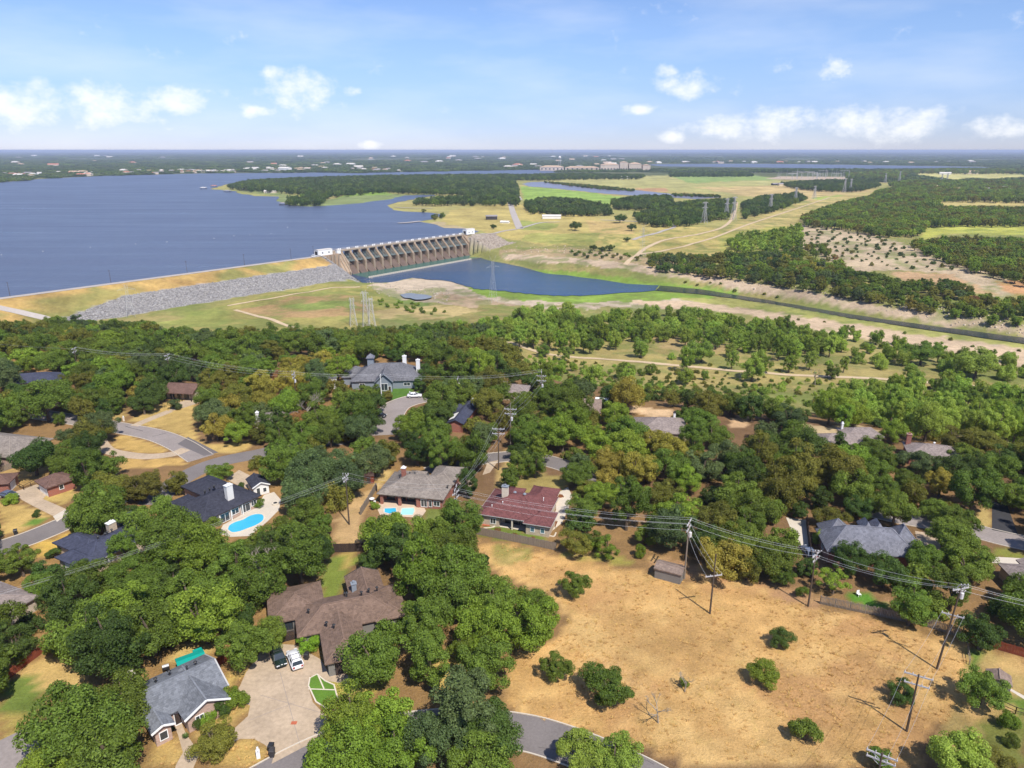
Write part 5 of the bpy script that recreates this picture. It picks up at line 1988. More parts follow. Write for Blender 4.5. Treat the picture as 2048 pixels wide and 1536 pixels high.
KEEP.append([(1652, 1070), (1688, 1048), (1702, 1060), (1732, 1050), (1758, 1058), (1794, 1048), (1828, 1095), (1800, 1090), (1770, 1085), (1730, 1075), (1700, 1072), (1655, 1095)])

h = House('house', 'grey-brown roofed house cut by the right edge beside a concrete drive', (88.5, 104.8), -6, 'r_dust', 'brick_tan')
h.wing(0, 15, 0, 9.5, 'hip', pitch=.4).wing(4, 9, 5, 11, 'y', pitch=.4).opening(0, 'S', .2, 1.4).vent(3.5, 5.5, 4.2)
foot(h, 6, 5, 8)
KEEP.append([(1990, 1135), (2048, 1132), (2048, 1155), (2020, 1152)])

h = House('shed', 'olive-grey garden shed with a brown roof at the meadow edge', (26.0, 113.4), -27, 'r_shed', 'siding_grey', 'shed')
h.wing(0, 5.2, 0, 3.4, 'x', ez=2.1, pitch=.3, over=.2).opening(0, 'E', .5, .9, .05, 1.85, 'door', 'siding_grey', 'siding_grey')
foot(h, 2.5, 1.7, 3)
KEEP.append([(1303, 1120), (1310, 1106), (1356, 1120), (1352, 1145), (1304, 1138)])
h = House('shed', 'small shed with a curved brown-pink roof in the east yard', (69.0, 84.8), -30, 'r_shed', 'siding_grey', 'shed')
h.wing(0, 3.2, 0, 2.6, 'y', ez=1.9, pitch=.45, over=.15).opening(0, 'W', .5, .8, .05, 1.6, 'door', 'siding_grey', 'wood_dark')
foot(h, 1.5, 1.3, 2)
KEEP.append([(1958, 1325), (1975, 1322), (1998, 1335), (1996, 1350), (1970, 1345)])
h = House('shed', 'little red-brown garden shed beside the fence of the tan-roofed house', U(736, 968), 8, 'r_umber', 'wood_red', 'shed')
h.wing(-1.2, 1.6, 0, 3, 'x', ez=2.1, pitch=.5, over=.2).opening(0, 'S', .5, .9, .05, 1.7, 'door', 'wood_dark', 'wood_dark')
foot(h, 0, 1.5, 2.5)
KEEP.append([(733, 950), (745, 946), (748, 966), (734, 968)])
h = House('outbuilding', 'narrow white flat-topped outbuilding left of the wood-shingled house', (-60.5, 222), 14, 'r_wood', 'siding_white', 'outbuilding')
h.wing(0, 3.0, 0, 4.5, 'x', ez=3.9, pitch=.12, over=.2).opening(0, 'S', .65, .9, 1.6, 2.8)
foot(h, 1.5, 2, 3)
KEEP.append([(690, 752), (706, 750), (704, 772), (692, 774)])

# white buildings on the dam
for nm, s_, d_, L_, W_, hh, lb in (('gate_house', -27, 9.4, 15, 6, 4.8, 'white box-shaped control building at the west end of the dam'),
                                   ('gate_house', DAM_L + 13, 2, 13, 6, 5.6, 'white box-shaped control building at the east end of the dam'),
                                   ('equipment_box', -8, 4.5, 4.4, 3, 3.4, 'small white equipment cabinet beside the first spillway gate')):
    x, y = dam_xy(s_, d_)
    z = (-10.6 if s_ < 0 else -10.0) if nm == 'gate_house' else -12.0
    h = House(nm, lb, (x, y), math.degrees(math.atan2(DAM_S[1], DAM_S[0])), 'rooffar_pale', 'white', 'building', z)
    h.r.scale = (1, 1, 1)
    h.wing(-L_ / 2, L_ / 2, -W_ / 2, W_ / 2, 'x', ez=hh, pitch=.1, over=.15)
    if nm == 'gate_house':
        h.opening(0, 'W', .5, 3.2, .1, 3.6, 'door', 'trim_dark', 'dark_void').opening(0, 'S', .3, 1.4, 1.5, 3.0).opening(0, 'S', .75, 1.4, 1.5, 3.0)
# ------------------------------------------------------------------ utility poles, wires, lattice towers
def copy_tree(o, parent=None):
    c = o.copy()
    col.objects.link(c)
    c.parent = parent
    for ch in o.children:
        copy_tree(ch, c)
    return c


POLES = {}


def pole(key, base, h, lab, arms=((.96, 2.6, 0),), lean=(0, 0), can=None, m='wood_pole', braces=True, switch=False, z=0.0, name='utility_pole', cat='utility pole'):
    """arms: (fraction of the height, length, direction in degrees); can: fraction of the height for a transformer"""
    r = empty(name, (base[0], base[1], z), 0, lab, cat, 'utility poles of the hilltop')
    top = Vector((lean[0], lean[1], h))
    MB().bar((0, 0, -.3), top, .34, n=8, taper=.62).build('shaft', M[m], r)
    P = {'r': r, 'tips': []}
    for k, (fz, ln, an) in enumerate(arms):
        c = top * fz
        u = Vector((math.cos(math.radians(an)), math.sin(math.radians(an)), 0))
        a = c + u * ln / 2
        b = c - u * ln / 2
        ob = MB().bar(a, b, .14, .17).build('crossarm', M['steel_far'], r)
        ins = MB()
        tips = []
        for q in (-.47, -.2 if ln > 2 else -.15, .2 if ln > 2 else .15, .47):
            p = c + u * ln * q
            ins.cyl(p.x, p.y, p.z + .06, p.z + .34, .075, .05, 6)
            tips.append(p + Vector((0, 0, .36)))
        ins.build('insulator', M['insulator'], ob)
        if braces:
            MB().bar(c + u * ln * .3 + Vector((0, 0, -.05)), c - Vector((0, 0, .75)), .05).bar(c - u * ln * .3 + Vector((0, 0, -.05)), c - Vector((0, 0, .75)), .05).build('brace', M['steel'], ob)
        P['tips'].append([Vector((base[0], base[1], z)) + t for t in tips])
    if can:
        c = top * can
        cn = MB().cyl(c.x + .35, c.y - .12, c.z - .5, c.z + .4, .27, .27, 12).cyl(c.x + .35, c.y - .12, c.z + .4, c.z + .5, .22, .12, 12)
        t = cn.build('transformer', M['insulator'], r)
        MB().cyl(c.x + .35, c.y - .12, c.z + .5, c.z + .8, .05, .04, 6).build('bushing', M['insulator'], t)
    if switch:
        c = top * .985
        q = MB()
        for k in (-.5, 0, .5):
            q.bar((c.x + k, c.y, c.z + .2), (c.x + k + .15, c.y - .4, c.z + .85), .12)
            q.bar((c.x + k, c.y, c.z - .9), (c.x + k, c.y - .35, c.z - .2), .1)
        q.build('switch', M['insulator'], r)
    P['top'] = Vector((base[0], base[1], z)) + top
    POLES[key] = P
    return P


pole('P1', (33.7, 102.8), 11.6, 'lone pole with a dark shaft standing in the dry meadow', ((.64, 3.0, 12),), braces=False)
pole('P2', (31.7, 113.1), 12.0, 'pale pole with a transformer beside the olive-grey shed', ((.97, 2.8, 62), (.87, 2.8, 62)), can=.78, m='wood_grey')
pole('P3', (51.2, 104.8), 10.6, 'dark pole at the start of the grey picket fence', ((.96, 2.6, 45), (.86, 1.6, 45)), switch=True)
pole('P4', (64.6, 89.2), 14.6, 'tall pole with doubled crossarms at the end of the picket fence', ((.97, 2.9, 15), (.66, 2.9, -30)), lean=(.9, .0), can=.90, switch=True)
pole('P5', (53.6, 77.0), 9.4, 'pole with one wide crossarm beside the round meadow tree', ((.97, 3.4, -28), (.82, 3.0, -28)), braces=False)
pole('P6', (41.4, 62.6), 11.0, 'pole top with doubled crossarms at the lower edge of the picture', ((.97, 3.2, -32), (.90, 3.0, -32)))
pole('P7', (-34.3, 133.1), 11.4, 'brown pole in the dry yard between the two pools', ((.97, 2.4, 72), (.90, 1.8, 72)), switch=True)
pole('P8', (-11.7, 133.1), 8.8, 'dark pole between the tan and the maroon roofs', ((.96, 2.8, 85), (.84, 2.8, 65), (.70, 2.6, 65)), can=None)
pole('P9', (-3.3, 160.0), 11.2, 'nearer of two poles beside the short stretch of road among oaks', ((.97, 3.0, -5), (.86, 3.0, -5)))
pole('P10', (-.4, 173.0), 13.0, 'pole with a transformer behind the short stretch of road', ((.86, 3.2, -10), (.76, 3.0, -10)), can=.66, m='wood_grey')
pole('P11', (8.8, 202.6), 12.6, 'pole with many crossarms on the cleared strip in the oak woods', ((.97, 2.8, 88), (.86, 2.8, -10), (.74, 2.8, -10)), can=.62, m='wood_grey')
pole('P13', (-16.1, 200.6), 11.0, 'pole with two transformers above the oaks near the shingled house', ((.97, 2.4, 88),), can=.80)
pole('P14', (-66.2, 205.6), 11.0, 'pole in front of the rusty oak left of the shingled house', ((.96, 2.6, 88), (.86, 2.4, 88)), can=.76, switch=True)
pole('P15', (-114.1, 226.2), 11.0, 'pole top above the oaks behind the brown gable roof', ((.96, 2.6, 80), (.85, 2.4, 80)))
pole('P16', (-149.6, 234.3), 11.0, 'pole top above the far left oak woods', ((.96, 2.6, 88), (.86, 2.4, 88)))
pole('SL', (-40.4, 208.0), 9.6, 'plain white street pole at the cul-de-sac', ((.97, 1.8, 88),), m='white_paint', braces=False, name='street_pole')
pole('PL', (-128.0, 63.0), 11.0, 'pole outside the frame at the lower left', ((.97, 2.2, 55),))
pole('PR', (103.0, 82.0), 11.0, 'pole outside the frame on the right', ((.97, 2.9, -25),))
WIRES = 0


def wire(a, b, sag, lab, r=.015, grp=None):
    global WIRES
    WIRES += 1
    n = 14
    mb = MB()
    prev = None
    for k in range(n + 1):
        t = k / n
        p = Vector(a).lerp(Vector(b), t)
        p.z -= sag * 4 * t * (1 - t)
        if prev is not None:
            mb.bar(prev, p, r * 2, n=3)
        prev = p
    o = mb.build('power_line', M['wire'])
    return tag(o, lab, 'power line', grp)


def span(k0, k1, pairs, sag, lab, r=.015):
    ends = []
    for (a0, t0), (a1, t1) in pairs:
        a, b = POLES[k0]['tips'][a0][t0], POLES[k1]['tips'][a1][t1]
        m = (a + b) / 2
        ends.append((float(proj(m.x, m.y, m.z)[1]), a, b))
    for k, (q, a, b) in enumerate(sorted(ends, key=lambda e: e[0])):
        wire(a, b, sag, '%s of %s' % (('topmost', 'second from top', 'third from top', 'fourth from top', 'fifth from top')[k], lab), r, lab)


three = [((0, 0), (0, 0)), ((0, 1), (0, 1)), ((0, 3), (0, 3))]
span('P8', 'P2', [((1, 0), (0, 0)), ((1, 2), (0, 2)), ((1, 3), (0, 3)), ((2, 0), (1, 0)), ((2, 3), (1, 3))], 1.2, 'the parallel wires crossing in front of the maroon roof')
span('P2', 'P3', [((0, 0), (0, 0)), ((0, 2), (0, 2)), ((0, 3), (0, 3))], .8, 'the wires between the shed pole and the fence corner pole')
span('P3', 'P4', [((0, 0), (0, 0)), ((0, 1), (0, 1)), ((0, 3), (0, 3))], .9, 'the wires above the grey picket fence')
span('P4', 'PR', [((0, 0), (0, 0)), ((0, 2), (0, 2)), ((0, 3), (0, 3))], 1.2, 'the wires leaving the picture on the right')
span('P4', 'P5', [((1, 0), (0, 0)), ((1, 2), (0, 2)), ((1, 3), (0, 3))], .7, 'the wires from the tall fence pole to the wide crossarm')
span('P5', 'P6', [((0, 0), (0, 0)), ((0, 2), (0, 2)), ((0, 3), (0, 3))], .8, 'the wires running to the pole at the lower edge')
span('P2', 'P1', [((1, 0), (0, 0)), ((1, 1), (0, 2)), ((1, 3), (0, 3))], .7, 'the slack wires to the lone meadow pole')
span('P8', 'P7', [((0, 0), (0, 0)), ((0, 1), (0, 1)), ((0, 3), (0, 3))], 1.0, 'the wires crossing in front of the tan roof')
span('P7', 'PL', [((0, 0), (0, 0)), ((0, 2), (0, 2)), ((1, 1), (0, 3))], 3.4, 'the long wires running down to the lower left')
span('P9', 'P8', [((0, 0), (0, 0)), ((0, 3), (0, 3)), ((1, 0), (1, 0)), ((1, 3), (1, 3))], 1.6, 'the wires from the road poles to the tan roof')
span('P10', 'P9', [((0, 0), (0, 0)), ((0, 3), (0, 3)), ((1, 0), (1, 0)), ((1, 3), (1, 3))], .3, 'the short wires between the two road poles')
span('P11', 'P10', [((1, 0), (0, 0)), ((1, 3), (0, 3)), ((2, 0), (1, 0)), ((2, 3), (1, 3))], 1.0, 'the wires over the cleared strip in the oaks')
span('P13', 'P11', [((0, 0), (0, 0)), ((0, 1), (0, 1)), ((0, 3), (0, 3))], .7, 'the wires right of the transformer pole')
span('SL', 'P13', [((0, 0), (0, 0)), ((0, 3), (0, 3))], .5, 'the wires in front of the shingled house')
span('P14', 'SL', [((0, 0), (0, 0)), ((0, 2), (0, 2)), ((0, 3), (0, 3))], .6, 'the wires left of the white street pole')
span('P15', 'P14', [((0, 0), (0, 0)), ((0, 2), (0, 2)), ((0, 3), (0, 3)), ((1, 1), (1, 1))], 1.2, 'the wires over the rust-tinged oaks')
span('P16', 'P15', [((0, 0), (0, 0)), ((0, 2), (0, 2)), ((0, 3), (0, 3))], 1.0, 'the wires over the far left oak woods')
wire(POLES['P16']['tips'][0][0], (-215, 250, 12), 1.0, 'the wire leaving the picture at the far left')


M['tower_pale'] = pm('tower_pale', (.58, .55, .54), .08, .5, .6, .3)


def lattice(name, base, z, h, w0, w1, lab, arm=0.0, rot=0.0, th=.14, mat='steel_far', horns=False, grp='lattice transmission towers'):
    """four-legged transmission tower with cross bracing and arms"""
    r = empty(name, (base[0], base[1], z), rot, lab, 'transmission tower', grp)
    zs = [0]
    k = 0
    while zs[-1] < h * .96:
        f = zs[-1] / h
        zs.append(zs[-1] + max(1.1, (w0 * (1 - f) + w1 * f) * 1.05))
    zs[-1] = h

    def cw(zz):
        f = zz / h
        return (w0 + (w1 - w0) * min(1, f / .72)) / 2

    def cr(zz):
        q = cw(zz)
        return [Vector((q, q, zz)), Vector((-q, q, zz)), Vector((-q, -q, zz)), Vector((q, -q, zz))]
    for i in range(4):
        lg = MB()
        for a, b in zip(zs[:-1], zs[1:]):
            lg.bar(cr(a)[i], cr(b)[i], th * 1.3, n=4)
        lg.build('leg', M[mat], r)
    br = MB()
    for a, b in zip(zs[:-1], zs[1:]):
        A, B = cr(a), cr(b)
        for i in range(4):
            j = (i + 1) % 4
            br.bar(A[i], B[j], th * .8, n=3).bar(A[j], B[i], th * .8, n=3).bar(B[i], B[j], th * .8, n=3)
    br.build('bracing', M[mat], r)
    if arm:
        for zz in ((h * .74, h * .97) if not horns else (h * .86,)):
            am = MB()
            q = cw(zz)
            for s in (-1, 1):
                tip = Vector((s * arm, 0, zz))
                for o in cr(zz)[:4]:
                    if o.x * s > 0:
                        am.bar(o, tip, th, n=3)
                        am.bar(o + Vector((0, 0, 1.4)), tip, th, n=3)
                am.bar(tip, tip - Vector((0, 0, 1.4)), th, n=3)
            am.build('crossarm', M[mat], r)
        if horns:
            hn = MB()
            for s in (-1, 1):
                hn.bar((s * w1 * .4, 0, h * .92), (s * arm * .55, 0, h * 1.14), th, n=3)
                hn.bar((s * w1 * .1, 0, h), (s * arm * .55, 0, h * 1.14), th, n=3)
            hn.build('horn', M[mat], r)
    return r


def gz(px, py):
    p = G(px, py)
    return (p[0], p[1]), p[2]


for (px, py, h, lb, arm) in ((707, 652, 16.5, 'left slim tower of the three standing together below the dam bank', 1.6), (733, 655, 21.0, 'tallest middle tower of the three below the dam bank', 2.2), (744, 654, 17.0, 'right slim tower of the three standing together below the dam bank', 1.6)):
    b, z = gz(px, py)
    lattice('transmission_tower', b, z, h, 4.2, 1.7, lb, arm, .4, .12, 'tower_pale')
for (px, py, h, lb) in ((1284, 513, 27, 'tall lattice tower on the grass beyond the river'), (986, 604, 29, 'thin lattice tower on the gravel bank in front of the river pool'), (262, 634, 20, 'faint lattice tower in front of the grey rock belt')):
    b, z = gz(px, py)
    lattice('transmission_tower', b, z, h, 5.0, 1.4, lb, 5.0, .5, .055, 'steel', horns=True)
def nth_(k):
    return ['first', 'second', 'third', 'fourth', 'fifth', 'sixth', 'seventh', 'eighth', 'ninth', 'tenth', 'eleventh', 'twelfth'][k]


far_t = [(1408, 446, 26), (1466, 440, 30), (1452, 436, 26), (1540, 424, 26), (1590, 405, 26), (1628, 398, 24), (1688, 385, 30), (1700, 384, 28), (1770, 366, 26), (1798, 364, 30), (1882, 367, 26), (1893, 366, 26)]
for k_, (px, py, h) in enumerate(sorted(far_t)):
    b = U(px, py, PLAIN)
    lattice('transmission_tower', b, PLAIN, h, 6.0, 1.8, 'distant grey lattice tower on the far plain, %s from the left' % nth_(k_), 5.5, .6, .3, 'steel_far', grp='distant lattice towers')
# substation
sr = empty('substation', U(1620, 358, PLAIN) + (PLAIN,), 0, 'pale electrical substation full of thin steel posts on the far plain', 'substation')
sr_o = U(1620, 358, PLAIN)
pad = [U(x, y, PLAIN) for x, y in [(1530, 358), (1560, 353), (1690, 354), (1700, 359), (1650, 361)]]
q = MB().prism([(p[0] - sr_o[0], p[1] - sr_o[1]) for p in pad], -.2, .4)
fix(q.build('gravel_pad', M['concrete'], sr))
rs = random.Random(3)
for k in range(34):
    x, y = U(rs.uniform(1552, 1690), rs.uniform(354, 359), PLAIN)
    x -= sr_o[0]
    y -= sr_o[1]
    hh = rs.uniform(14, 30)
    m_ = MB().bar((x, y, 0), (x, y, hh), .7, n=4, taper=.5)
    if k % 3 == 0:
        m_.bar((x - 16, y, hh * .8), (x + 16, y, hh * .8), .8).bar((x + 16, y, 0), (x + 16, y, hh * .8), 1.0)
    m_.build('post', M['steel_far'], sr)
# posts along the dam road
for k, s in enumerate((-330, -262, -203, -150, -104, -62, -40)):
    lb = 'thin dark post on the lake side of the dam road, %s from the left' % nth_(k)
    x, y = dam_xy(s, EMB - 3.6)
    r = empty('light_pole', (x, y, HZ(x, y)), 0, lb, 'light pole', 'posts along the dam road')
    MB().bar((0, 0, -.3), (0, 0, 8.5), .28, n=6, taper=.6).build('shaft', M['wood_pole'], r)
    MB().bar((-.6, 0, 8.3), (.6, 0, 8.3), .16).build('crossarm', M['wood_pole'], r)


# ------------------------------------------------------------------ vehicles
def car(name, lab, loc, rz, paint, L=4.75, W=1.9, Hh=1.72, suv=True, cat='car', rack=False):
    r = empty(name, loc, rz, lab, cat)
    hl = L / 2
    hw = W / 2
    # body shell: lofted cross sections along x (front is +x)
    sec = [(-hl, .55, .88, .80), (-hl + .12, .36, 1.02, .93), (-hl * .6, .30, 1.06, 1.0), (0, .28, 1.04, 1.0), (hl * .45, .30, 1.02, 1.0), (hl * .55, .32, .98, .99), (hl - .25, .36, .86, .92), (hl, .5, .72, .78)]
    vs = []
    for (x, z0, z1, k) in sec:
        w = hw * k
        vs += [(x, -w * .92, z0), (x, -w, (z0 + z1) / 2), (x, -w * .93, z1), (x, w * .93, z1), (x, w, (z0 + z1) / 2), (x, w * .92, z0)]
    fs = [tuple(range(5, -1, -1)), tuple(range(len(vs) - 6, len(vs)))]
    for i in range(len(sec) - 1):
        for j in range(6):
            a = i * 6 + j
            b = i * 6 + (j + 1) % 6
            fs.append((a, b, b + 6, a + 6))
    fix(mesh('body', vs, fs, M[paint], r, True))
    # cabin
    x0, x1, x2, x3 = (-hl + .18, -hl + .5, hl * .12, hl * .46) if suv else (-hl + .5, -hl + 1.15, hl * .1, hl * .48)
    zt = Hh
    wb, wt = hw * .92, hw * .74
    cab = [(x0, -wb, 1.0), (x3, -wb, .98), (x3, wb, .98), (x0, wb, 1.0), (x1, -wt, zt - .06), (x2, -wt, zt), (x2, wt, zt), (x1, wt, zt - .06)]
    g = fix(mesh('cabin_glass', cab, [(0, 3, 2, 1), (0, 1, 5, 4), (1, 2, 6, 5), (2, 3, 7, 6), (3, 0, 4, 7), (4, 5, 6, 7)], M['glass'], r))
    rf = MB()
    rf.add([(x1 - .05, -wt - .02, zt - .05), (x2 + .06, -wt - .02, zt + .005), (x2 + .06, wt + .02, zt + .005), (x1 - .05, wt + .02, zt - .05),
            (x1 + .1, -wt + .12, zt + .05), (x2 - .1, -wt + .12, zt + .07), (x2 - .1, wt - .12, zt + .07), (x1 + .1, wt - .12, zt + .05)],
           [(0, 3, 2, 1), (0, 1, 5, 4), (1, 2, 6, 5), (2, 3, 7, 6), (3, 0, 4, 7), (4, 5, 6, 7)])
    o = fix(rf.build('roof_panel', M[paint], r))
    for s in (-1, 1):
        for xa, xb in ((x0, x1), (x3, x2), (-hl * .12, -hl * .1)):
            MB().bar((xa, s * wb * 1.005, 1.0), (xb, s * wt * 1.01, zt - .03), .1).build('window_pillar', M[paint], g)
    if rack:
        k = MB()
        for s in (-1, 1):
            k.bar((x1 + .1, s * (wt - .08), zt + .12), (x2 - .15, s * (wt - .08), zt + .14), .06)
        for xx in (x1 + .4, x2 - .5):
            k.bar((xx, -wt + .08, zt + .12), (xx, wt - .08, zt + .12), .05)
        k.build('roof_rack', M['trim_dark'], r)
    for sx in (-.62, .62):
        for sy in (-1, 1):
            cx, cy = sx * hl, sy * (hw - .1)
            t = MB()
            n = 14
            vv = []
            for yy in (cy - .12, cy + .12):
                for i in range(n):
                    a = 2 * math.pi * i / n
                    vv.append((cx + math.cos(a) * .36, yy, .36 + math.sin(a) * .36))
            t.add(vv, [tuple(range(n)), tuple(range(2 * n - 1, n - 1, -1))] + [(i, n + i, n + (i + 1) % n, (i + 1) % n) for i in range(n)])
            w_ = fix(t.build('wheel', M['rubber'], r))
            q = MB()
            yy = cy + sy * .125
            vv = [(cx + math.cos(2 * math.pi * i / n) * .22, yy, .36 + math.sin(2 * math.pi * i / n) * .22) for i in range(n)]
            q.add(vv, [tuple(range(n))])
            q.build('rim', M['steel'], w_)
    for s in (-1, 1):
        MB().box(hl - .16, hl - .02, s * hw * .62 - .22, s * hw * .62 + .22, .66, .80).build('headlight', M['lamp'], r)
        MB().box(-hl - .01, -hl + .1, s * hw * .66 - .14, s * hw * .66 + .14, .72, .98).build('taillight', M['taillight'], r)
        MB().box(hl * .36, hl * .43, s * (hw + .02) - .1, s * (hw + .02) + .1, .98, 1.14).build('mirror', M[paint], r)
    return r


p0, p1 = U(551, 1300, .8), U(563, 1328, .8)
car('parked_car', 'dark green sport utility vehicle parked left of the white one', (p0[0] * .5 + p1[0] * .5, p0[1] * .5 + p1[1] * .5, .03), math.atan2(p1[1] - p0[1], p1[0] - p0[0]), 'carpaint_green', 4.35, 1.8, 1.62, rack=True)
p0, p1 = U(583, 1300, .8), U(596, 1334, .8)
car('parked_car', 'white sport utility vehicle parked on the shared concrete driveway', (p0[0] * .5 + p1[0] * .5, p0[1] * .5 + p1[1] * .5, .03), math.atan2(-p1[1] + p0[1], -p1[0] + p0[0]), 'carpaint_white', 4.6, 1.85, 1.62, rack=True)
p = U(18, 990, .6)
car('parked_car', 'dusty blue sedan parked at the small maroon-roofed house on the left', (p[0], p[1], .03), math.radians(-18), 'carpaint_blue', 4.6, 1.85, 1.45, False)
p = U(757, 830, .6)
car('parked_car', 'black car parked beside the cul-de-sac', (p[0], p[1], .03), math.radians(-20), 'carpaint_black', 4.8, 1.95, 1.6)
p = U(829, 791, .6)
car('parked_car', 'white car parked at the head of the cul-de-sac', (p[0], p[1], .03), math.radians(5), 'carpaint_white', 4.6, 1.85, 1.5, False)
p = U(1616, 1104, .6)
car('parked_car', 'grey-blue car at the end of the sandy drive left of the slate house', (p[0], p[1], .03), math.radians(95), 'carpaint_blue', 4.6, 1.85, 1.5, False)
# golf cart
p = U(777, 799)
r = empty('golf_cart', (p[0], p[1], .0), math.radians(-15), 'dark golf cart with a pale roof on the grass by the cul-de-sac', 'golf cart')
MB().box(-1.1, 1.1, -.55, .55, .3, .75).box(-.9, -.2, -.5, .5, .75, 1.05).build('body', M['carpaint_black'], r)
MB().box(-1.0, .7, -.6, .6, 1.78, 1.86).build('roof', M['gutter'], r)
for x in (-.9, .6):
    for y in (-.52, .52):
        MB().bar((x, y, .7), (x, y, 1.8), .05).build('post', M['trim_dark'], r)
for x in (-.75, .8):
    for y in (-.55, .55):
        MB().bar((x, y - .08, .24), (x, y + .08, .24), .48, n=10).build('wheel', M['rubber'], r)


# ------------------------------------------------------------------ fences
def fence(name, pts, h, m, lab, cat='fence', picket=.15, gap=.02, uneven=.06, bay=2.4, seed=1, post_m=None, board=True):
    """boards nailed to rails, one child per bay plus its post"""
    rr = random.Random(seed)
    root = empty(name, (pts[0][0], pts[0][1], 0), 0, lab, cat)
    ox, oy = pts[0]
    dist = 0
    for a, b in zip(pts[:-1], pts[1:]):
        L = math.dist(a, b)
        n = max(1, round(L / bay))
        ux, uy = (b[0] - a[0]) / L, (b[1] - a[1]) / L
        for k in range(n):
            s0, s1 = L * k / n, L * (k + 1) / n
            mb = MB()
            s = s0
            while s < s1 - .05:
                w = min(picket, s1 - s)
                x0, y0 = a[0] - ox + ux * s, a[1] - oy + uy * s
                x1, y1 = x0 + ux * w, y0 + uy * w
                t = h + rr.uniform(-uneven, uneven)
                nx_, ny_ = -uy * .025, ux * .025
                o = rr.uniform(-.01, .02)
                mb.add([(x0 + nx_ + o, y0 + ny_, .03), (x1 + nx_ + o, y1 + ny_, .03), (x1 - nx_, y1 - ny_, .03), (x0 - nx_, y0 - ny_, .03), (x0 + nx_ + o, y0 + ny_, t), (x1 + nx_ + o, y1 + ny_, t), (x1 - nx_, y1 - ny_, t), (x0 - nx_, y0 - ny_, t)],
                       [(0, 3, 2, 1), (4, 5, 6, 7), (0, 1, 5, 4), (1, 2, 6, 5), (2, 3, 7, 6), (3, 0, 4, 7)])
                s += picket + gap
            pa = (a[0] - ox + ux * s0, a[1] - oy + uy * s0)
            pb = (a[0] - ox + ux * s1, a[1] - oy + uy * s1)
            for zz in (.35, h * .82):
                mb.bar((pa[0] - uy * .06, pa[1] + ux * .06, zz), (pb[0] - uy * .06, pb[1] + ux * .06, zz), .07)
            mb.build('fence_panel', M[m], root)
            MB().box(pa[0] - .06 - uy * .1, pa[0] + .06 - uy * .1, pa[1] - .06 + ux * .1, pa[1] + .06 + ux * .1, 0, h + .02).build('post', M[post_m or m], root)
    return root


fence('picket_fence', [U(940, 1066), U(1000, 1078), U(1060, 1090), U(1112, 1101)], 1.75, 'wood_grey', 'weathered grey board fence below the lawn of the maroon-roofed house', seed=2)
fence('picket_fence', [U(940, 1066), U(948, 1050)], 1.7, 'wood_grey', 'short return of weathered fence by the steps of the maroon-roofed house', seed=3)
fence('picket_fence', [U(1640, 1208), U(1700, 1221), U(1760, 1233), U(1840, 1250), U(1900, 1268), U(1928, 1278)], 1.7, 'wood_grey', 'long leaning weathered picket fence along the meadow edge', picket=.13, gap=.09, uneven=.14, seed=4)
fence('board_fence', [U(1928, 1279), U(1990, 1298), U(2060, 1318)], 1.6, 'wood_red', 'red-brown board fence running on right of the picket fence', seed=5)
fence('board_fence', [U(668, 1105), U(700, 1104), U(728, 1103)], 1.9, 'wood_dark', 'black board fence across the yard behind the brown-roofed house', seed=6, uneven=.0)
fence('board_fence', [U(560, 1286), U(600, 1276)], 1.8, 'wood_dark', 'black gate fence beside the dark green vehicle', seed=7, uneven=.0)
fence('picket_fence', [U(722, 1030), U(738, 1005), U(752, 980), U(755, 985)], 1.8, 'wood_grey', 'tall grey fence beside the pool of the tan-roofed house', seed=8)
fence('picket_fence', [U(926, 1040), U(915, 1055)], 1.8, 'wood_grey', 'short grey fence at the corner patio of the tan-roofed house', seed=9)
fence('board_fence', [U(432, 1335), U(475, 1312), U(500, 1300)], 1.5, 'wood_red', 'red-brown board fence behind the grey-roofed house', seed=10)
fence('board_fence', [U(0, 1372), U(60, 1325), U(108, 1290)], 1.5, 'wood_red', 'red-brown board fence under the oaks at the lower left', seed=11)
fence('board_fence', [U(0, 945), U(28, 936)], 1.6, 'wood_grey', 'grey board fence below the wide grey-tan roof on the left', seed=12)
fence('board_fence', [U(1612, 1045), U(1622, 1130), U(1626, 1160)], 1.8, 'wood_dark', 'dark board fence along the sandy drive left of the slate house', seed=13)
fence('board_fence', [U(1352, 1150), U(1368, 1152)], 1.7, 'wood_new', 'fresh orange board gate beside the olive-grey shed', seed=14)
fence('board_fence', [U(1090, 806), U(1105, 798)], 1.7, 'orange', 'orange board fence behind the pole on the cleared strip', seed=15)


def rail_fence(name, pts, h, m, lab, step=2.4):
    root = empty(name, (pts[0][0], pts[0][1], 0), 0, lab, 'fence')
    ox, oy = pts[0]
    for a, b in zip(pts[:-1], pts[1:]):
        L = math.dist(a, b)
        n = max(1, round(L / step))
        for k in range(n + 1):
            t = k / n
            x, y = a[0] + (b[0] - a[0]) * t - ox, a[1] + (b[1] - a[1]) * t - oy
            MB().bar((x, y, 0), (x, y, h), .09).build('post', M[m], root)
        for zz in (h * .45, h * .95):
            MB().bar((a[0] - ox, a[1] - oy, zz), (b[0] - ox, b[1] - oy, zz), .07).build('rail', M[m], root)


rail_fence('rail_fence', [U(32, 972), U(48, 980), U(76, 966)], 1.2, 'wood_dark', 'low dark rail fence between the two small maroon roofs')
rail_fence('rail_fence', [U(1932, 1285), U(1938, 1330)], 1.2, 'wood_grey', 'thin wire fence at the edge of the east yard')
rail_fence('rail_fence', [U(1995, 1412), U(2030, 1428), U(2060, 1436)], 1.2, 'wood_dark', 'low dark fence across the east yard')

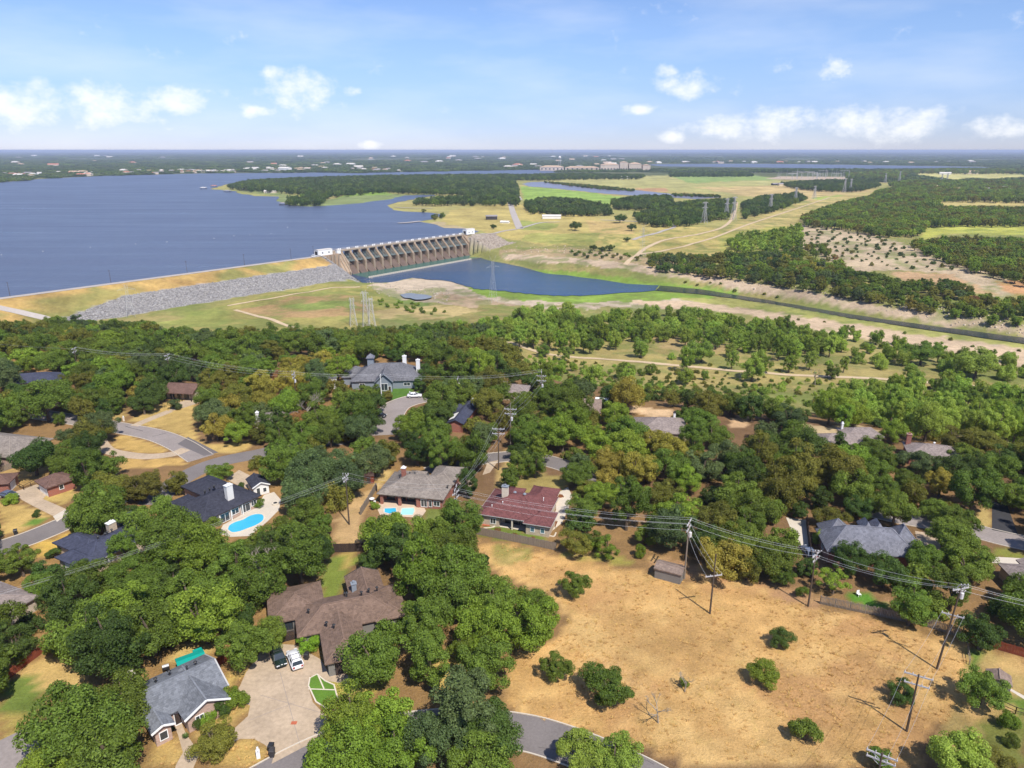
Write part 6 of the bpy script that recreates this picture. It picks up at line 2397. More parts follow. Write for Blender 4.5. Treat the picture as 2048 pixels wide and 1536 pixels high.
# ------------------------------------------------------------------ pools, yard furniture
pool = [U(x, y) for x, y in [(454, 1060), (458, 1051), (470, 1044), (486, 1039), (498, 1032), (512, 1028), (525, 1029), (529, 1035), (526, 1043), (512, 1052), (496, 1058), (480, 1064), (464, 1066)]]
sm = [tuple(p) for p in smooth_line(pool + pool[:1], 4)][:-1]
pr = empty('swimming_pool', sm[0] + (0,), 0, 'curved bright blue swimming pool below the black-roofed house', 'swimming pool')
def rel(ps, o):
    return [(p[0] - o[0], p[1] - o[1]) for p in ps]
q = sheet('water', rel(sm, sm[0]), .06, M['pool_w'])
del q['kind']
q.parent = pr
kerb('coping', [np.array(p) for p in rel(sm + sm[:1], sm[0])], 0.0, M['stonepale'], .34, .14, pr)
for nm, pts_, mm, lb in (('swimming_pool', [(803, 1017), (828, 1016), (830, 1022), (826, 1031), (800, 1031)], 'pool_pale', 'pale turquoise pool shining beside the tan-roofed house'),
                         ('swimming_pool', [(768, 1017), (792, 1016), (794, 1024), (780, 1029), (768, 1026)], 'pool_w', 'small turquoise plunge pool half hidden by a tree')):
    P_ = [U(*a) for a in pts_]
    e = empty(nm, P_[0] + (0,), 0, lb, 'swimming pool')
    q = sheet('water', rel(P_, P_[0]), .07, M[mm])
    del q['kind']
    q.parent = e
    kerb('coping', [np.array(p) for p in rel(P_ + P_[:1], P_[0])], 0, M['stonepale'], .3, .15, e)
KEEP.append([(454, 1062), (470, 1042), (510, 1027), (530, 1030), (525, 1044), (490, 1062)])
KEEP.append([(770, 1015), (830, 1014), (828, 1028), (772, 1026)])

# turquoise patio cover behind the grey roof
c4 = [U(x, y, 2.3) for x, y in [(358, 1316), (397, 1302), (405, 1316), (364, 1331)]]
cx = sum(p[0] for p in c4) / 4
cy = sum(p[1] for p in c4) / 4
e = empty('patio_cover', (cx, cy, 0), math.atan2(c4[1][1] - c4[0][1], c4[1][0] - c4[0][0]), 'bright turquoise patio cover behind the grey-roofed house', 'patio cover')
v, f, _ = gable_roof(-2.0, 2.0, -1.25, 1.25, 2.25, .22, 'x')
fix(mesh('canopy', v, f, M['r_teal'], e))
MB().box(.6, 1.9, 1.27, 1.75, 2.12, 2.3).build('canopy_flap', M['r_teal'], e)
for x in (-1.85, 1.85):
    for y in (-1.1, 1.1):
        MB().box(x - .05, x + .05, y - .05, y + .05, 0, 2.1).build('post', M['wood_dark'], e)
KEEP.append([(358, 1316), (397, 1302), (405, 1318), (364, 1332)])


def bin_(px, py, lab, m='plastic_black'):
    p = U(px, py)
    e = empty('wheelie_bin', (p[0], p[1], .02), RS.uniform(-.6, .6), lab, 'bin')
    MB().add([(-.27, -.3, 0), (.27, -.3, 0), (.27, .3, 0), (-.27, .3, 0), (-.34, -.38, 1.0), (.34, -.38, 1.0), (.34, .38, 1.0), (-.34, .38, 1.0)], [(0, 3, 2, 1), (0, 1, 5, 4), (1, 2, 6, 5), (2, 3, 7, 6), (3, 0, 4, 7), (4, 5, 6, 7)]).build('body', M[m], e)
    MB().add([(-.37, -.42, 1.01), (.37, -.42, 1.01), (.37, .42, 1.01), (-.37, .42, 1.01), (-.3, -.3, 1.14), (.3, -.3, 1.14), (.3, .34, 1.16), (-.3, .34, 1.16)], [(0, 3, 2, 1), (0, 1, 5, 4), (1, 2, 6, 5), (2, 3, 7, 6), (3, 0, 4, 7), (4, 5, 6, 7)]).build('lid', M[m], e)
    for s in (-1, 1):
        MB().bar((s * .24, .32, .1), (s * .32, .32, .1), .2, n=8).build('wheel', M['rubber'], e)
    return e


bin_(543, 1502, 'black wheelie bin at the roadside end of the shared driveway, upper of two')
bin_(545, 1512, 'dark wheelie bin at the roadside end of the shared driveway, lower of two', 'trim_dark')
bin_(32, 1069, 'black wheelie bin beside the west road')
bin_(614, 1318, 'black wheelie bin in front of the bright green bush')


def mailbox(px, py, lab, m='stonepale'):
    p = U(px, py)
    e = empty('mailbox', (p[0], p[1], 0), .4, lab, 'mailbox')
    MB().box(-.24, .24, -.24, .24, 0, 1.15).build('pillar', M[m], e)
    n = 8
    vs = []
    for x in (-.16, .16):
        vs += [(x, -.3, 1.15), (x, .3, 1.15)]
    bx = MB().box(-.14, .14, -.34, .3, 1.16, 1.38)
    bx.bar((0, -.34, 1.38), (0, .3, 1.38), .28, n=8)
    bx.build('box', M['white'], e)


mailbox(517, 1515, 'white mailbox on a slim pillar in the dry lawn by the road', 'white')
mailbox(248, 842, 'pale stone mailbox pillar beside the loop road')
mailbox(820, 792, 'white mailbox at the green lawn of the shingled house', 'white')
# small yard things
p = U(380, 1453)
e = empty('planter', (p[0], p[1], 0), 0, 'purple planter at the corner of the grey-roofed house', 'planter')
MB().cyl(0, 0, 0, .5, .28, .4, 10).build('pot', M['plastic_purple'], e)
MB().cyl(0, 0, .5, .56, .36, .36, 10).build('soil', M['mulch'], e)
for px, py, lb in ((345, 1462, 'dark flower pot on the walk of the grey-roofed house, nearer its door'), (372, 1476, 'dark flower pot on the walk of the grey-roofed house, nearer the road')):
    p = U(px, py)
    e = empty('flower_pot', (p[0], p[1], .02), 0, lb, 'flower pot')
    MB().cyl(0, 0, 0, .3, .16, .22, 10).build('pot', M['plastic_black'], e)
    bl = MB()
    for k in range(22):
        a = k * 2.4
        bl.bar((0, 0, .28), (math.cos(a) * .45, math.sin(a) * .45, .35 + .3 * ((k * 7) % 5) / 5), .07, .02)
    bl.build('leaves', M['leaf_dark'], e)
p = U(333, 1343)
e = empty('barbecue_grill', (p[0], p[1], 0), .5, 'black barbecue grill behind the grey-roofed house', 'grill')
MB().box(-.5, .5, -.3, .3, .5, .95).build('firebox', M['plastic_black'], e)
MB().bar((-.45, 0, 1.0), (.45, 0, 1.0), .5, n=10).build('hood', M['steel'], e)
for x in (-.42, .42):
    for y in (-.22, .22):
        MB().bar((x, y, 0), (x, y, .5), .06).build('leg', M['plastic_black'], e)
for px, py, lb, rz in ((455, 1037, 'pale blue lounge chair on the terrace near the pool corner', .6), (478, 1022, 'white lounge chair on the terrace under the black eaves', .5), (488, 1016, 'white lounge chair nearer the brick corner of the black-roofed house', .9)):
    p = U(px, py)
    e = empty('lounge_chair', (p[0], p[1], .02), rz, lb, 'chair')
    mm = 'chair_blue' if 'blue' in lb else 'white'
    MB().box(-.3, .3, -.6, .5, .32, .4).build('seat', M[mm], e)
    MB().add([(-.3, .5, .38), (.3, .5, .38), (.3, .95, .95), (-.3, .95, .95), (-.3, .56, .34), (.3, .56, .34), (.3, 1.0, .91), (-.3, 1.0, .91)], [(0, 1, 2, 3), (7, 6, 5, 4), (0, 4, 5, 1), (1, 5, 6, 2), (2, 6, 7, 3), (3, 7, 4, 0)]).build('backrest', M[mm], e)
    for x in (-.26, .26):
        for y in (-.55, .45):
            MB().bar((x, y, 0), (x, y, .33), .05).build('leg', M['white'], e)
p = U(551, 1009)
e = empty('fire_pit', (p[0], p[1], .02), 0, 'round pale fire pit on the terrace right of the pool', 'fire pit')
MB().cyl(0, 0, 0, .4, .75, .75, 14).build('ring', M['stonepale'], e)
MB().cyl(0, 0, .4, .42, .45, .45, 12).build('ash', M['dark_void'], e)
for px, py, lb in ((744, 1003, 'white patio table set beside the pool fence'), (750, 1010, 'white patio chair beside the pool fence')):
    p = U(px, py)
    e = empty('patio_table' if 'table' in lb else 'patio_chair', (p[0], p[1], .02), .3, lb, 'table' if 'table' in lb else 'chair')
    if 'table' in lb:
        MB().cyl(0, 0, .68, .74, .6, .6, 14).build('top', M['white'], e)
        MB().cyl(0, 0, 0, .68, .08, .08, 8).build('stem', M['white'], e)
    else:
        MB().box(-.25, .25, -.25, .25, .4, .46).build('seat', M['white'], e)
        MB().box(-.25, .25, .22, .28, .46, .95).build('backrest', M['white'], e)
        for x in (-.22, .22):
            for y in (-.22, .22):
                MB().bar((x, y, 0), (x, y, .4), .05).build('leg', M['white'], e)
# trampoline-like round planter and birdbaths in the east yard
p = U(1717, 1192)
e = empty('garden_chair', (p[0], p[1], .02), .3, 'white garden chair on the green lawn behind the picket fence', 'chair')
MB().box(-.3, .3, -.3, .3, .4, .46).build('seat', M['white'], e)
MB().box(-.3, .3, .25, .32, .46, 1.0).build('backrest', M['white'], e)
for x in (-.26, .26):
    for y in (-.26, .26):
        MB().bar((x, y, 0), (x, y, .4), .06).build('leg', M['white'], e)
# kerbed lawn edge and steps at the maroon-roofed house
L = smooth_line([U(x, y) for x, y in [(944, 1062), (958, 1062), (968, 1057), (985, 1055), (993, 1051), (1000, 1048)]], 5)
kerb('lawn_edging', L, 0, M['stonepale'], .25, .15).__setitem__('kind', 'structure')
L = smooth_line([U(x, y) for x, y in [(1050, 1060), (1054, 1065), (1075, 1068), (1098, 1072), (1108, 1073), (1112, 1066)]], 5)
kerb('lawn_edging', L, 0, M['stonepale'], .25, .15).__setitem__('kind', 'structure')
p = U(973, 1050)
e = empty('brick_steps', (p[0], p[1], 0), -.3, 'terracotta brick steps at the left corner of the maroon-roofed house', 'steps')
for k in range(4):
    MB().box(-.8, .8, -.4 + k * .4, 0.0 + k * .4 - .004, 0, .16 * (k + 1)).build('step', M['terracotta'], e)
for a in ([(1112, 996), (1118, 988), (1126, 990), (1130, 996), (1120, 998)], [(1106, 1050), (1110, 1042), (1117, 1044), (1112, 1056)]):
    P_ = [U(x, y) for x, y in a]
    sheet('mulch_bed', P_, .035, M['mulch'])
    kerb('bed_edging', [np.array(q_) for q_ in P_ + P_[:1]], 0, M['stonepale'], .3, .2).__setitem__('kind', 'structure')

# ------------------------------------------------------------------ far shore and plain: buildings, docks, boats
def far_house(px, py, w, d, hh, roof, wall, lab, grp, z=PLAIN, rot=None, typ='x'):
    x, y = U(px, py, z)
    h = House('house', lab, (x, y), math.degrees(RS.uniform(-.5, .5)) if rot is None else rot, roof, wall, 'house', z, grp)
    h.wing(-w / 2, w / 2, -d / 2, d / 2, typ, ez=hh, pitch=.4, over=.4)
    return h


for (px, py, w, d, hh, ro, wa, lb) in ((541, 386, 26, 12, 4, 'rooffar_pale', 'wallfar', 'white-roofed house in a clearing on the wooded peninsula'), (983, 439, 16, 8, 4.5, 'rooffar_grey', 'trim_dark', 'dark open pavilion on the dry grass beyond the dam'), (1010, 446, 12, 7, 1.6, 'rooffar_pale', 'wallfar_white', 'low white shelter right of the dark pavilion'), (1103, 437, 26, 9, 3.5, 'rooffar_pale', 'wallfar_white', 'row of white and blue trailers under the trees beyond the dam'),
                                       (1567, 371, 30, 12, 4, 'rooffar_grey', 'wallfar', 'low dark barn on the tan field'), (1552, 370.5, 26, 10, 4, 'rooffar_grey', 'trim_dark', 'longer low barn left of the dark barn on the tan field'), (1890, 349, 40, 16, 6, 'rooffar_pale', 'wallfar_white', 'long white building on the far right pasture'), (1942, 348, 46, 20, 9, 'rooffar_tan', 'wallfar', 'tall tan house on the far right pasture'), (2000, 379, 40, 16, 5, 'rooffar_pale', 'wallfar_white', 'white farm building at the right edge of the far woods'),
                                       (1805, 395, 14, 9, 4, 'rooffar_pale', 'wallfar_white', 'small white house in the woods beyond the scrub slope'), (1787, 390, 14, 9, 4, 'rooffar_tan', 'wallfar', 'small tan house in the woods beyond the scrub slope'), (570, 341.5, 60, 26, 12, 'rooffar_pale', 'wallfar_white', 'long white boathouse on the far lake shore'), (1248, 357.5, 26, 14, 5, 'rooffar_pale', 'wallfar_white', 'white barn among trees left of the green field')):
    far_house(px, py, w, d, hh, ro, wa, lb, None)
# the big hotel-like block
hx, hy = U(1225, 341.5, PLAIN)
h = House('hotel', 'long pale multi-storey complex on the far lake shore', (hx, hy), -4, 'rooffar_tan', 'wallfar', 'building', PLAIN)
for x0, x1, y0, y1, ez in ((-330, -220, 0, 50, 16), (-215, -60, -10, 40, 13), (-55, 30, 0, 50, 26), (32, 70, 5, 60, 36), (72, 130, 0, 50, 30), (134, 170, -5, 40, 24)):
    h.wing(x0, x1, y0, y1, 'hip', ez=ez, pitch=.25, over=1)
for x in range(-300, 160, 34):
    pass
for i, cnt in ((2, 6), (3, 3), (4, 5), (0, 6), (1, 7)):
    for k in range(cnt):
        h.opening(i, 'S', (k + .5) / cnt, 7, 4, 11, 'window', 'wallfar_white', 'glass')
rs = random.Random(77)


ONES = ['', 'first', 'second', 'third', 'fourth', 'fifth', 'sixth', 'seventh', 'eighth', 'ninth', 'tenth', 'eleventh', 'twelfth', 'thirteenth', 'fourteenth', 'fifteenth', 'sixteenth', 'seventeenth', 'eighteenth', 'nineteenth']
TENS = ['', '', 'twent', 'thirt', 'fort', 'fift', 'sixt']


def nth(k):
    if k < 20:
        return ONES[k]
    return TENS[k // 10] + ('ieth' if k % 10 == 0 else 'y-' + ONES[k % 10])


def far_set(n, poly_fn, lab, grp, wr=(16, 34)):
    pts = sorted(poly_fn(rs) for k in range(n))
    for k, (px, py) in enumerate(pts):
        x, y = U(px, py, PLAIN)
        w = rs.uniform(*wr) * (.72 + y / 14000)
        ro, wa = rs.choice([('rooffar_pale', 'wallfar_white'), ('rooffar_tan', 'wallfar'), ('rooffar_tan', 'wallfar_white'), ('rooffar_grey', 'wallfar'), ('rooffar_grey', 'wallfar'), ('rooffar_pale', 'wallfar'), ('rooffar_red', 'wallfar')])
        far_house(px, py, w, w * rs.uniform(.45, .7), rs.uniform(4, 6.5) * (1 + y / 12000), ro, wa, lab + ', %s from the left' % nth(k + 1), grp, typ=rs.choice(['hip', 'x']))


far_set(34, lambda r: (lambda x: (x, 350 + (330 - x) * .026 - r.uniform(1.5, 9)))(r.uniform(0, 330)), 'lakeside house on the far left shore', 'houses on the far left shore')
far_set(46, lambda r: (r.uniform(320, 480), 346.5 - r.uniform(0.2, 4.5)), 'waterfront house in the dense row on the far shore', 'waterfront row on the far shore', (12, 24))
far_set(30, lambda r: (r.uniform(480, 800), 344.5 - r.uniform(.5, 7)), 'house on the far shore behind the peninsula', 'houses behind the peninsula')
far_set(46, lambda r: (r.uniform(640, 1260), r.uniform(313, 336)), 'tiny building in the distant wooded town', 'buildings of the distant town', (26, 60))
far_set(26, lambda r: (r.uniform(1280, 1950), 327.5 + max(0, (r.uniform(0, 1))) * 1 - r.uniform(1, 4)), 'tiny house on the far lake arm', 'houses on the far lake arm', (22, 44))
far_set(16, lambda r: (r.uniform(0, 640), r.uniform(312, 334)), 'tiny building in the far wooded hills', 'buildings in the far wooded hills', (30, 60))
far_set(10, lambda r: (r.uniform(1840, 2048), r.uniform(372, 384)), 'small farm house in the far right woods', 'farm houses at the far right', (14, 24))
for (px, py, hh, lb) in ((1119, 336, 60, 'thin water tower standing above the distant town'), (1105, 309, 110, 'faint pale tower on the horizon'), (1737, 308, 110, 'pale mast on the right of the horizon')):
    x, y = U(px, py, PLAIN)
    e = empty('water_tower', (x, y, PLAIN), 0, lb, 'water tower')
    k = hh / 60
    lg = MB()
    for a in range(4):
        t = math.pi / 4 + a * math.pi / 2
        lg.bar((math.cos(t) * 9 * k, math.sin(t) * 9 * k, 0), (math.cos(t) * 4 * k, math.sin(t) * 4 * k, hh * .85), 1.4 * k)
    lg.build('legs', M['steel_far'], e)
    MB().cyl(0, 0, hh * .82, hh * .95, 7 * k, 7 * k, 12).cyl(0, 0, hh * .95, hh, 7 * k, 1.5, 12).build('tank', M['wallfar_white'], e)
# boat docks along the peninsula, buoys on the lake
for (px, py, lb, ro) in ((489 + 0, 381, 'covered boat dock off the point of the peninsula', 'rooffar_grey'), (455, 384, 'covered boat dock below the peninsula point', 'rooffar_grey'), (567, 410, 'dark covered boat dock at the peninsula south shore', 'rooffar_grey'), (428, 374, 'red-roofed hut at the tip of the peninsula', 'rooffar_red'), (407, 378, 'small floating dock left of the peninsula tip', 'rooffar_pale')):
    x, y = U(px, py, Z_LAKE)
    e = empty('boat_dock', (x, y, Z_LAKE), 0, lb, 'boat dock')
    MB().box(-7, 7, -4, 4, .1, .6).build('deck', M['wood_dark'], e)
    for sx in (-6.4, 6.4):
        for sy in (-3.4, 3.4):
            MB().box(sx - .2, sx + .2, sy - .2, sy + .2, -.5, 3.2).build('post', M['wood_dark'], e)
    v, f, _ = hip_roof(-7.4, 7.4, -4.4, 4.4, 3.4, .3)
    fix(mesh('roof', v, f, M[ro], e))
rs = random.Random(8)
for k_, (px, py) in enumerate(sorted(((3, 510), (86, 503), (181, 495), (271, 488), (334, 484), (428, 477), (468, 472), (542, 467), (653, 459), (575, 455), (500, 470)))):
    x, y = U(px, py, Z_LAKE)
    e = empty('buoy', (x, y, Z_LAKE), 0, 'white buoy on the lake before the dam, %s from the left' % nth_(k_), 'buoy', 'white buoys across the lake')
    MB().cyl(0, 0, -.4, .25, .36, .36, 8).cyl(0, 0, .25, .6, .36, .08, 8).build('float', M['white'], e)
# pickup by the west gate house
x, y = dam_xy(-42, EMB)
car('parked_car', 'white pickup on the dam road near the west control building', (x, y, -9.93), math.atan2(DAM_S[1], DAM_S[0]), 'carpaint_white', 5.6, 2.0, 1.8, False)
# jetty
L = smooth_line([U(x, y, Z_LAKE) for x, y in [(796, 447), (815, 446), (842, 443)]], 4)
strip('jetty', L, -4, 4, Z_LAKE + .7, M['track_grey'])
L = smooth_line([U(x, y, Z_LAKE) for x, y in [(790, 415), (830, 417), (865, 417)]], 4)
strip('jetty', L, -2.5, 2.5, Z_LAKE + .7, M['track_grey'])
# ------------------------------------------------------------------ trees
def crown_arrays(seed, kind, nleaf, lsize):
    """leaf quads of a crown of unit radius, its centre at the origin; returns verts, faces and clump centres"""
    r = np.random.RandomState(seed)
    par = {'oak': (1.0, .72, 40, .27, -.62), 'tall': (.86, 1.02, 42, .25, -.75), 'round': (.92, .84, 36, .29, -.7), 'loose': (.95, .98, 26, .22, -.75),
           'bush': (1.0, .72, 16, .40, -.35), 'cone': (.62, 1.25, 30, .24, -.9), 'clump': (1.0, .42, 26, .30, -.2)}[kind]
    rx, rz, nc, cr, zmin = par
    C = []
    tries = 0
    while len(C) < nc and tries < 5000:
        tries += 1
        d = r.normal(size=3)
        d /= np.linalg.norm(d)
        k = r.uniform(.28, .98) ** .75
        p = d * k * np.array([rx, rx, rz])
        if kind == 'cone':
            f = np.clip((p[2] + rz) / (2 * rz), 0, 1)
            p[:2] *= 1.25 * (1 - f) + .12
        if p[2] < zmin * rz:
            continue
        if any(np.linalg.norm(p - q) < cr * .62 for q in C):
            continue
        C.append(p)
    C = np.array(C)
    # lopsided outline
    C[:, :2] *= 1 + .2 * np.sin(np.arctan2(C[:, 1], C[:, 0]) * 2 + seed)[:, None]
    nc = len(C)
    R = cr * r.uniform(.55, 1.25, nc)
    if kind == 'cone':
        R *= np.clip(1.25 - .5 * (C[:, 2] + rz) / (2 * rz), .5, 1.2)
    own = r.randint(0, nc, nleaf)
    d = r.normal(size=(nleaf, 3))
    out = C[own] / np.maximum(np.linalg.norm(C[own], axis=1, keepdims=True), .05)
    d = d / np.linalg.norm(d, axis=1, keepdims=True) + out * .45 + np.array([0, 0, .22])
    d /= np.linalg.norm(d, axis=1, keepdims=True)
    rad = R[own][:, None] * (.58 + .52 * r.rand(nleaf, 1) ** .6)
    P = C[own] + d * rad * np.array([1.05, 1.05, .85])
    nrm = d * .75 + r.normal(size=(nleaf, 3)) * .48 + np.array([0, 0, .25])
    nrm /= np.linalg.norm(nrm, axis=1, keepdims=True)
    a = np.cross(nrm, r.normal(size=(nleaf, 3)))
    a /= np.linalg.norm(a, axis=1, keepdims=True)
    b = np.cross(nrm, a)
    s = lsize * r.uniform(.65, 1.35, (nleaf, 1))
    a = a * s
    b = b * s * .62
    V = np.stack([P - a, P - b * .9 + nrm * s * .12, P + a, P + b * .9 + nrm * s * .12], 1).reshape(-1, 3)
    F = np.arange(nleaf * 4).reshape(-1, 4)
    # leafy hearts of the clumps keep the crown from being see-through
    ico_v, ico_f = ICO
    k = len(ico_v)
    core = C[:, None] + ico_v[None] * (R[:, None, None] * .5) * r.uniform(.8, 1.15, (nc, k, 1))
    base = len(V)
    V = np.concatenate([V, core.reshape(-1, 3)])
    T = (ico_f[None] + (base + np.arange(nc) * k)[:, None, None]).reshape(-1, 3)
    return V, F, T, C


def _ico():
    bm = bmesh.new()
    bmesh.ops.create_icosphere(bm, subdivisions=1, radius=1.0)
    v = np.array([tuple(q.co) for q in bm.verts])
    f = np.array([[q.index for q in t.verts] for t in bm.faces])
    bm.free()
    return v, f


ICO = _ico()


def raw_mesh(name, V, quads, tris, mats, mi_tris=0):
    me = bpy.data.meshes.new(name)
    me.vertices.add(len(V))
    me.vertices.foreach_set('co', np.ascontiguousarray(V, dtype=np.float32).ravel())
    loops = np.concatenate([quads.ravel(), tris.ravel()]).astype(np.int32)
    me.loops.add(len(loops))
    me.loops.foreach_set('vertex_index', loops)
    me.polygons.add(len(quads) + len(tris))
    ls = np.concatenate([np.arange(len(quads)) * 4, len(quads) * 4 + np.arange(len(tris)) * 3]).astype(np.int32)
    lt = np.concatenate([np.full(len(quads), 4), np.full(len(tris), 3)]).astype(np.int32)
    me.polygons.foreach_set('loop_start', ls)
    me.polygons.foreach_set('loop_total', lt)
    for m in mats:
        me.materials.append(m)
    if mi_tris:
        me.polygons.foreach_set('material_index', np.concatenate([np.zeros(len(quads)), np.full(len(tris), 0)]).astype(np.int32))
    me.update()
    return me


CZ = {'oak': 1.02, 'tall': 1.25, 'round': .95, 'loose': 1.2, 'bush': .55, 'cone': 1.35, 'clump': .3}      # crown centre above the ground, in crown radii


def trunk_mb(C, kind, seed):
    r = random.Random(seed)
    cz = CZ[kind]
    mb = MB()
    w = .085 if kind not in ('bush',) else .05
    fork = Vector((r.uniform(-.04, .04), r.uniform(-.04, .04), cz * .48))
    mb.bar((0, 0, -.05), fork, w * 2, n=7, taper=.75)
    idx = sorted(range(len(C)), key=lambda i: C[i][2])[:9] + sorted(range(len(C)), key=lambda i: -C[i][2])[:3]
    for i in idx:
        t = Vector(C[i]) + Vector((0, 0, cz))
        mid = fork.lerp(t, .5) + Vector((r.uniform(-.06, .06), r.uniform(-.06, .06), .04))
        mb.bar(fork, mid, w * 1.0, n=5, taper=.6)
        mb.bar(mid, t, w * .6, n=4, taper=.35)
    return mb


# crown variants shared by the single trees
VAR = {}
for kind, seeds, nl, ls in (('oak', (1, 2, 3, 13, 14, 17), 14000, .033), ('tall', (4, 5, 15), 14000, .032), ('round', (6, 7, 16), 12000, .034), ('loose', (8, 9), 6500, .034), ('bush', (10, 11), 5000, .055)):
    VAR[kind] = []
    for s in seeds:
        V, F, T, C = crown_arrays(s, kind, nl, ls)
        V[:, 2] += CZ[kind]
        me = raw_mesh('crown', V, F, T, [M['leaf_mid']])
        tb = trunk_mb(C, kind, s)
        tm = bpy.data.meshes.new('trunk')
        tm.from_pydata(tb.v, [], tb.f)
        tm.materials.append(M['bark'])
        tm.update()
        VAR[kind].append((me, tm))
TREES = []       # dicts


def add_tree(x, y, r, kind, colr, sz=1.0, label=None, z=None, name=None, manual=False, zone=''):
    z = HZ(x, y) if z is None else z
    px, py, dp = proj(np.array(x), np.array(y), np.array(z + r * CZ[kind]))
    TREES.append(dict(x=x, y=y, z=z, r=r, kind=kind, col=colr, sz=sz, label=label, px=float(px), py=float(py), pr=float(FPX * r / dp), manual=manual, zone=zone, name=name))


def tree_px(px, py, pr, kind, colr, label=None, sz=1.0, zone='', prz=None, name=None):
    """a tree whose crown is seen at a pixel with a pixel radius"""
    # distance along the ray at which a crown of plausible size stands on the ground: solve for crown centre height
    lo = None
    dx, dy, dz = ray(px, py)
    best = None
    for Y in np.arange(55, 420, .5):
        k = Y / dy
        x = dx * k
        zc = CAM_H + dz * k
        d = Y * CT - (zc - CAM_H) * ST
        r = pr * d / FPX
        g = HZ(x, Y)
        e = zc - g - r * CZ[kind] * sz
        if e < 0:
            best = (x, Y, r)
            break
    if best is None:
        return
    x, Y, r = best
    add_tree(x, Y, r, kind, colr, sz, label, manual=True, zone=zone, name=name)


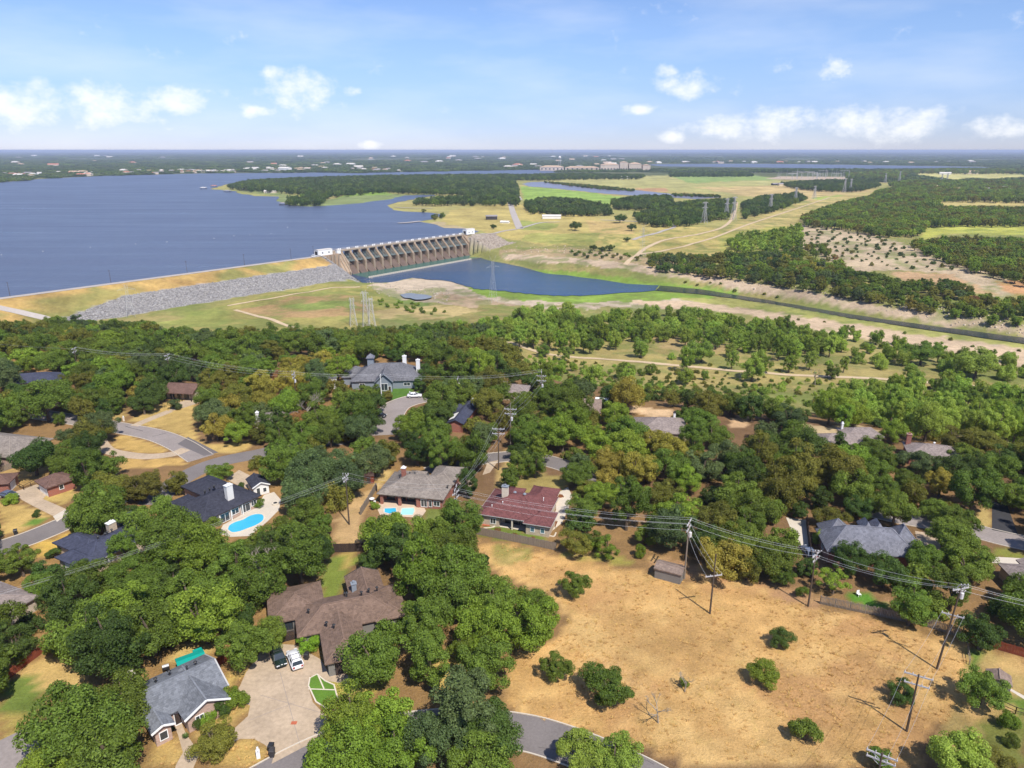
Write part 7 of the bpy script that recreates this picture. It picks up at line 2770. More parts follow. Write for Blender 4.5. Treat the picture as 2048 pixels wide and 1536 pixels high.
# the trees one can tell apart in the foreground
for a in [
    (150, 1448, 88, 'oak', 'mid', 'broad green oak over the lower left driveway', 1), (238, 1405, 62, 'oak', 'mid', 'green oak overhanging the left end of the grey roof', 1), (215, 1505, 85, 'oak', 'mid', 'large green oak in the lower left corner beside the grey-roofed house', 1), (110, 1525, 60, 'round', 'bright', 'lighter oak at the very bottom left', 1),
    (426, 1484, 44, 'round', 'olive', 'rounded olive-brown tree on the dry front lawn', .85),
    (394, 1452, 15, 'bush', 'dark', 'dark shrub left of the gable of the grey-roofed house', 1.3), (413, 1437, 18, 'bush', 'bright', 'light green shrub before the gable of the grey-roofed house', 1.3), (444, 1421, 19, 'bush', 'dark', 'dark rounded shrub by the driveway corner of the grey-roofed house', 1.5), (470, 1404, 22, 'bush', 'bright', 'tall light green shrub at the right corner of the grey-roofed house', 1.4),
    (617, 1288, 26, 'round', 'lime', 'bright lime-green round bush behind the white vehicle', .75),
    (700, 1440, 66, 'tall', 'bright', 'light green tree right of the shared driveway', 1), (760, 1430, 62, 'oak', 'bright', 'light green oak at the bottom centre, upper of its group', 1), (690, 1510, 70, 'oak', 'bright', 'light green oak over the road at the bottom', 1), (800, 1500, 70, 'oak', 'bright', 'light oak beside the dark tree at the bottom centre', 1),
    (930, 1425, 84, 'tall', 'bluegreen', 'large grey-green live oak at the bottom centre', .9), (880, 1480, 66, 'oak', 'bluegreen', 'grey-green live oak left of the road bend', 1), (985, 1470, 62, 'oak', 'dark', 'dark green oak at the left end of the visible road', 1), (960, 1525, 60, 'oak', 'mid', 'green oak at the bottom edge left of the road', 1),
    (1160, 1505, 44, 'oak', 'light', 'yellow-green oak on the near road verge, left of two', 1), (1228, 1512, 50, 'oak', 'light', 'yellow-green oak on the near road verge, right of two', 1),
    (1147, 1166, 30, 'tall', 'mid', 'slender green tree standing alone at the top of the meadow', .9), (1217, 1372, 52, 'oak', 'mid', 'wide dark green tree alone in the lower meadow', .78), (1110, 1334, 33, 'tall', 'mid', 'leafy tree at the lower left edge of the meadow', .85),
    (1565, 1278, 24, 'round', 'dark', 'small round tree left of the tall fence pole', .9), (1527, 1346, 32, 'round', 'bright', 'small bright green tree in the middle of the meadow', .8), (1612, 1471, 30, 'bush', 'mid', 'low green bush tree near the bottom of the meadow', 1.1), (1803, 1387, 28, 'round', 'dark', 'round dark tree behind the wide crossarm pole', .9),
    (1967, 1372, 46, 'oak', 'mid', 'spreading oak at the east edge of the meadow', .95), (1918, 1515, 58, 'oak', 'light', 'yellow-green oak in the lower right corner', .95), (1985, 1530, 36, 'round', 'olive', 'olive tree at the lower right edge', .9), (1758, 1522, 26, 'bush', 'mid', 'dark bush under the pole top at the lower edge', 1.2),
    (2016, 1450, 20, 'bush', 'bright', 'small green shrub in the east yard, larger of two', 1.3), (2023, 1487, 15, 'bush', 'mid', 'small green shrub in the east yard, smaller of two', 1.2),
    (1605, 1187, 13, 'bush', 'mid', 'little shrub left of the fence corner pole', 1.4), (1281, 1106, 12, 'bush', 'bright', 'little young tree left of the olive-grey shed', 1.6), (1367, 1372, 9, 'bush', 'mid', 'little leafy shoot at the foot of a bare sapling', 1.4),
    (1150, 1086, 30, 'oak', 'olive', 'olive tree at the right end of the grey board fence', .9), (1214, 1094, 27, 'loose', 'bright', 'bright drooping tree at the meadow top', .85), (1183, 1082, 24, 'round', 'mid', 'small tree between the olive and the bright drooping tree', .9),
    (1490, 1085, 46, 'oak', 'mid', 'big rounded oak at the meadow edge right of the lone pole', 1), (1545, 1110, 48, 'oak', 'mid', 'big rounded oak left of the fence corner pole', 1), (1420, 1080, 38, 'oak', 'dark', 'dark oak behind the lone meadow pole', 1), (1560, 1150, 26, 'oak', 'mid', 'low oak branch mass at the meadow edge', .9),
    (1670, 1160, 34, 'loose', 'bright', 'bright leafy tree just right of the fence corner pole', .8), (1700, 1120, 36, 'oak', 'dark', 'dark oak in front of the slate house, left', 1), (1770, 1140, 40, 'oak', 'dark', 'dark oak in front of the slate house, centre', 1), (1850, 1120, 40, 'oak', 'mid', 'oak in front of the slate house, right', 1),
    (1905, 1080, 44, 'oak', 'mid', 'broad oak between the slate house and the east road', 1),
    (1040, 925, 26, 'tall', 'mid', 'slim oak on the front lawn of the maroon-roofed house, left of two', 1.0), (1070, 928, 26, 'tall', 'mid', 'slim oak on the front lawn of the maroon-roofed house, right of two', 1.0),
    (65, 912, 42, 'oak', 'dark', 'umbrella-shaped oak standing over the small maroon garage', 1.0), (118, 838, 13, 'round', 'mid', 'small young tree by the west end of the loop road', 1.2), (205, 845, 32, 'oak', 'bluegreen', 'dark oak with bare trunk beside the loop road', 1.05), (180, 862, 34, 'oak', 'olive', 'yellowish oak beside the loop road', 1.0), (148, 870, 26, 'oak', 'bluegreen', 'dark low oak left of the loop road', .9),
    (90, 800, 46, 'oak', 'mid', 'wide oak in front of the slate-blue roof at the far left', 1.0), (350, 811, 14, 'bush', 'bluegreen', 'round grey-green shrub beside the drive of the brown gable house', 1.0),
    (436, 943, 28, 'oak', 'mid', 'flat-topped small tree behind the black roof', .7), (330, 1013, 18, 'bush', 'light', 'pale silvery shrub left of the black roof', 1.2), (22, 1002, 16, 'bush', 'bright', 'low round shrub on the dry lawn at the left edge', .8), (74, 1030, 7, 'bush', 'dark', 'tiny dark shrub on the dry lawn at the left edge', 1.5),
    (108, 1110, 14, 'bush', 'dark', 'dark clipped shrub left of the blue-black roof', 1.0), (40, 1120, 36, 'tall', 'mid', 'tree in front of the west road at the left edge', .9),
    (519, 1009, 10, 'bush', 'mid', 'round shrub on the terrace of the black-roofed house', 1.2), (482, 975, 8, 'bush', 'dark', 'small shrub between the black roof and the pool house', 1.2), (749, 1013, 9, 'bush', 'bright', 'round shrub beside the small turquoise pool', 1.2),
    (866, 1010, 8, 'bush', 'dark', 'spiky shrub below the window of the tan-roofed house, left', 1.1), (880, 1011, 7, 'bush', 'mid', 'spiky shrub below the window of the tan-roofed house, right', 1.1), (898, 1014, 8, 'bush', 'bright', 'round shrub at the corner of the tan-roofed house', 1.1),
    (957, 1043, 11, 'bush', 'mid', 'green tree-shrub at the left corner of the maroon-roofed house', 1.4), (986, 1046, 6, 'bush', 'dark', 'small shrub by the terrace steps of the maroon-roofed house', 1.0), (1072, 1058, 6, 'bush', 'bright', 'small shrub between the two blue windows', 1.2), (996, 1064, 8, 'bush', 'rust', 'rusty round bush on the fenced lawn, first from left', 1.0), (1030, 1072, 5, 'bush', 'rust', 'dark rusty sprig on the fenced lawn, middle one', 1.4), (1064, 1079, 6, 'bush', 'rust', 'dark rusty sprig on the fenced lawn, right one', 1.2),
    (560, 752, 14, 'oak', 'rust', 'rust-brown dying oak left of the shingled house', 1.0), (594, 838, 22, 'oak', 'rust', 'rust-brown oak with bare grey twigs in the middle woods', 1.0), (655, 768, 14, 'round', 'yellow', 'yellow-green small tree left of the white outbuilding', 1.0), (598, 790, 16, 'oak', 'yellow', 'yellowing oak in the middle woods', 1.0), (806, 744, 15, 'round', 'rust', 'brownish tree before the door of the shingled house', 1.0), (848, 745, 20, 'round', 'dark', 'dark round tree before the right end of the shingled house', 1.0),
    (1690, 935, 52, 'oak', 'olive', 'golden-olive oak, the yellowest in the eastern woods', 1.0), (1640, 945, 34, 'oak', 'yellow', 'golden oak left of the big golden-olive one', 1.0), (1790, 862, 26, 'round', 'bright', 'bright round tree between the two dusty roofs', 1.0), (1640, 1080, 15, 'bush', 'light', 'pale yellow-green shrub left of the slate house', 1.6),
    (1404, 698, 30, 'oak', 'light', 'light green round tree alone on the valley grass', .9), (1506, 735, 28, 'tall', 'light', 'light green tree just below the valley path', .85), (1250, 742, 22, 'round', 'mid', 'darker green tree below the valley path', .9), (1130, 706, 15, 'tall', 'light', 'pale tree beside the valley path near its bend', .9), (1086, 700, 16, 'round', 'mid', 'green tree at the bend of the valley path', .9), (1228, 632, 11, 'tall', 'olive', 'dark slim tree at the edge of the gravel', .9),
    (1845, 705, 30, 'oak', 'mid', 'wide green tree in the valley left of the big one', .85), (1955, 725, 38, 'oak', 'light', 'big wide tree in the right valley', .85), (1666, 742, 16, 'tall', 'mid', 'slim green tree beside a bare one on the valley path', .9),
    (790, 615, 11, 'bush', 'mid', 'bush right of the three lattice towers', 1.2), (803, 620, 9, 'bush', 'mid', 'smaller bush right of the three lattice towers', 1.1),
]:
    tree_px(a[0], a[1], a[2], a[3], a[4], a[5], a[6])


def fill(poly, spacing, rr, kinds, cols, zone, seed, keep=True, zmul=(.78, 1.2), maxn=20000, jit=.0, ground=None, lim=(-2000, 2000, 55, 3600), clear=True):
    """scatter trees so that their crowns are seen inside the pixel polygon"""
    rn = np.random.RandomState(seed)
    zs = [0, -14] if ground is None else [ground]
    xs, ys = [], []
    for zz in ([0, -24] if ground is None else [ground]):
        for p in poly:
            x, y = U(p[0], p[1], zz + 4)
            xs.append(x)
            ys.append(y)
    x0, x1 = max(min(xs), lim[0]), min(max(xs), lim[1])
    y0, y1 = max(min(ys), lim[2]), min(max(ys), lim[3])
    n = int(min(260000, (x1 - x0) * (y1 - y0) / (spacing * spacing) * 5))
    X = rn.uniform(x0, x1, n)
    Y = rn.uniform(y0, y1, n)
    R = rn.uniform(rr[0], rr[1], n)
    K = rn.choice(len(kinds), n, p=np.array([k[1] for k in kinds]) / sum(k[1] for k in kinds))
    cz = np.array([CZ[k[0]] for k in kinds])[K]
    S = rn.uniform(zmul[0], zmul[1], n)
    Z = H(X, Y) if ground is None else np.full(n, ground)
    px, py, dp = proj(X, Y, Z + R * cz * S)
    ok = inpoly(px, py, poly) & (dp > 20)
    if keep:
        pr = FPX * R / dp
        for kp in KEEP:
            bx0 = min(p[0] for p in kp) - 90
            bx1 = max(p[0] for p in kp) + 90
            by0 = min(p[1] for p in kp) - 90
            by1 = max(p[1] for p in kp) + 90
            sel = np.nonzero(ok & (px > bx0) & (px < bx1) & (py > by0) & (py < by1))[0]
            if len(sel) == 0:
                continue
            bad = inpoly(px[sel], py[sel], kp)
            for t in range(12):
                a = t * math.pi / 6
                for f in (.8, .45):
                    bad |= inpoly(px[sel] + np.cos(a) * pr[sel] * f, py[sel] + np.sin(a) * pr[sel] * f * .85, kp)
            ok[sel[bad]] = False
    for (hx_, hy_, hr) in HOUSES:
        ok &= ~(np.hypot(X - hx_, Y - hy_) < hr)
    idx = np.nonzero(ok)[0]
    cell = spacing
    grid = {}
    if clear:
        for t in TREES:
            grid.setdefault((int(t['x'] // cell), int(t['y'] // cell)), []).append((t['x'], t['y'], t['r'] * .5 + rr[0] * .5))
    cnt = 0
    cc = rn.choice(len(cols), n, p=np.array([c[1] for c in cols]) / sum(c[1] for c in cols))
    # neighbouring trees tend to share a tint
    big = vnoise(X, Y, 38, seed + 60)
    cumw = np.cumsum([c[1] for c in cols]) / sum(c[1] for c in cols)
    for i in idx:
        gx, gy = int(X[i] // cell), int(Y[i] // cell)
        good = True
        for a in (-1, 0, 1):
            for b in (-1, 0, 1):
                for (qx, qy, qr) in grid.get((gx + a, gy + b), ()):
                    if (X[i] - qx) ** 2 + (Y[i] - qy) ** 2 < max(spacing, qr) ** 2:
                        good = False
                        break
                if not good:
                    break
            if not good:
                break
        if not good:
            continue
        grid.setdefault((gx, gy), []).append((X[i], Y[i], 0))
        c = cc[i]
        if len(cols) > 1 and rn.rand() < .45:
            c = int(np.searchsorted(cumw, np.clip(big[i] * 1.5 - .25, 0, .999)))
        add_tree(X[i], Y[i], R[i], kinds[K[i]][0], cols[c][0], S[i], z=float(Z[i]), zone=zone)
        cnt += 1
        if cnt >= maxn:
            break
    return cnt


HILL = [(-90, 650), (150, 642), (280, 652), (420, 668), (560, 668), (640, 662), (700, 664), (760, 662), (840, 655), (900, 650), (1000, 662), (1020, 692), (1040, 742), (1100, 762), (1200, 777), (1300, 790), (1400, 797), (1500, 808), (1640, 838), (1760, 848), (1850, 862), (1950, 882), (2120, 912),
        (2120, 1310), (2000, 1292), (1950, 1286), (1920, 1258), (1840, 1228), (1790, 1195), (1700, 1178), (1640, 1180), (1620, 1160), (1560, 1150), (1500, 1130), (1420, 1112), (1370, 1095), (1300, 1080), (1250, 1070), (1180, 1075), (1120, 1075), (1100, 1080), (940, 1050), (900, 1056), (700, 1100), (665, 1102), (600, 1130), (560, 1165), (540, 1195), (570, 1245), (556, 1275), (500, 1290), (430, 1300), (340, 1300), (328, 1335), (270, 1345), (200, 1362), (110, 1302), (60, 1312), (0, 1362), (-90, 1400)]
oakmix = [('oak', 5), ('round', 2), ('tall', 2)]
fill([(-90, 1000), (260, 1000), (330, 1040), (700, 1040), (700, 1100), (560, 1165), (540, 1195), (570, 1245), (556, 1275), (500, 1290), (430, 1300), (340, 1300), (328, 1335), (270, 1345), (200, 1362), (110, 1302), (60, 1312), (0, 1362), (-90, 1400)], 6.9, (3.9, 5.6), oakmix, [('mid', 6), ('bright', 2), ('dark', 1)], 'front yards', 5)
fill([(715, 1040), (800, 1030), (880, 1045), (930, 1060), (1000, 1105), (1000, 1155), (1075, 1175), (1085, 1215), (1130, 1245), (1125, 1290), (1080, 1305), (1020, 1290), (1025, 1330), (1010, 1372), (950, 1390), (905, 1365), (890, 1320), (860, 1385), (780, 1362), (690, 1335), (720, 1290), (760, 1262), (800, 1205), (795, 1160), (745, 1130), (720, 1085)], 5.6, (3.9, 5.4), oakmix, [('mid', 7), ('bright', 2), ('dark', 1)], 'central clump', 6)
fill([(620, 1420), (700, 1380), (800, 1385), (1000, 1380), (1030, 1430), (1050, 1470), (1040, 1560), (610, 1560)], 6.2, (3.8, 5.0), oakmix, [('bright', 4), ('mid', 2), ('bluegreen', 1)], 'bottom clump', 7)
n1 = fill(HILL, 6.4, (3.0, 5.3), oakmix, [('bluegreen', 3), ('dark', 4), ('mid', 8), ('olive', 4), ('mid', 4), ('bright', 2), ('yellow', .4)], 'hill woods', 8)
fill(HILL, 4.4, (2.2, 3.4), [('round', 2), ('bush', 2)], [('dark', 3), ('mid', 4), ('olive', 3)], 'hill woods', 9, maxn=500)
fill([(-60, 1000), (330, 1040), (700, 1040), (1100, 1080), (1100, 1300), (500, 1300), (0, 1370)], 4.6, (2.0, 3.2), [('round', 2), ('bush', 2)], [('dark', 3), ('mid', 4)], 'front yards', 19, maxn=120)
# river valley
VALC = [('light', 6), ('bright', 4), ('mid', 2)]
fill([(900, 645), (1010, 640), (1080, 607), (1130, 607), (1170, 640), (1300, 612), (1400, 625), (1500, 640), (1560, 640), (1640, 672), (1720, 690), (1600, 700), (1500, 695), (1400, 672), (1280, 668), (1200, 690), (1100, 676), (1020, 678), (900, 664)], 5.6, (2.2, 4.2), [('bush', 4), ('tall', 2), ('round', 3)], VALC, 'valley', 11, zmul=(.95, 1.5))
fill([(1640, 805), (1700, 768), (1800, 758), (1950, 772), (2120, 792), (2120, 880), (1950, 858), (1850, 845), (1750, 838), (1660, 835)], 6.0, (2.6, 4.8), [('round', 2), ('tall', 3), ('bush', 3), ('loose', 1)], [('light', 6), ('bright', 4)], 'valley', 12, keep=False, zmul=(.95, 1.5))
fill([(1040, 680), (1280, 672), (1600, 690), (1800, 690), (2120, 720), (2120, 800), (1800, 770), (1500, 760), (1300, 750), (1050, 740)], 12.5, (1.6, 4.4), [('tall', 1), ('round', 2), ('bush', 4), ('loose', 1)], VALC, 'valley', 13, zmul=(.95, 1.5))
fill([(1560, 640), (1650, 650), (1850, 690), (2120, 720), (2120, 760), (1700, 720)], 9, (1.6, 4.0), [('tall', 1), ('round', 2), ('bush', 4)], VALC, 'valley', 14, zmul=(.95, 1.5))
fill([(1040, 700), (1300, 720), (1700, 750), (2120, 790), (2120, 850), (1500, 800), (1200, 775), (1050, 745)], 4.2, (.6, 1.7), [('bush', 1)], [('light', 3), ('mid', 2), ('olive', 2)], 'valley shrubs', 15)
fill([(1250, 612), (1500, 625), (1800, 685), (2120, 735), (2120, 700), (1700, 648), (1500, 615)], 14, (.8, 1.5), [('bush', 1)], [('olive', 2), ('mid', 2)], 'valley shrubs', 16)
fill([(735, 585), (800, 600), (900, 625), (860, 632), (760, 610)], 7, (1.0, 2.0), [('bush', 1)], [('mid', 2), ('bright', 1)], 'valley shrubs', 17)
# the far bank
BANK = [('bluegreen', 2), ('dark', 2), ('mid', 6), ('olive', 5), ('bright', 3), ('yellow', .7), ('rust', .08)]
fill([(1290, 524), (1320, 507), (1400, 510), (1500, 508), (1600, 500), (1640, 525), (1720, 545), (1800, 562), (1900, 562), (1990, 598), (2120, 600), (2120, 655), (1960, 636), (1860, 620), (1760, 600), (1650, 578), (1540, 562), (1440, 548), (1330, 540)], 5.6, (2.6, 4.4), oakmix, BANK, 'far bank', 21, lim=(0, 700, 350, 1000))
fill([(1820, 484), (1900, 476), (2120, 480), (2120, 575), (1990, 545), (1900, 520), (1850, 500)], 6.4, (3.0, 4.6), oakmix, [('olive', 5), ('mid', 4), ('bright', 3)], 'far bank', 22, lim=(0, 900, 350, 1100))
fill([(1458, 478), (1500, 468), (1560, 462), (1598, 450), (1606, 486), (1540, 496), (1465, 492)], 7.5, (3.5, 5.2), [('tall', 3), ('round', 2)], [('bright', 3), ('light', 1)], 'far bank', 23)
fill([(1560, 490), (1650, 490), (1700, 540), (1640, 530), (1570, 505)], 8, (2.4, 3.8), oakmix, BANK, 'far bank', 24)
fill([(1140, 500), (1300, 512), (1400, 525), (1300, 520), (1150, 512)], 8, (1.2, 2.6), [('bush', 2), ('round', 1)], [('mid', 2), ('dark', 2), ('olive', 2)], 'bank shrubs', 25)
fill([(1580, 456), (1640, 452), (1760, 475), (1860, 505), (1960, 545), (1780, 538), (1660, 515), (1600, 485)], 11, (1.0, 2.3), [('bush', 3), ('round', 1)], [('dark', 3), ('olive', 1)], 'bank shrubs', 26)
fill([(1300, 560), (1500, 590), (1640, 612), (1480, 570), (1310, 545)], 9, (.8, 1.8), [('bush', 1)], [('mid', 1), ('olive', 1)], 'bank shrubs', 27)
# single trees on the grass beyond the dam
for (px, py, pr, lb) in ((1150, 450, 11, 'pair of round dark trees alone on the dry grass, upper'), (1263, 453, 9, 'round dark tree alone on the dry grass right of the pair'), (1187, 494, 7, 'small dark tree near the bank top, first of three'), (1203, 496, 7, 'small dark tree near the bank top, second of three'), (1220, 494, 8, 'small dark tree near the bank top, third of three'), (1254, 478, 6, 'small tree beside the curved grey road'), (987, 452, 6, 'dark tree on the dry grass near the dam end'), (1240, 434, 12, 'dark clump of trees beside the track')):
    b = G(px, py + pr)
    d = b[1] * CT + (CAM_H - b[2]) * ST
    add_tree(b[0], b[1], pr * d / FPX, 'oak', 'dark', .85, lb, z=b[2], manual=True)
# woods of the plain
FARK = [('oak', 3), ('round', 2)]
FARC = [('dark', 5), ('bluegreen', 2), ('mid', 2)]
WOODS = [
    ([(455, 372), (490, 362), (600, 356), (760, 351.5), (900, 350), (1020, 349), (1035, 375), (1036, 405), (1000, 407), (900, 405), (830, 405), (830, 400), (880, 395), (960, 393), (950, 388), (800, 381), (740, 381), (650, 393), (640, 404), (580, 408), (575, 398), (600, 392), (640, 390), (560, 380), (500, 378)], 11, (4.5, 6.8), 'peninsula woods'),
    ([(1050, 405), (1090, 396), (1160, 400), (1215, 412), (1222, 424), (1130, 428), (1060, 420)], 8, (4, 6), 'plain woods'),
    ([(1222, 402), (1290, 391), (1340, 392), (1345, 405), (1300, 416), (1232, 414)], 8, (4, 6), 'plain woods'),
    ([(1270, 427), (1340, 408), (1390, 402), (1466, 398), (1468, 412), (1456, 430), (1380, 443), (1330, 448), (1275, 440)], 7.5, (3.6, 5.4), 'plain woods'),
    ([(1484, 406), (1520, 393), (1600, 386), (1612, 396), (1560, 414), (1490, 432)], 8, (3.6, 5.4), 'plain woods'),
    ([(1564, 366), (1640, 361), (1750, 360), (1760, 370), (1700, 381), (1600, 376)], 10, (4.5, 6.5), 'plain woods'),
    ([(1605, 432), (1680, 406), (1760, 388), (1870, 398), (1885, 414), (2120, 418), (2120, 443), (1864, 446), (1835, 466), (1770, 468), (1690, 450), (1612, 446)], 8, (4.0, 5.8), 'east woods'),
    ([(1745, 385), (1800, 372), (1900, 370), (2120, 374), (2120, 400), (1900, 397), (1775, 404)], 11, (4.5, 6.5), 'east woods'),
    ([(1340, 346), (1490, 344), (1505, 350), (1340, 352)], 12, (5, 7), 'plain woods'),
    ([(1020, 350), (1150, 347), (1290, 350), (1280, 355), (1150, 356), (1030, 359)], 13, (4.5, 6.5), 'plain woods'),
    ([(1690, 346), (1820, 340), (1900, 337), (2120, 340), (2120, 345), (1820, 344), (1800, 358), (1700, 354)], 15, (5.5, 7.5), 'east woods'),
    ([(1820, 361), (2120, 362), (2120, 373), (1770, 369)], 12, (5, 7), 'east woods'),
    ([(1500, 340), (1690, 338), (1690, 342), (1500, 344)], 16, (5, 7), 'plain woods'),
]
for i, (poly, sp, rr, zn) in enumerate(WOODS):
    fill(poly, sp, rr, FARK, FARC if zn != 'east woods' else [('mid', 4), ('olive', 3), ('bright', 4)], zn, 40 + i, keep=False, ground=PLAIN, lim=(-2600, 2600, 600, 5200), clear=False)
for i, (poly, sp) in enumerate((([(1085, 363), (1180, 370), (1270, 379), (1260, 381), (1170, 374)], 7), ([(1340, 386), (1440, 391), (1440, 393), (1350, 390)], 7), ([(860, 430), (895, 427), (890, 433), (865, 437)], 9), ([(800, 418), (870, 422), (870, 425), (810, 422)], 24))):
    fill(poly, sp, (2.0, 3.6), [('bush', 1), ('round', 1)], [('mid', 1), ('olive', 1), ('dark', 1)], 'plain shrubs', 70 + i, keep=False, ground=PLAIN, lim=(-2600, 2600, 600, 4000), clear=False)

# ------------------------------------------------------------------ the 300 that show largest become trees of their own
rq = random.Random(61)
for t in TREES:
    if t['zone'] in ('hill woods', 'front yards') and not t['manual'] and t['py'] > 1010 and t['px'] < 1120 and t['col'] in ('olive', 'yellow', 'bluegreen'):
        t['col'] = rq.choice(['mid', 'mid', 'dark', 'bright'])
inframe = [t for t in TREES if -t['pr'] < t['px'] < 2048 + t['pr'] and -t['pr'] < t['py'] < 1536 + t['pr'] * 1.2 and t['kind'] != 'bush']
man = [t for t in TREES if t['manual']]
rest = sorted([t for t in inframe if not t['manual']], key=lambda t: -t['pr'])
single = man + rest[:max(0, 300 - sum(1 for t in man if t['kind'] != 'bush'))]
sid = set(id(t) for t in single)
mass = [t for t in TREES if id(t) not in sid]

LANDMARKS = [('the grey-roofed house', 380, 1400), ('the shared driveway', 560, 1400), ('the brown rambling roof', 680, 1230), ('the turquoise patio cover', 380, 1318), ('the black board fence', 700, 1104), ('the brown yard pole', 698, 1049), ('the curved blue pool', 490, 1050), ('the black roof', 430, 1000),
             ('the white pool house', 527, 985), ('the blue-black roof by the west road', 190, 1085), ('the grey-brown roof at the left edge', 30, 1175), ('the west road', 100, 1060), ('the small maroon garage', 95, 960), ('the wide grey-tan roof on the left', 50, 885), ('the loop road patch', 395, 893), ('the stone mailbox by the loop road', 248, 842),
             ('the slate-blue roof at the far left', 80, 758), ('the brown gable house', 378, 780), ('the peeking grey-green roof', 640, 808), ('the shingled house', 775, 750), ('the white street pole', 764, 808), ('the cul-de-sac', 800, 810), ('the red brick gable', 915, 845), ('the transformer pole', 915, 790), ('the many-armed pole', 1082, 820),
             ('the two road poles', 1010, 920), ('the tan roof', 830, 970), ('the maroon roof', 1040, 1010), ('the pale plunge pools', 800, 1022), ('the brown-pink roof with lean-to', 1180, 808), ('the sandy clearing', 1300, 825), ('the grey hip roof by the sand', 1320, 848), ('the dusty roof with railing', 1690, 866), ('the dusty roof with brick chimney', 1840, 895),
             ('the slate turret house', 1740, 1080), ('the sandy drive', 1600, 1070), ('the black driveway', 2008, 1040), ('the east road', 2020, 1080), ('the roof at the right edge', 2020, 1145), ('the olive-grey shed', 1330, 1128), ('the lone meadow pole', 1420, 1227), ('the fence corner pole', 1616, 1213), ('the long picket fence', 1780, 1240), ('the tall fence pole', 1873, 1338),
             ('the grey board fence', 1030, 1085), ('the road bend', 1100, 1470), ('the meadow', 1100, 1250), ('the gravel turn in the eastern woods', 1560, 940), ('the lower left driveway', 30, 1500), ('the rusty oak', 594, 850), ('the golden-olive oak', 1690, 960), ('the bare trees on the valley path', 1630, 752), ('the bend of the valley path', 1050, 695), ('the three lattice towers', 725, 655)]
ORD = ['nearest', 'second nearest', 'third nearest', 'fourth nearest', 'fifth nearest', 'sixth nearest', 'seventh nearest', 'eighth nearest', 'ninth nearest', 'tenth nearest', 'eleventh nearest', 'twelfth nearest', 'thirteenth nearest', 'fourteenth nearest', 'fifteenth nearest', 'sixteenth nearest', 'seventeenth nearest', 'eighteenth nearest', 'nineteenth nearest', 'twentieth nearest', 'twenty-first nearest', 'twenty-second nearest', 'twenty-third nearest', 'twenty-fourth nearest', 'twenty-fifth nearest', 'twenty-sixth nearest']
TX = np.array([[t['x'], t['y']] for t in single])
rank = {}
for (nm, px, py) in LANDMARKS:
    g = G(px, py)
    d = np.hypot(TX[:, 0] - g[0], TX[:, 1] - g[1])
    for k, i in enumerate(np.argsort(d)):
        if k >= len(ORD):
            break
        if i not in rank or rank[i][0] > k:
            rank[i] = (k, nm)
CW = {'dark': 'dark green', 'mid': 'green', 'bright': 'fresh green', 'olive': 'olive', 'yellow': 'yellow-green', 'rust': 'rust-brown', 'bluegreen': 'grey-green', 'light': 'light green', 'lime': 'lime-green'}
KW = {'oak': ('oak_tree', 'spreading oak'), 'tall': ('tree', 'tall tree'), 'round': ('oak_tree', 'rounded oak'), 'loose': ('tree', 'loose-crowned tree'), 'bush': ('shrub', 'shrub'), 'cone': ('cedar_tree', 'cedar')}
ZW = {'hill woods': 'closed oak woods of the hilltop', 'front yards': 'leafy front yards at the lower left', 'central clump': 'big clump right of the brown roof', 'bottom clump': 'clump at the bottom centre', 'valley': 'green river valley', 'far bank': 'far river bank'}
rt = random.Random(21)
for i, t in enumerate(single):
    nm, kw = KW[t['kind']]
    if t['label']:
        lb = t['label']
    elif i in rank:
        lb = '%s %s, %s to %s' % (CW[t['col']], kw, ORD[rank[i][0]], rank[i][1])
    else:
        lb = '%s %s among the %s' % (CW[t['col']], kw, ZW.get(t['zone'], 'woods'))
    grp = 'shrubs around the houses' if t['kind'] == 'bush' else ('trees of the ' + ZW.get(t['zone'], 'yards and meadow'))
    root = empty(nm, (t['x'], t['y'], t['z']), rt.uniform(0, 6.28), lb, 'shrub' if t['kind'] == 'bush' else 'tree', grp)
    root.scale = (t['r'], t['r'], t['r'] * t['sz'])
    cm, tm = rt.choice(VAR[t['kind']])
    c = link(bpy.data.objects.new('crown', cm), root)
    c.material_slots[0].link = 'OBJECT'
    c.material_slots[0].material = M['leaf_' + t['col']]
    link(bpy.data.objects.new('trunk', tm), root)


# bare trees
def bare_tree(px, py, h, lab, seed, m='bark_pale'):
    b = G(px, py)
    r = random.Random(seed)
    root = empty('bare_tree', b, 0, lab, 'tree')
    tr = MB()
    br = MB()
    top = Vector((r.uniform(-.1, .1) * h, r.uniform(-.1, .1) * h, h * .55))
    tr.bar((0, 0, -.2), top, .05 * h + .08, n=6, taper=.55).build('trunk', M[m], root)

    def grow(p, d, l, w, n):
        q = p + d * l
        br.bar(p, q, w, n=4, taper=.55)
        if n:
            for k in range(3):
                dd = (d + Vector((r.uniform(-.8, .8), r.uniform(-.8, .8), r.uniform(-.25, .6)))).normalized()
                grow(q, dd, l * r.uniform(.5, .8), w * .55, n - 1)
    for k in range(4):
        dd = Vector((r.uniform(-1, 1), r.uniform(-1, 1), r.uniform(.3, 1))).normalized()
        grow(top * r.uniform(.6, 1), dd, h * .26, .025 * h + .03, 3)
    br.build('branches', M[m], root)


bare_tree(1317, 1446, 3.9, 'bare grey dead tree in the lower meadow', 1)
bare_tree(1369, 1384, 2.8, 'bare forked sapling left of the bright meadow tree', 2)
bare_tree(1630, 770, 8, 'bare grey tree on the valley path', 3)
bare_tree(1612, 735, 4.5, 'low bare grey bush above the valley path', 4)
bare_tree(526, 1182, 7.5, 'tall pale-barked half bare tree behind the brown-roofed house', 5)
bare_tree(612, 850, 9, 'bare grey twigs rising from the rusty oak', 6)


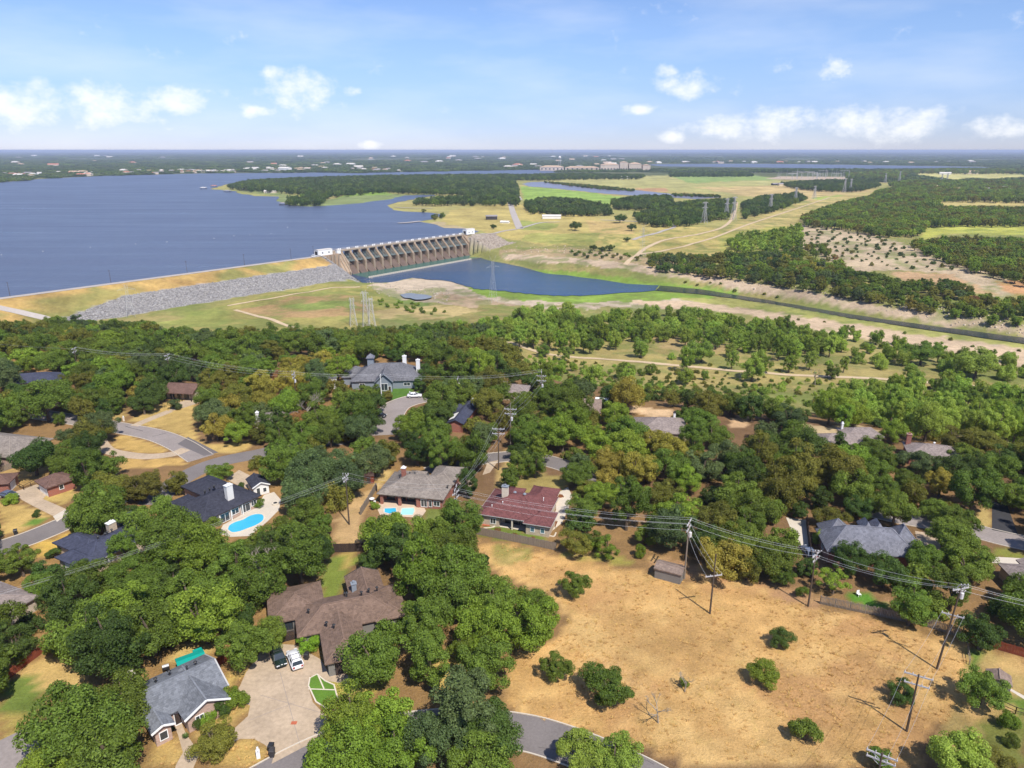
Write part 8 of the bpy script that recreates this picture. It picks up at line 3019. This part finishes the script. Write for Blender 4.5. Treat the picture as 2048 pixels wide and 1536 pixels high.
# ------------------------------------------------------------------ every other tree: woods that read as one mass
def template(name, kind, seed, colr, nl, ls):
    V, F, T, C = crown_arrays(seed, kind, nl, ls)
    V[:, 2] += CZ[kind]
    tb = trunk_mb(C, kind, seed) if nl > 900 else MB().bar((0, 0, -.05), (0, 0, CZ[kind]), .12, n=4)
    nV = len(V)
    V = np.concatenate([V, np.array(tb.v)])
    quads = [f for f in tb.f if len(f) == 4]
    polys = [f for f in tb.f if len(f) == 3]
    q2 = np.array(quads) + nV
    me = bpy.data.meshes.new(name)
    allq = np.concatenate([F, q2])
    me = raw_mesh(name, V, allq, T, [M['leaf_' + colr], M['bark']])
    mi = np.zeros(len(allq) + len(T), np.int32)
    mi[len(F):len(allq)] = 1
    me.polygons.foreach_set('material_index', mi)
    me.update()
    return bpy.data.objects.new(name, me)


TCOL = bpy.data.collections.new('woodland_kinds')
TIDX = {}
keys = []
for colr in ('bluegreen', 'bright', 'dark', 'light', 'mid', 'olive', 'rust', 'yellow'):
    for kind, seed in (('bush', 31), ('loose', 32), ('oak', 33), ('round', 34), ('tall', 35)):
        keys.append((colr, kind, seed))
for lvl, nl, mul in (('a', 6000, .78), ('b', 900, 1.7)):
    for (colr, kind, seed) in keys:
        used = any(t['col'] == colr and t['kind'] == kind for t in mass)
        if not used:
            continue
        base = {'bush': .085, 'loose': .06, 'oak': .062, 'round': .06, 'tall': .058}[kind]
        k = .5 if kind in ('bush', 'loose') else 1
        nm = '%s%02d' % (lvl, len(TIDX))
        o = template('wood_%s_%03d' % (lvl, len(TIDX)), kind, seed + 11 * (len(TIDX) % 8), colr, int(nl * k), base * mul)
        TCOL.objects.link(o)
        TIDX[(lvl, colr, kind)] = o.name
ORDER = {n: i for i, n in enumerate(sorted(o.name for o in TCOL.objects))}


def gn_group():
    g = bpy.data.node_groups.new('woodland', 'GeometryNodeTree')
    g.interface.new_socket('Geometry', in_out='INPUT', socket_type='NodeSocketGeometry')
    g.interface.new_socket('Geometry', in_out='OUTPUT', socket_type='NodeSocketGeometry')
    gi = N(g, 'NodeGroupInput')
    go = N(g, 'NodeGroupOutput')
    ip = N(g, 'GeometryNodeInstanceOnPoints')
    ci = N(g, 'GeometryNodeCollectionInfo')
    ci.inputs['Collection'].default_value = TCOL
    ci.inputs['Separate Children'].default_value = True
    ci.inputs['Reset Children'].default_value = True
    ip.inputs['Pick Instance'].default_value = True
    na = {}
    for nm, ty in (('kind_index', 'INT'), ('turn', 'FLOAT_VECTOR'), ('size', 'FLOAT_VECTOR')):
        a = N(g, 'GeometryNodeInputNamedAttribute')
        a.data_type = ty
        a.inputs['Name'].default_value = nm
        na[nm] = a.outputs['Attribute']
    m2p = N(g, 'GeometryNodeMeshToPoints')
    g.links.new(gi.outputs[0], m2p.inputs['Mesh'])
    g.links.new(m2p.outputs[0], ip.inputs['Points'])
    g.links.new(ci.outputs[0], ip.inputs['Instance'])
    g.links.new(na['kind_index'], ip.inputs['Instance Index'])
    g.links.new(na['turn'], ip.inputs['Rotation'])
    g.links.new(na['size'], ip.inputs['Scale'])
    g.links.new(ip.outputs[0], go.inputs[0])
    return g


GN = gn_group()


def scatter_obj(name, P, idx, rot, size, label, cat):
    me = bpy.data.meshes.new(name)
    me.vertices.add(len(P))
    me.vertices.foreach_set('co', np.asarray(P, np.float32).ravel())
    a = me.attributes.new('kind_index', 'INT', 'POINT')
    a.data.foreach_set('value', np.asarray(idx, np.int32))
    a = me.attributes.new('turn', 'FLOAT_VECTOR', 'POINT')
    a.data.foreach_set('vector', np.asarray(rot, np.float32).ravel())
    a = me.attributes.new('size', 'FLOAT_VECTOR', 'POINT')
    a.data.foreach_set('vector', np.asarray(size, np.float32).ravel())
    me.update()
    o = link(bpy.data.objects.new(name, me))
    md = o.modifiers.new('woodland', 'NODES')
    md.node_group = GN
    return tag(o, label, cat, kind='stuff')


MASSES = {'woodland': (('hill woods', 'front yards', 'central clump', 'bottom clump', ''), 'closed oak woods covering the hilltop between the houses'), 'valley_woods': (('valley',), 'light green trees scattered over the river valley'),
          'valley_shrubs': (('valley shrubs',), 'low shrubs on the valley grass and gravel'), 'bank_woods': (('far bank',), 'olive and green woods on the far river bank'), 'bank_shrubs': (('bank shrubs',), 'dark scrub dotted over the far bank and beige slope'),
          'peninsula_woods': (('peninsula woods',), 'dark woods covering the lake peninsula'), 'plain_woods': (('plain woods',), 'dark wood lots on the far plain'), 'east_woods': (('east woods',), 'broad green woods beyond the scrub slope'), 'plain_shrubs': (('plain shrubs',), 'low bushes lining the pond and shore')}
rt2 = np.random.RandomState(4)
for nm, (zones, lb) in MASSES.items():
    T_ = [t for t in mass if t['zone'] in zones]
    if not T_:
        continue
    P = [(t['x'], t['y'], t['z']) for t in T_]
    ix = [ORDER[TIDX[('a' if t['y'] < 560 else 'b', t['col'], t['kind'])]] for t in T_]
    rot = np.zeros((len(T_), 3))
    rot[:, 2] = rt2.uniform(0, 6.28, len(T_))
    sz = [(t['r'], t['r'], t['r'] * t['sz']) for t in T_]
    scatter_obj(nm, P, ix, rot, sz, lb, 'woods')

# dry grass tufts on the meadow and the parched lawns
TUFT = bpy.data.collections.new('tuft_kinds')
rg = random.Random(6)
for k, cc in enumerate(((.60, .385, .145), (.48, .29, .115), (.54, .36, .125))):
    gm_ = pm('dry_grass_%d' % k, cc, .25, 3.0, .95, .05)
    mb = MB()
    for q in range(26):
        a = rg.uniform(0, 6.28)
        d_ = rg.uniform(0, .28)
        b0 = Vector((math.cos(a) * d_, math.sin(a) * d_, 0))
        tip = b0 + Vector((math.cos(a) * rg.uniform(.05, .3), math.sin(a) * rg.uniform(.05, .3), rg.uniform(.12, .34)))
        sd_ = Vector((-math.sin(a), math.cos(a), 0)) * .03
        mb.add([b0 - sd_, b0 + sd_, tip], [(0, 1, 2)])
    me = bpy.data.meshes.new('tuft_%d' % k)
    me.from_pydata(mb.v, [], mb.f)
    me.materials.append(gm_)
    me.update()
    TUFT.objects.link(bpy.data.objects.new('tuft_%d' % k, me))
rn = np.random.RandomState(33)
n = 17000
X = rn.uniform(-60, 95, n)
Y = rn.uniform(58, 125, n)
px, py, dp = proj(X, Y, np.zeros(n))
mk = inpoly(px, py, PAINT[[i for i, p in enumerate(PAINT) if len(p[0]) > 25][-1]][0])
for p, c in PAINT:
    if c[0] > .44 and c[1] < .40 and min(q[1] for q in p) > 1280:
        mk |= inpoly(px, py, p)
mk &= (vnoise(X, Y, 5, 71) * .6 + vnoise(X, Y, 1.6, 72) * .4) > rn.uniform(.25, .75, n)
X, Y = X[mk], Y[mk]
GT = GN.copy()
for nd in GT.nodes:
    if nd.bl_idname == 'GeometryNodeCollectionInfo':
        nd.inputs['Collection'].default_value = TUFT
sz = rn.uniform(.35, 1.05, len(X))
rot = np.zeros((len(X), 3))
rot[:, 2] = rn.uniform(0, 6.28, len(X))
o = scatter_obj('dry_grass', np.stack([X, Y, np.zeros(len(X))], -1), rn.randint(0, 3, len(X)), rot, np.stack([sz, sz, sz * .9], -1), 'dry golden grass tufts over the meadow and lawns', 'grass')
o.modifiers[0].node_group = GT
print('tufts', len(X))

# the wooded country out to the horizon: wide low clumps of crowns
V, F, T, C = crown_arrays(91, 'clump', 700, .085)
V[:, 2] = V[:, 2] * .9 + .22
for k, (colr) in enumerate(('dark', 'bluegreen', 'mid')):
    me = raw_mesh('zz_far_%d' % k, V, F, T, [M['leaf_' + colr]])
    TCOL.objects.link(bpy.data.objects.new('zz_far_%d' % k, me))
ORDER = {n: i for i, n in enumerate(sorted(o.name for o in TCOL.objects))}
LAKE_W = [(p[0], p[1]) for p in lk]
ARM_W = [U(x, y, Z_LAKE) for x, y in ARM_PX]
OPENF = [p for p, c in PAINT[:20]]
rn = np.random.RandomState(12)
n = 34000
Y = 2100 * np.exp(rn.rand(n) ** .8 * math.log(34000 / 2100))
X = Y * rn.uniform(-1.05, 1.05, n)
ok = ~inpoly(X, Y, LAKE_W) & ~inpoly(X, Y, ARM_W)
den = vnoise(X, Y, 420, 81) * .5 + vnoise(X, Y, 1500, 82) * .5
ok &= den > (.36 + .16 * np.clip((Y - 5000) / 20000, 0, 1))
px, py, dp = proj(X, Y, np.full(n, PLAIN))
for p in OPENF:
    ok &= ~inpoly(px, py, p)
ok &= ~((py > 345) & (px > 1030) & (px < 1700))
ok &= ~inpoly(px, py, [(1284, 327), (1500, 326.5), (1960, 333), (2000, 338), (1680, 340), (1290, 337)])
X, Y = X[ok], Y[ok]
S = 9 + Y / 150.0
S = S * rn.uniform(.55, 1.25, len(S))
size = np.stack([S, S * .8, 8 + 4.5 * rn.rand(len(S)) + S * .035], -1)
rot = np.zeros((len(X), 3))
rot[:, 2] = rn.uniform(-.4, .4, len(X))
ix = np.array([ORDER['zz_far_%d' % k] for k in rn.choice(3, len(X), p=[.45, .35, .2])])
scatter_obj('distant_woods', np.stack([X, Y, np.full(len(X), PLAIN)], -1), ix, rot, size, 'wooded country stretching to the horizon', 'woods')
print('TREES', len(TREES), 'single', len(single), 'mass', len(mass), 'far', len(X))
# ------------------------------------------------------------------ the air
def build_haze():
    b = MB().box(-66000, 66000, -9000, 66000, -40.0, 79.0)
    m = bpy.data.materials.new('haze')
    m.use_nodes = True
    t = m.node_tree
    t.nodes.clear()
    out = N(t, 'ShaderNodeOutputMaterial')
    v = N(t, 'ShaderNodeVolumePrincipled')
    v.inputs['Color'].default_value = (.66, .76, 1.0, 1)
    v.inputs['Density'].default_value = HAZE
    v.inputs['Anisotropy'].default_value = .0
    t.links.new(v.outputs[0], out.inputs['Volume'])
    o = b.build('haze', m)
    tag(o, kind='stuff')


HAZE = 7.0e-5
build_haze()
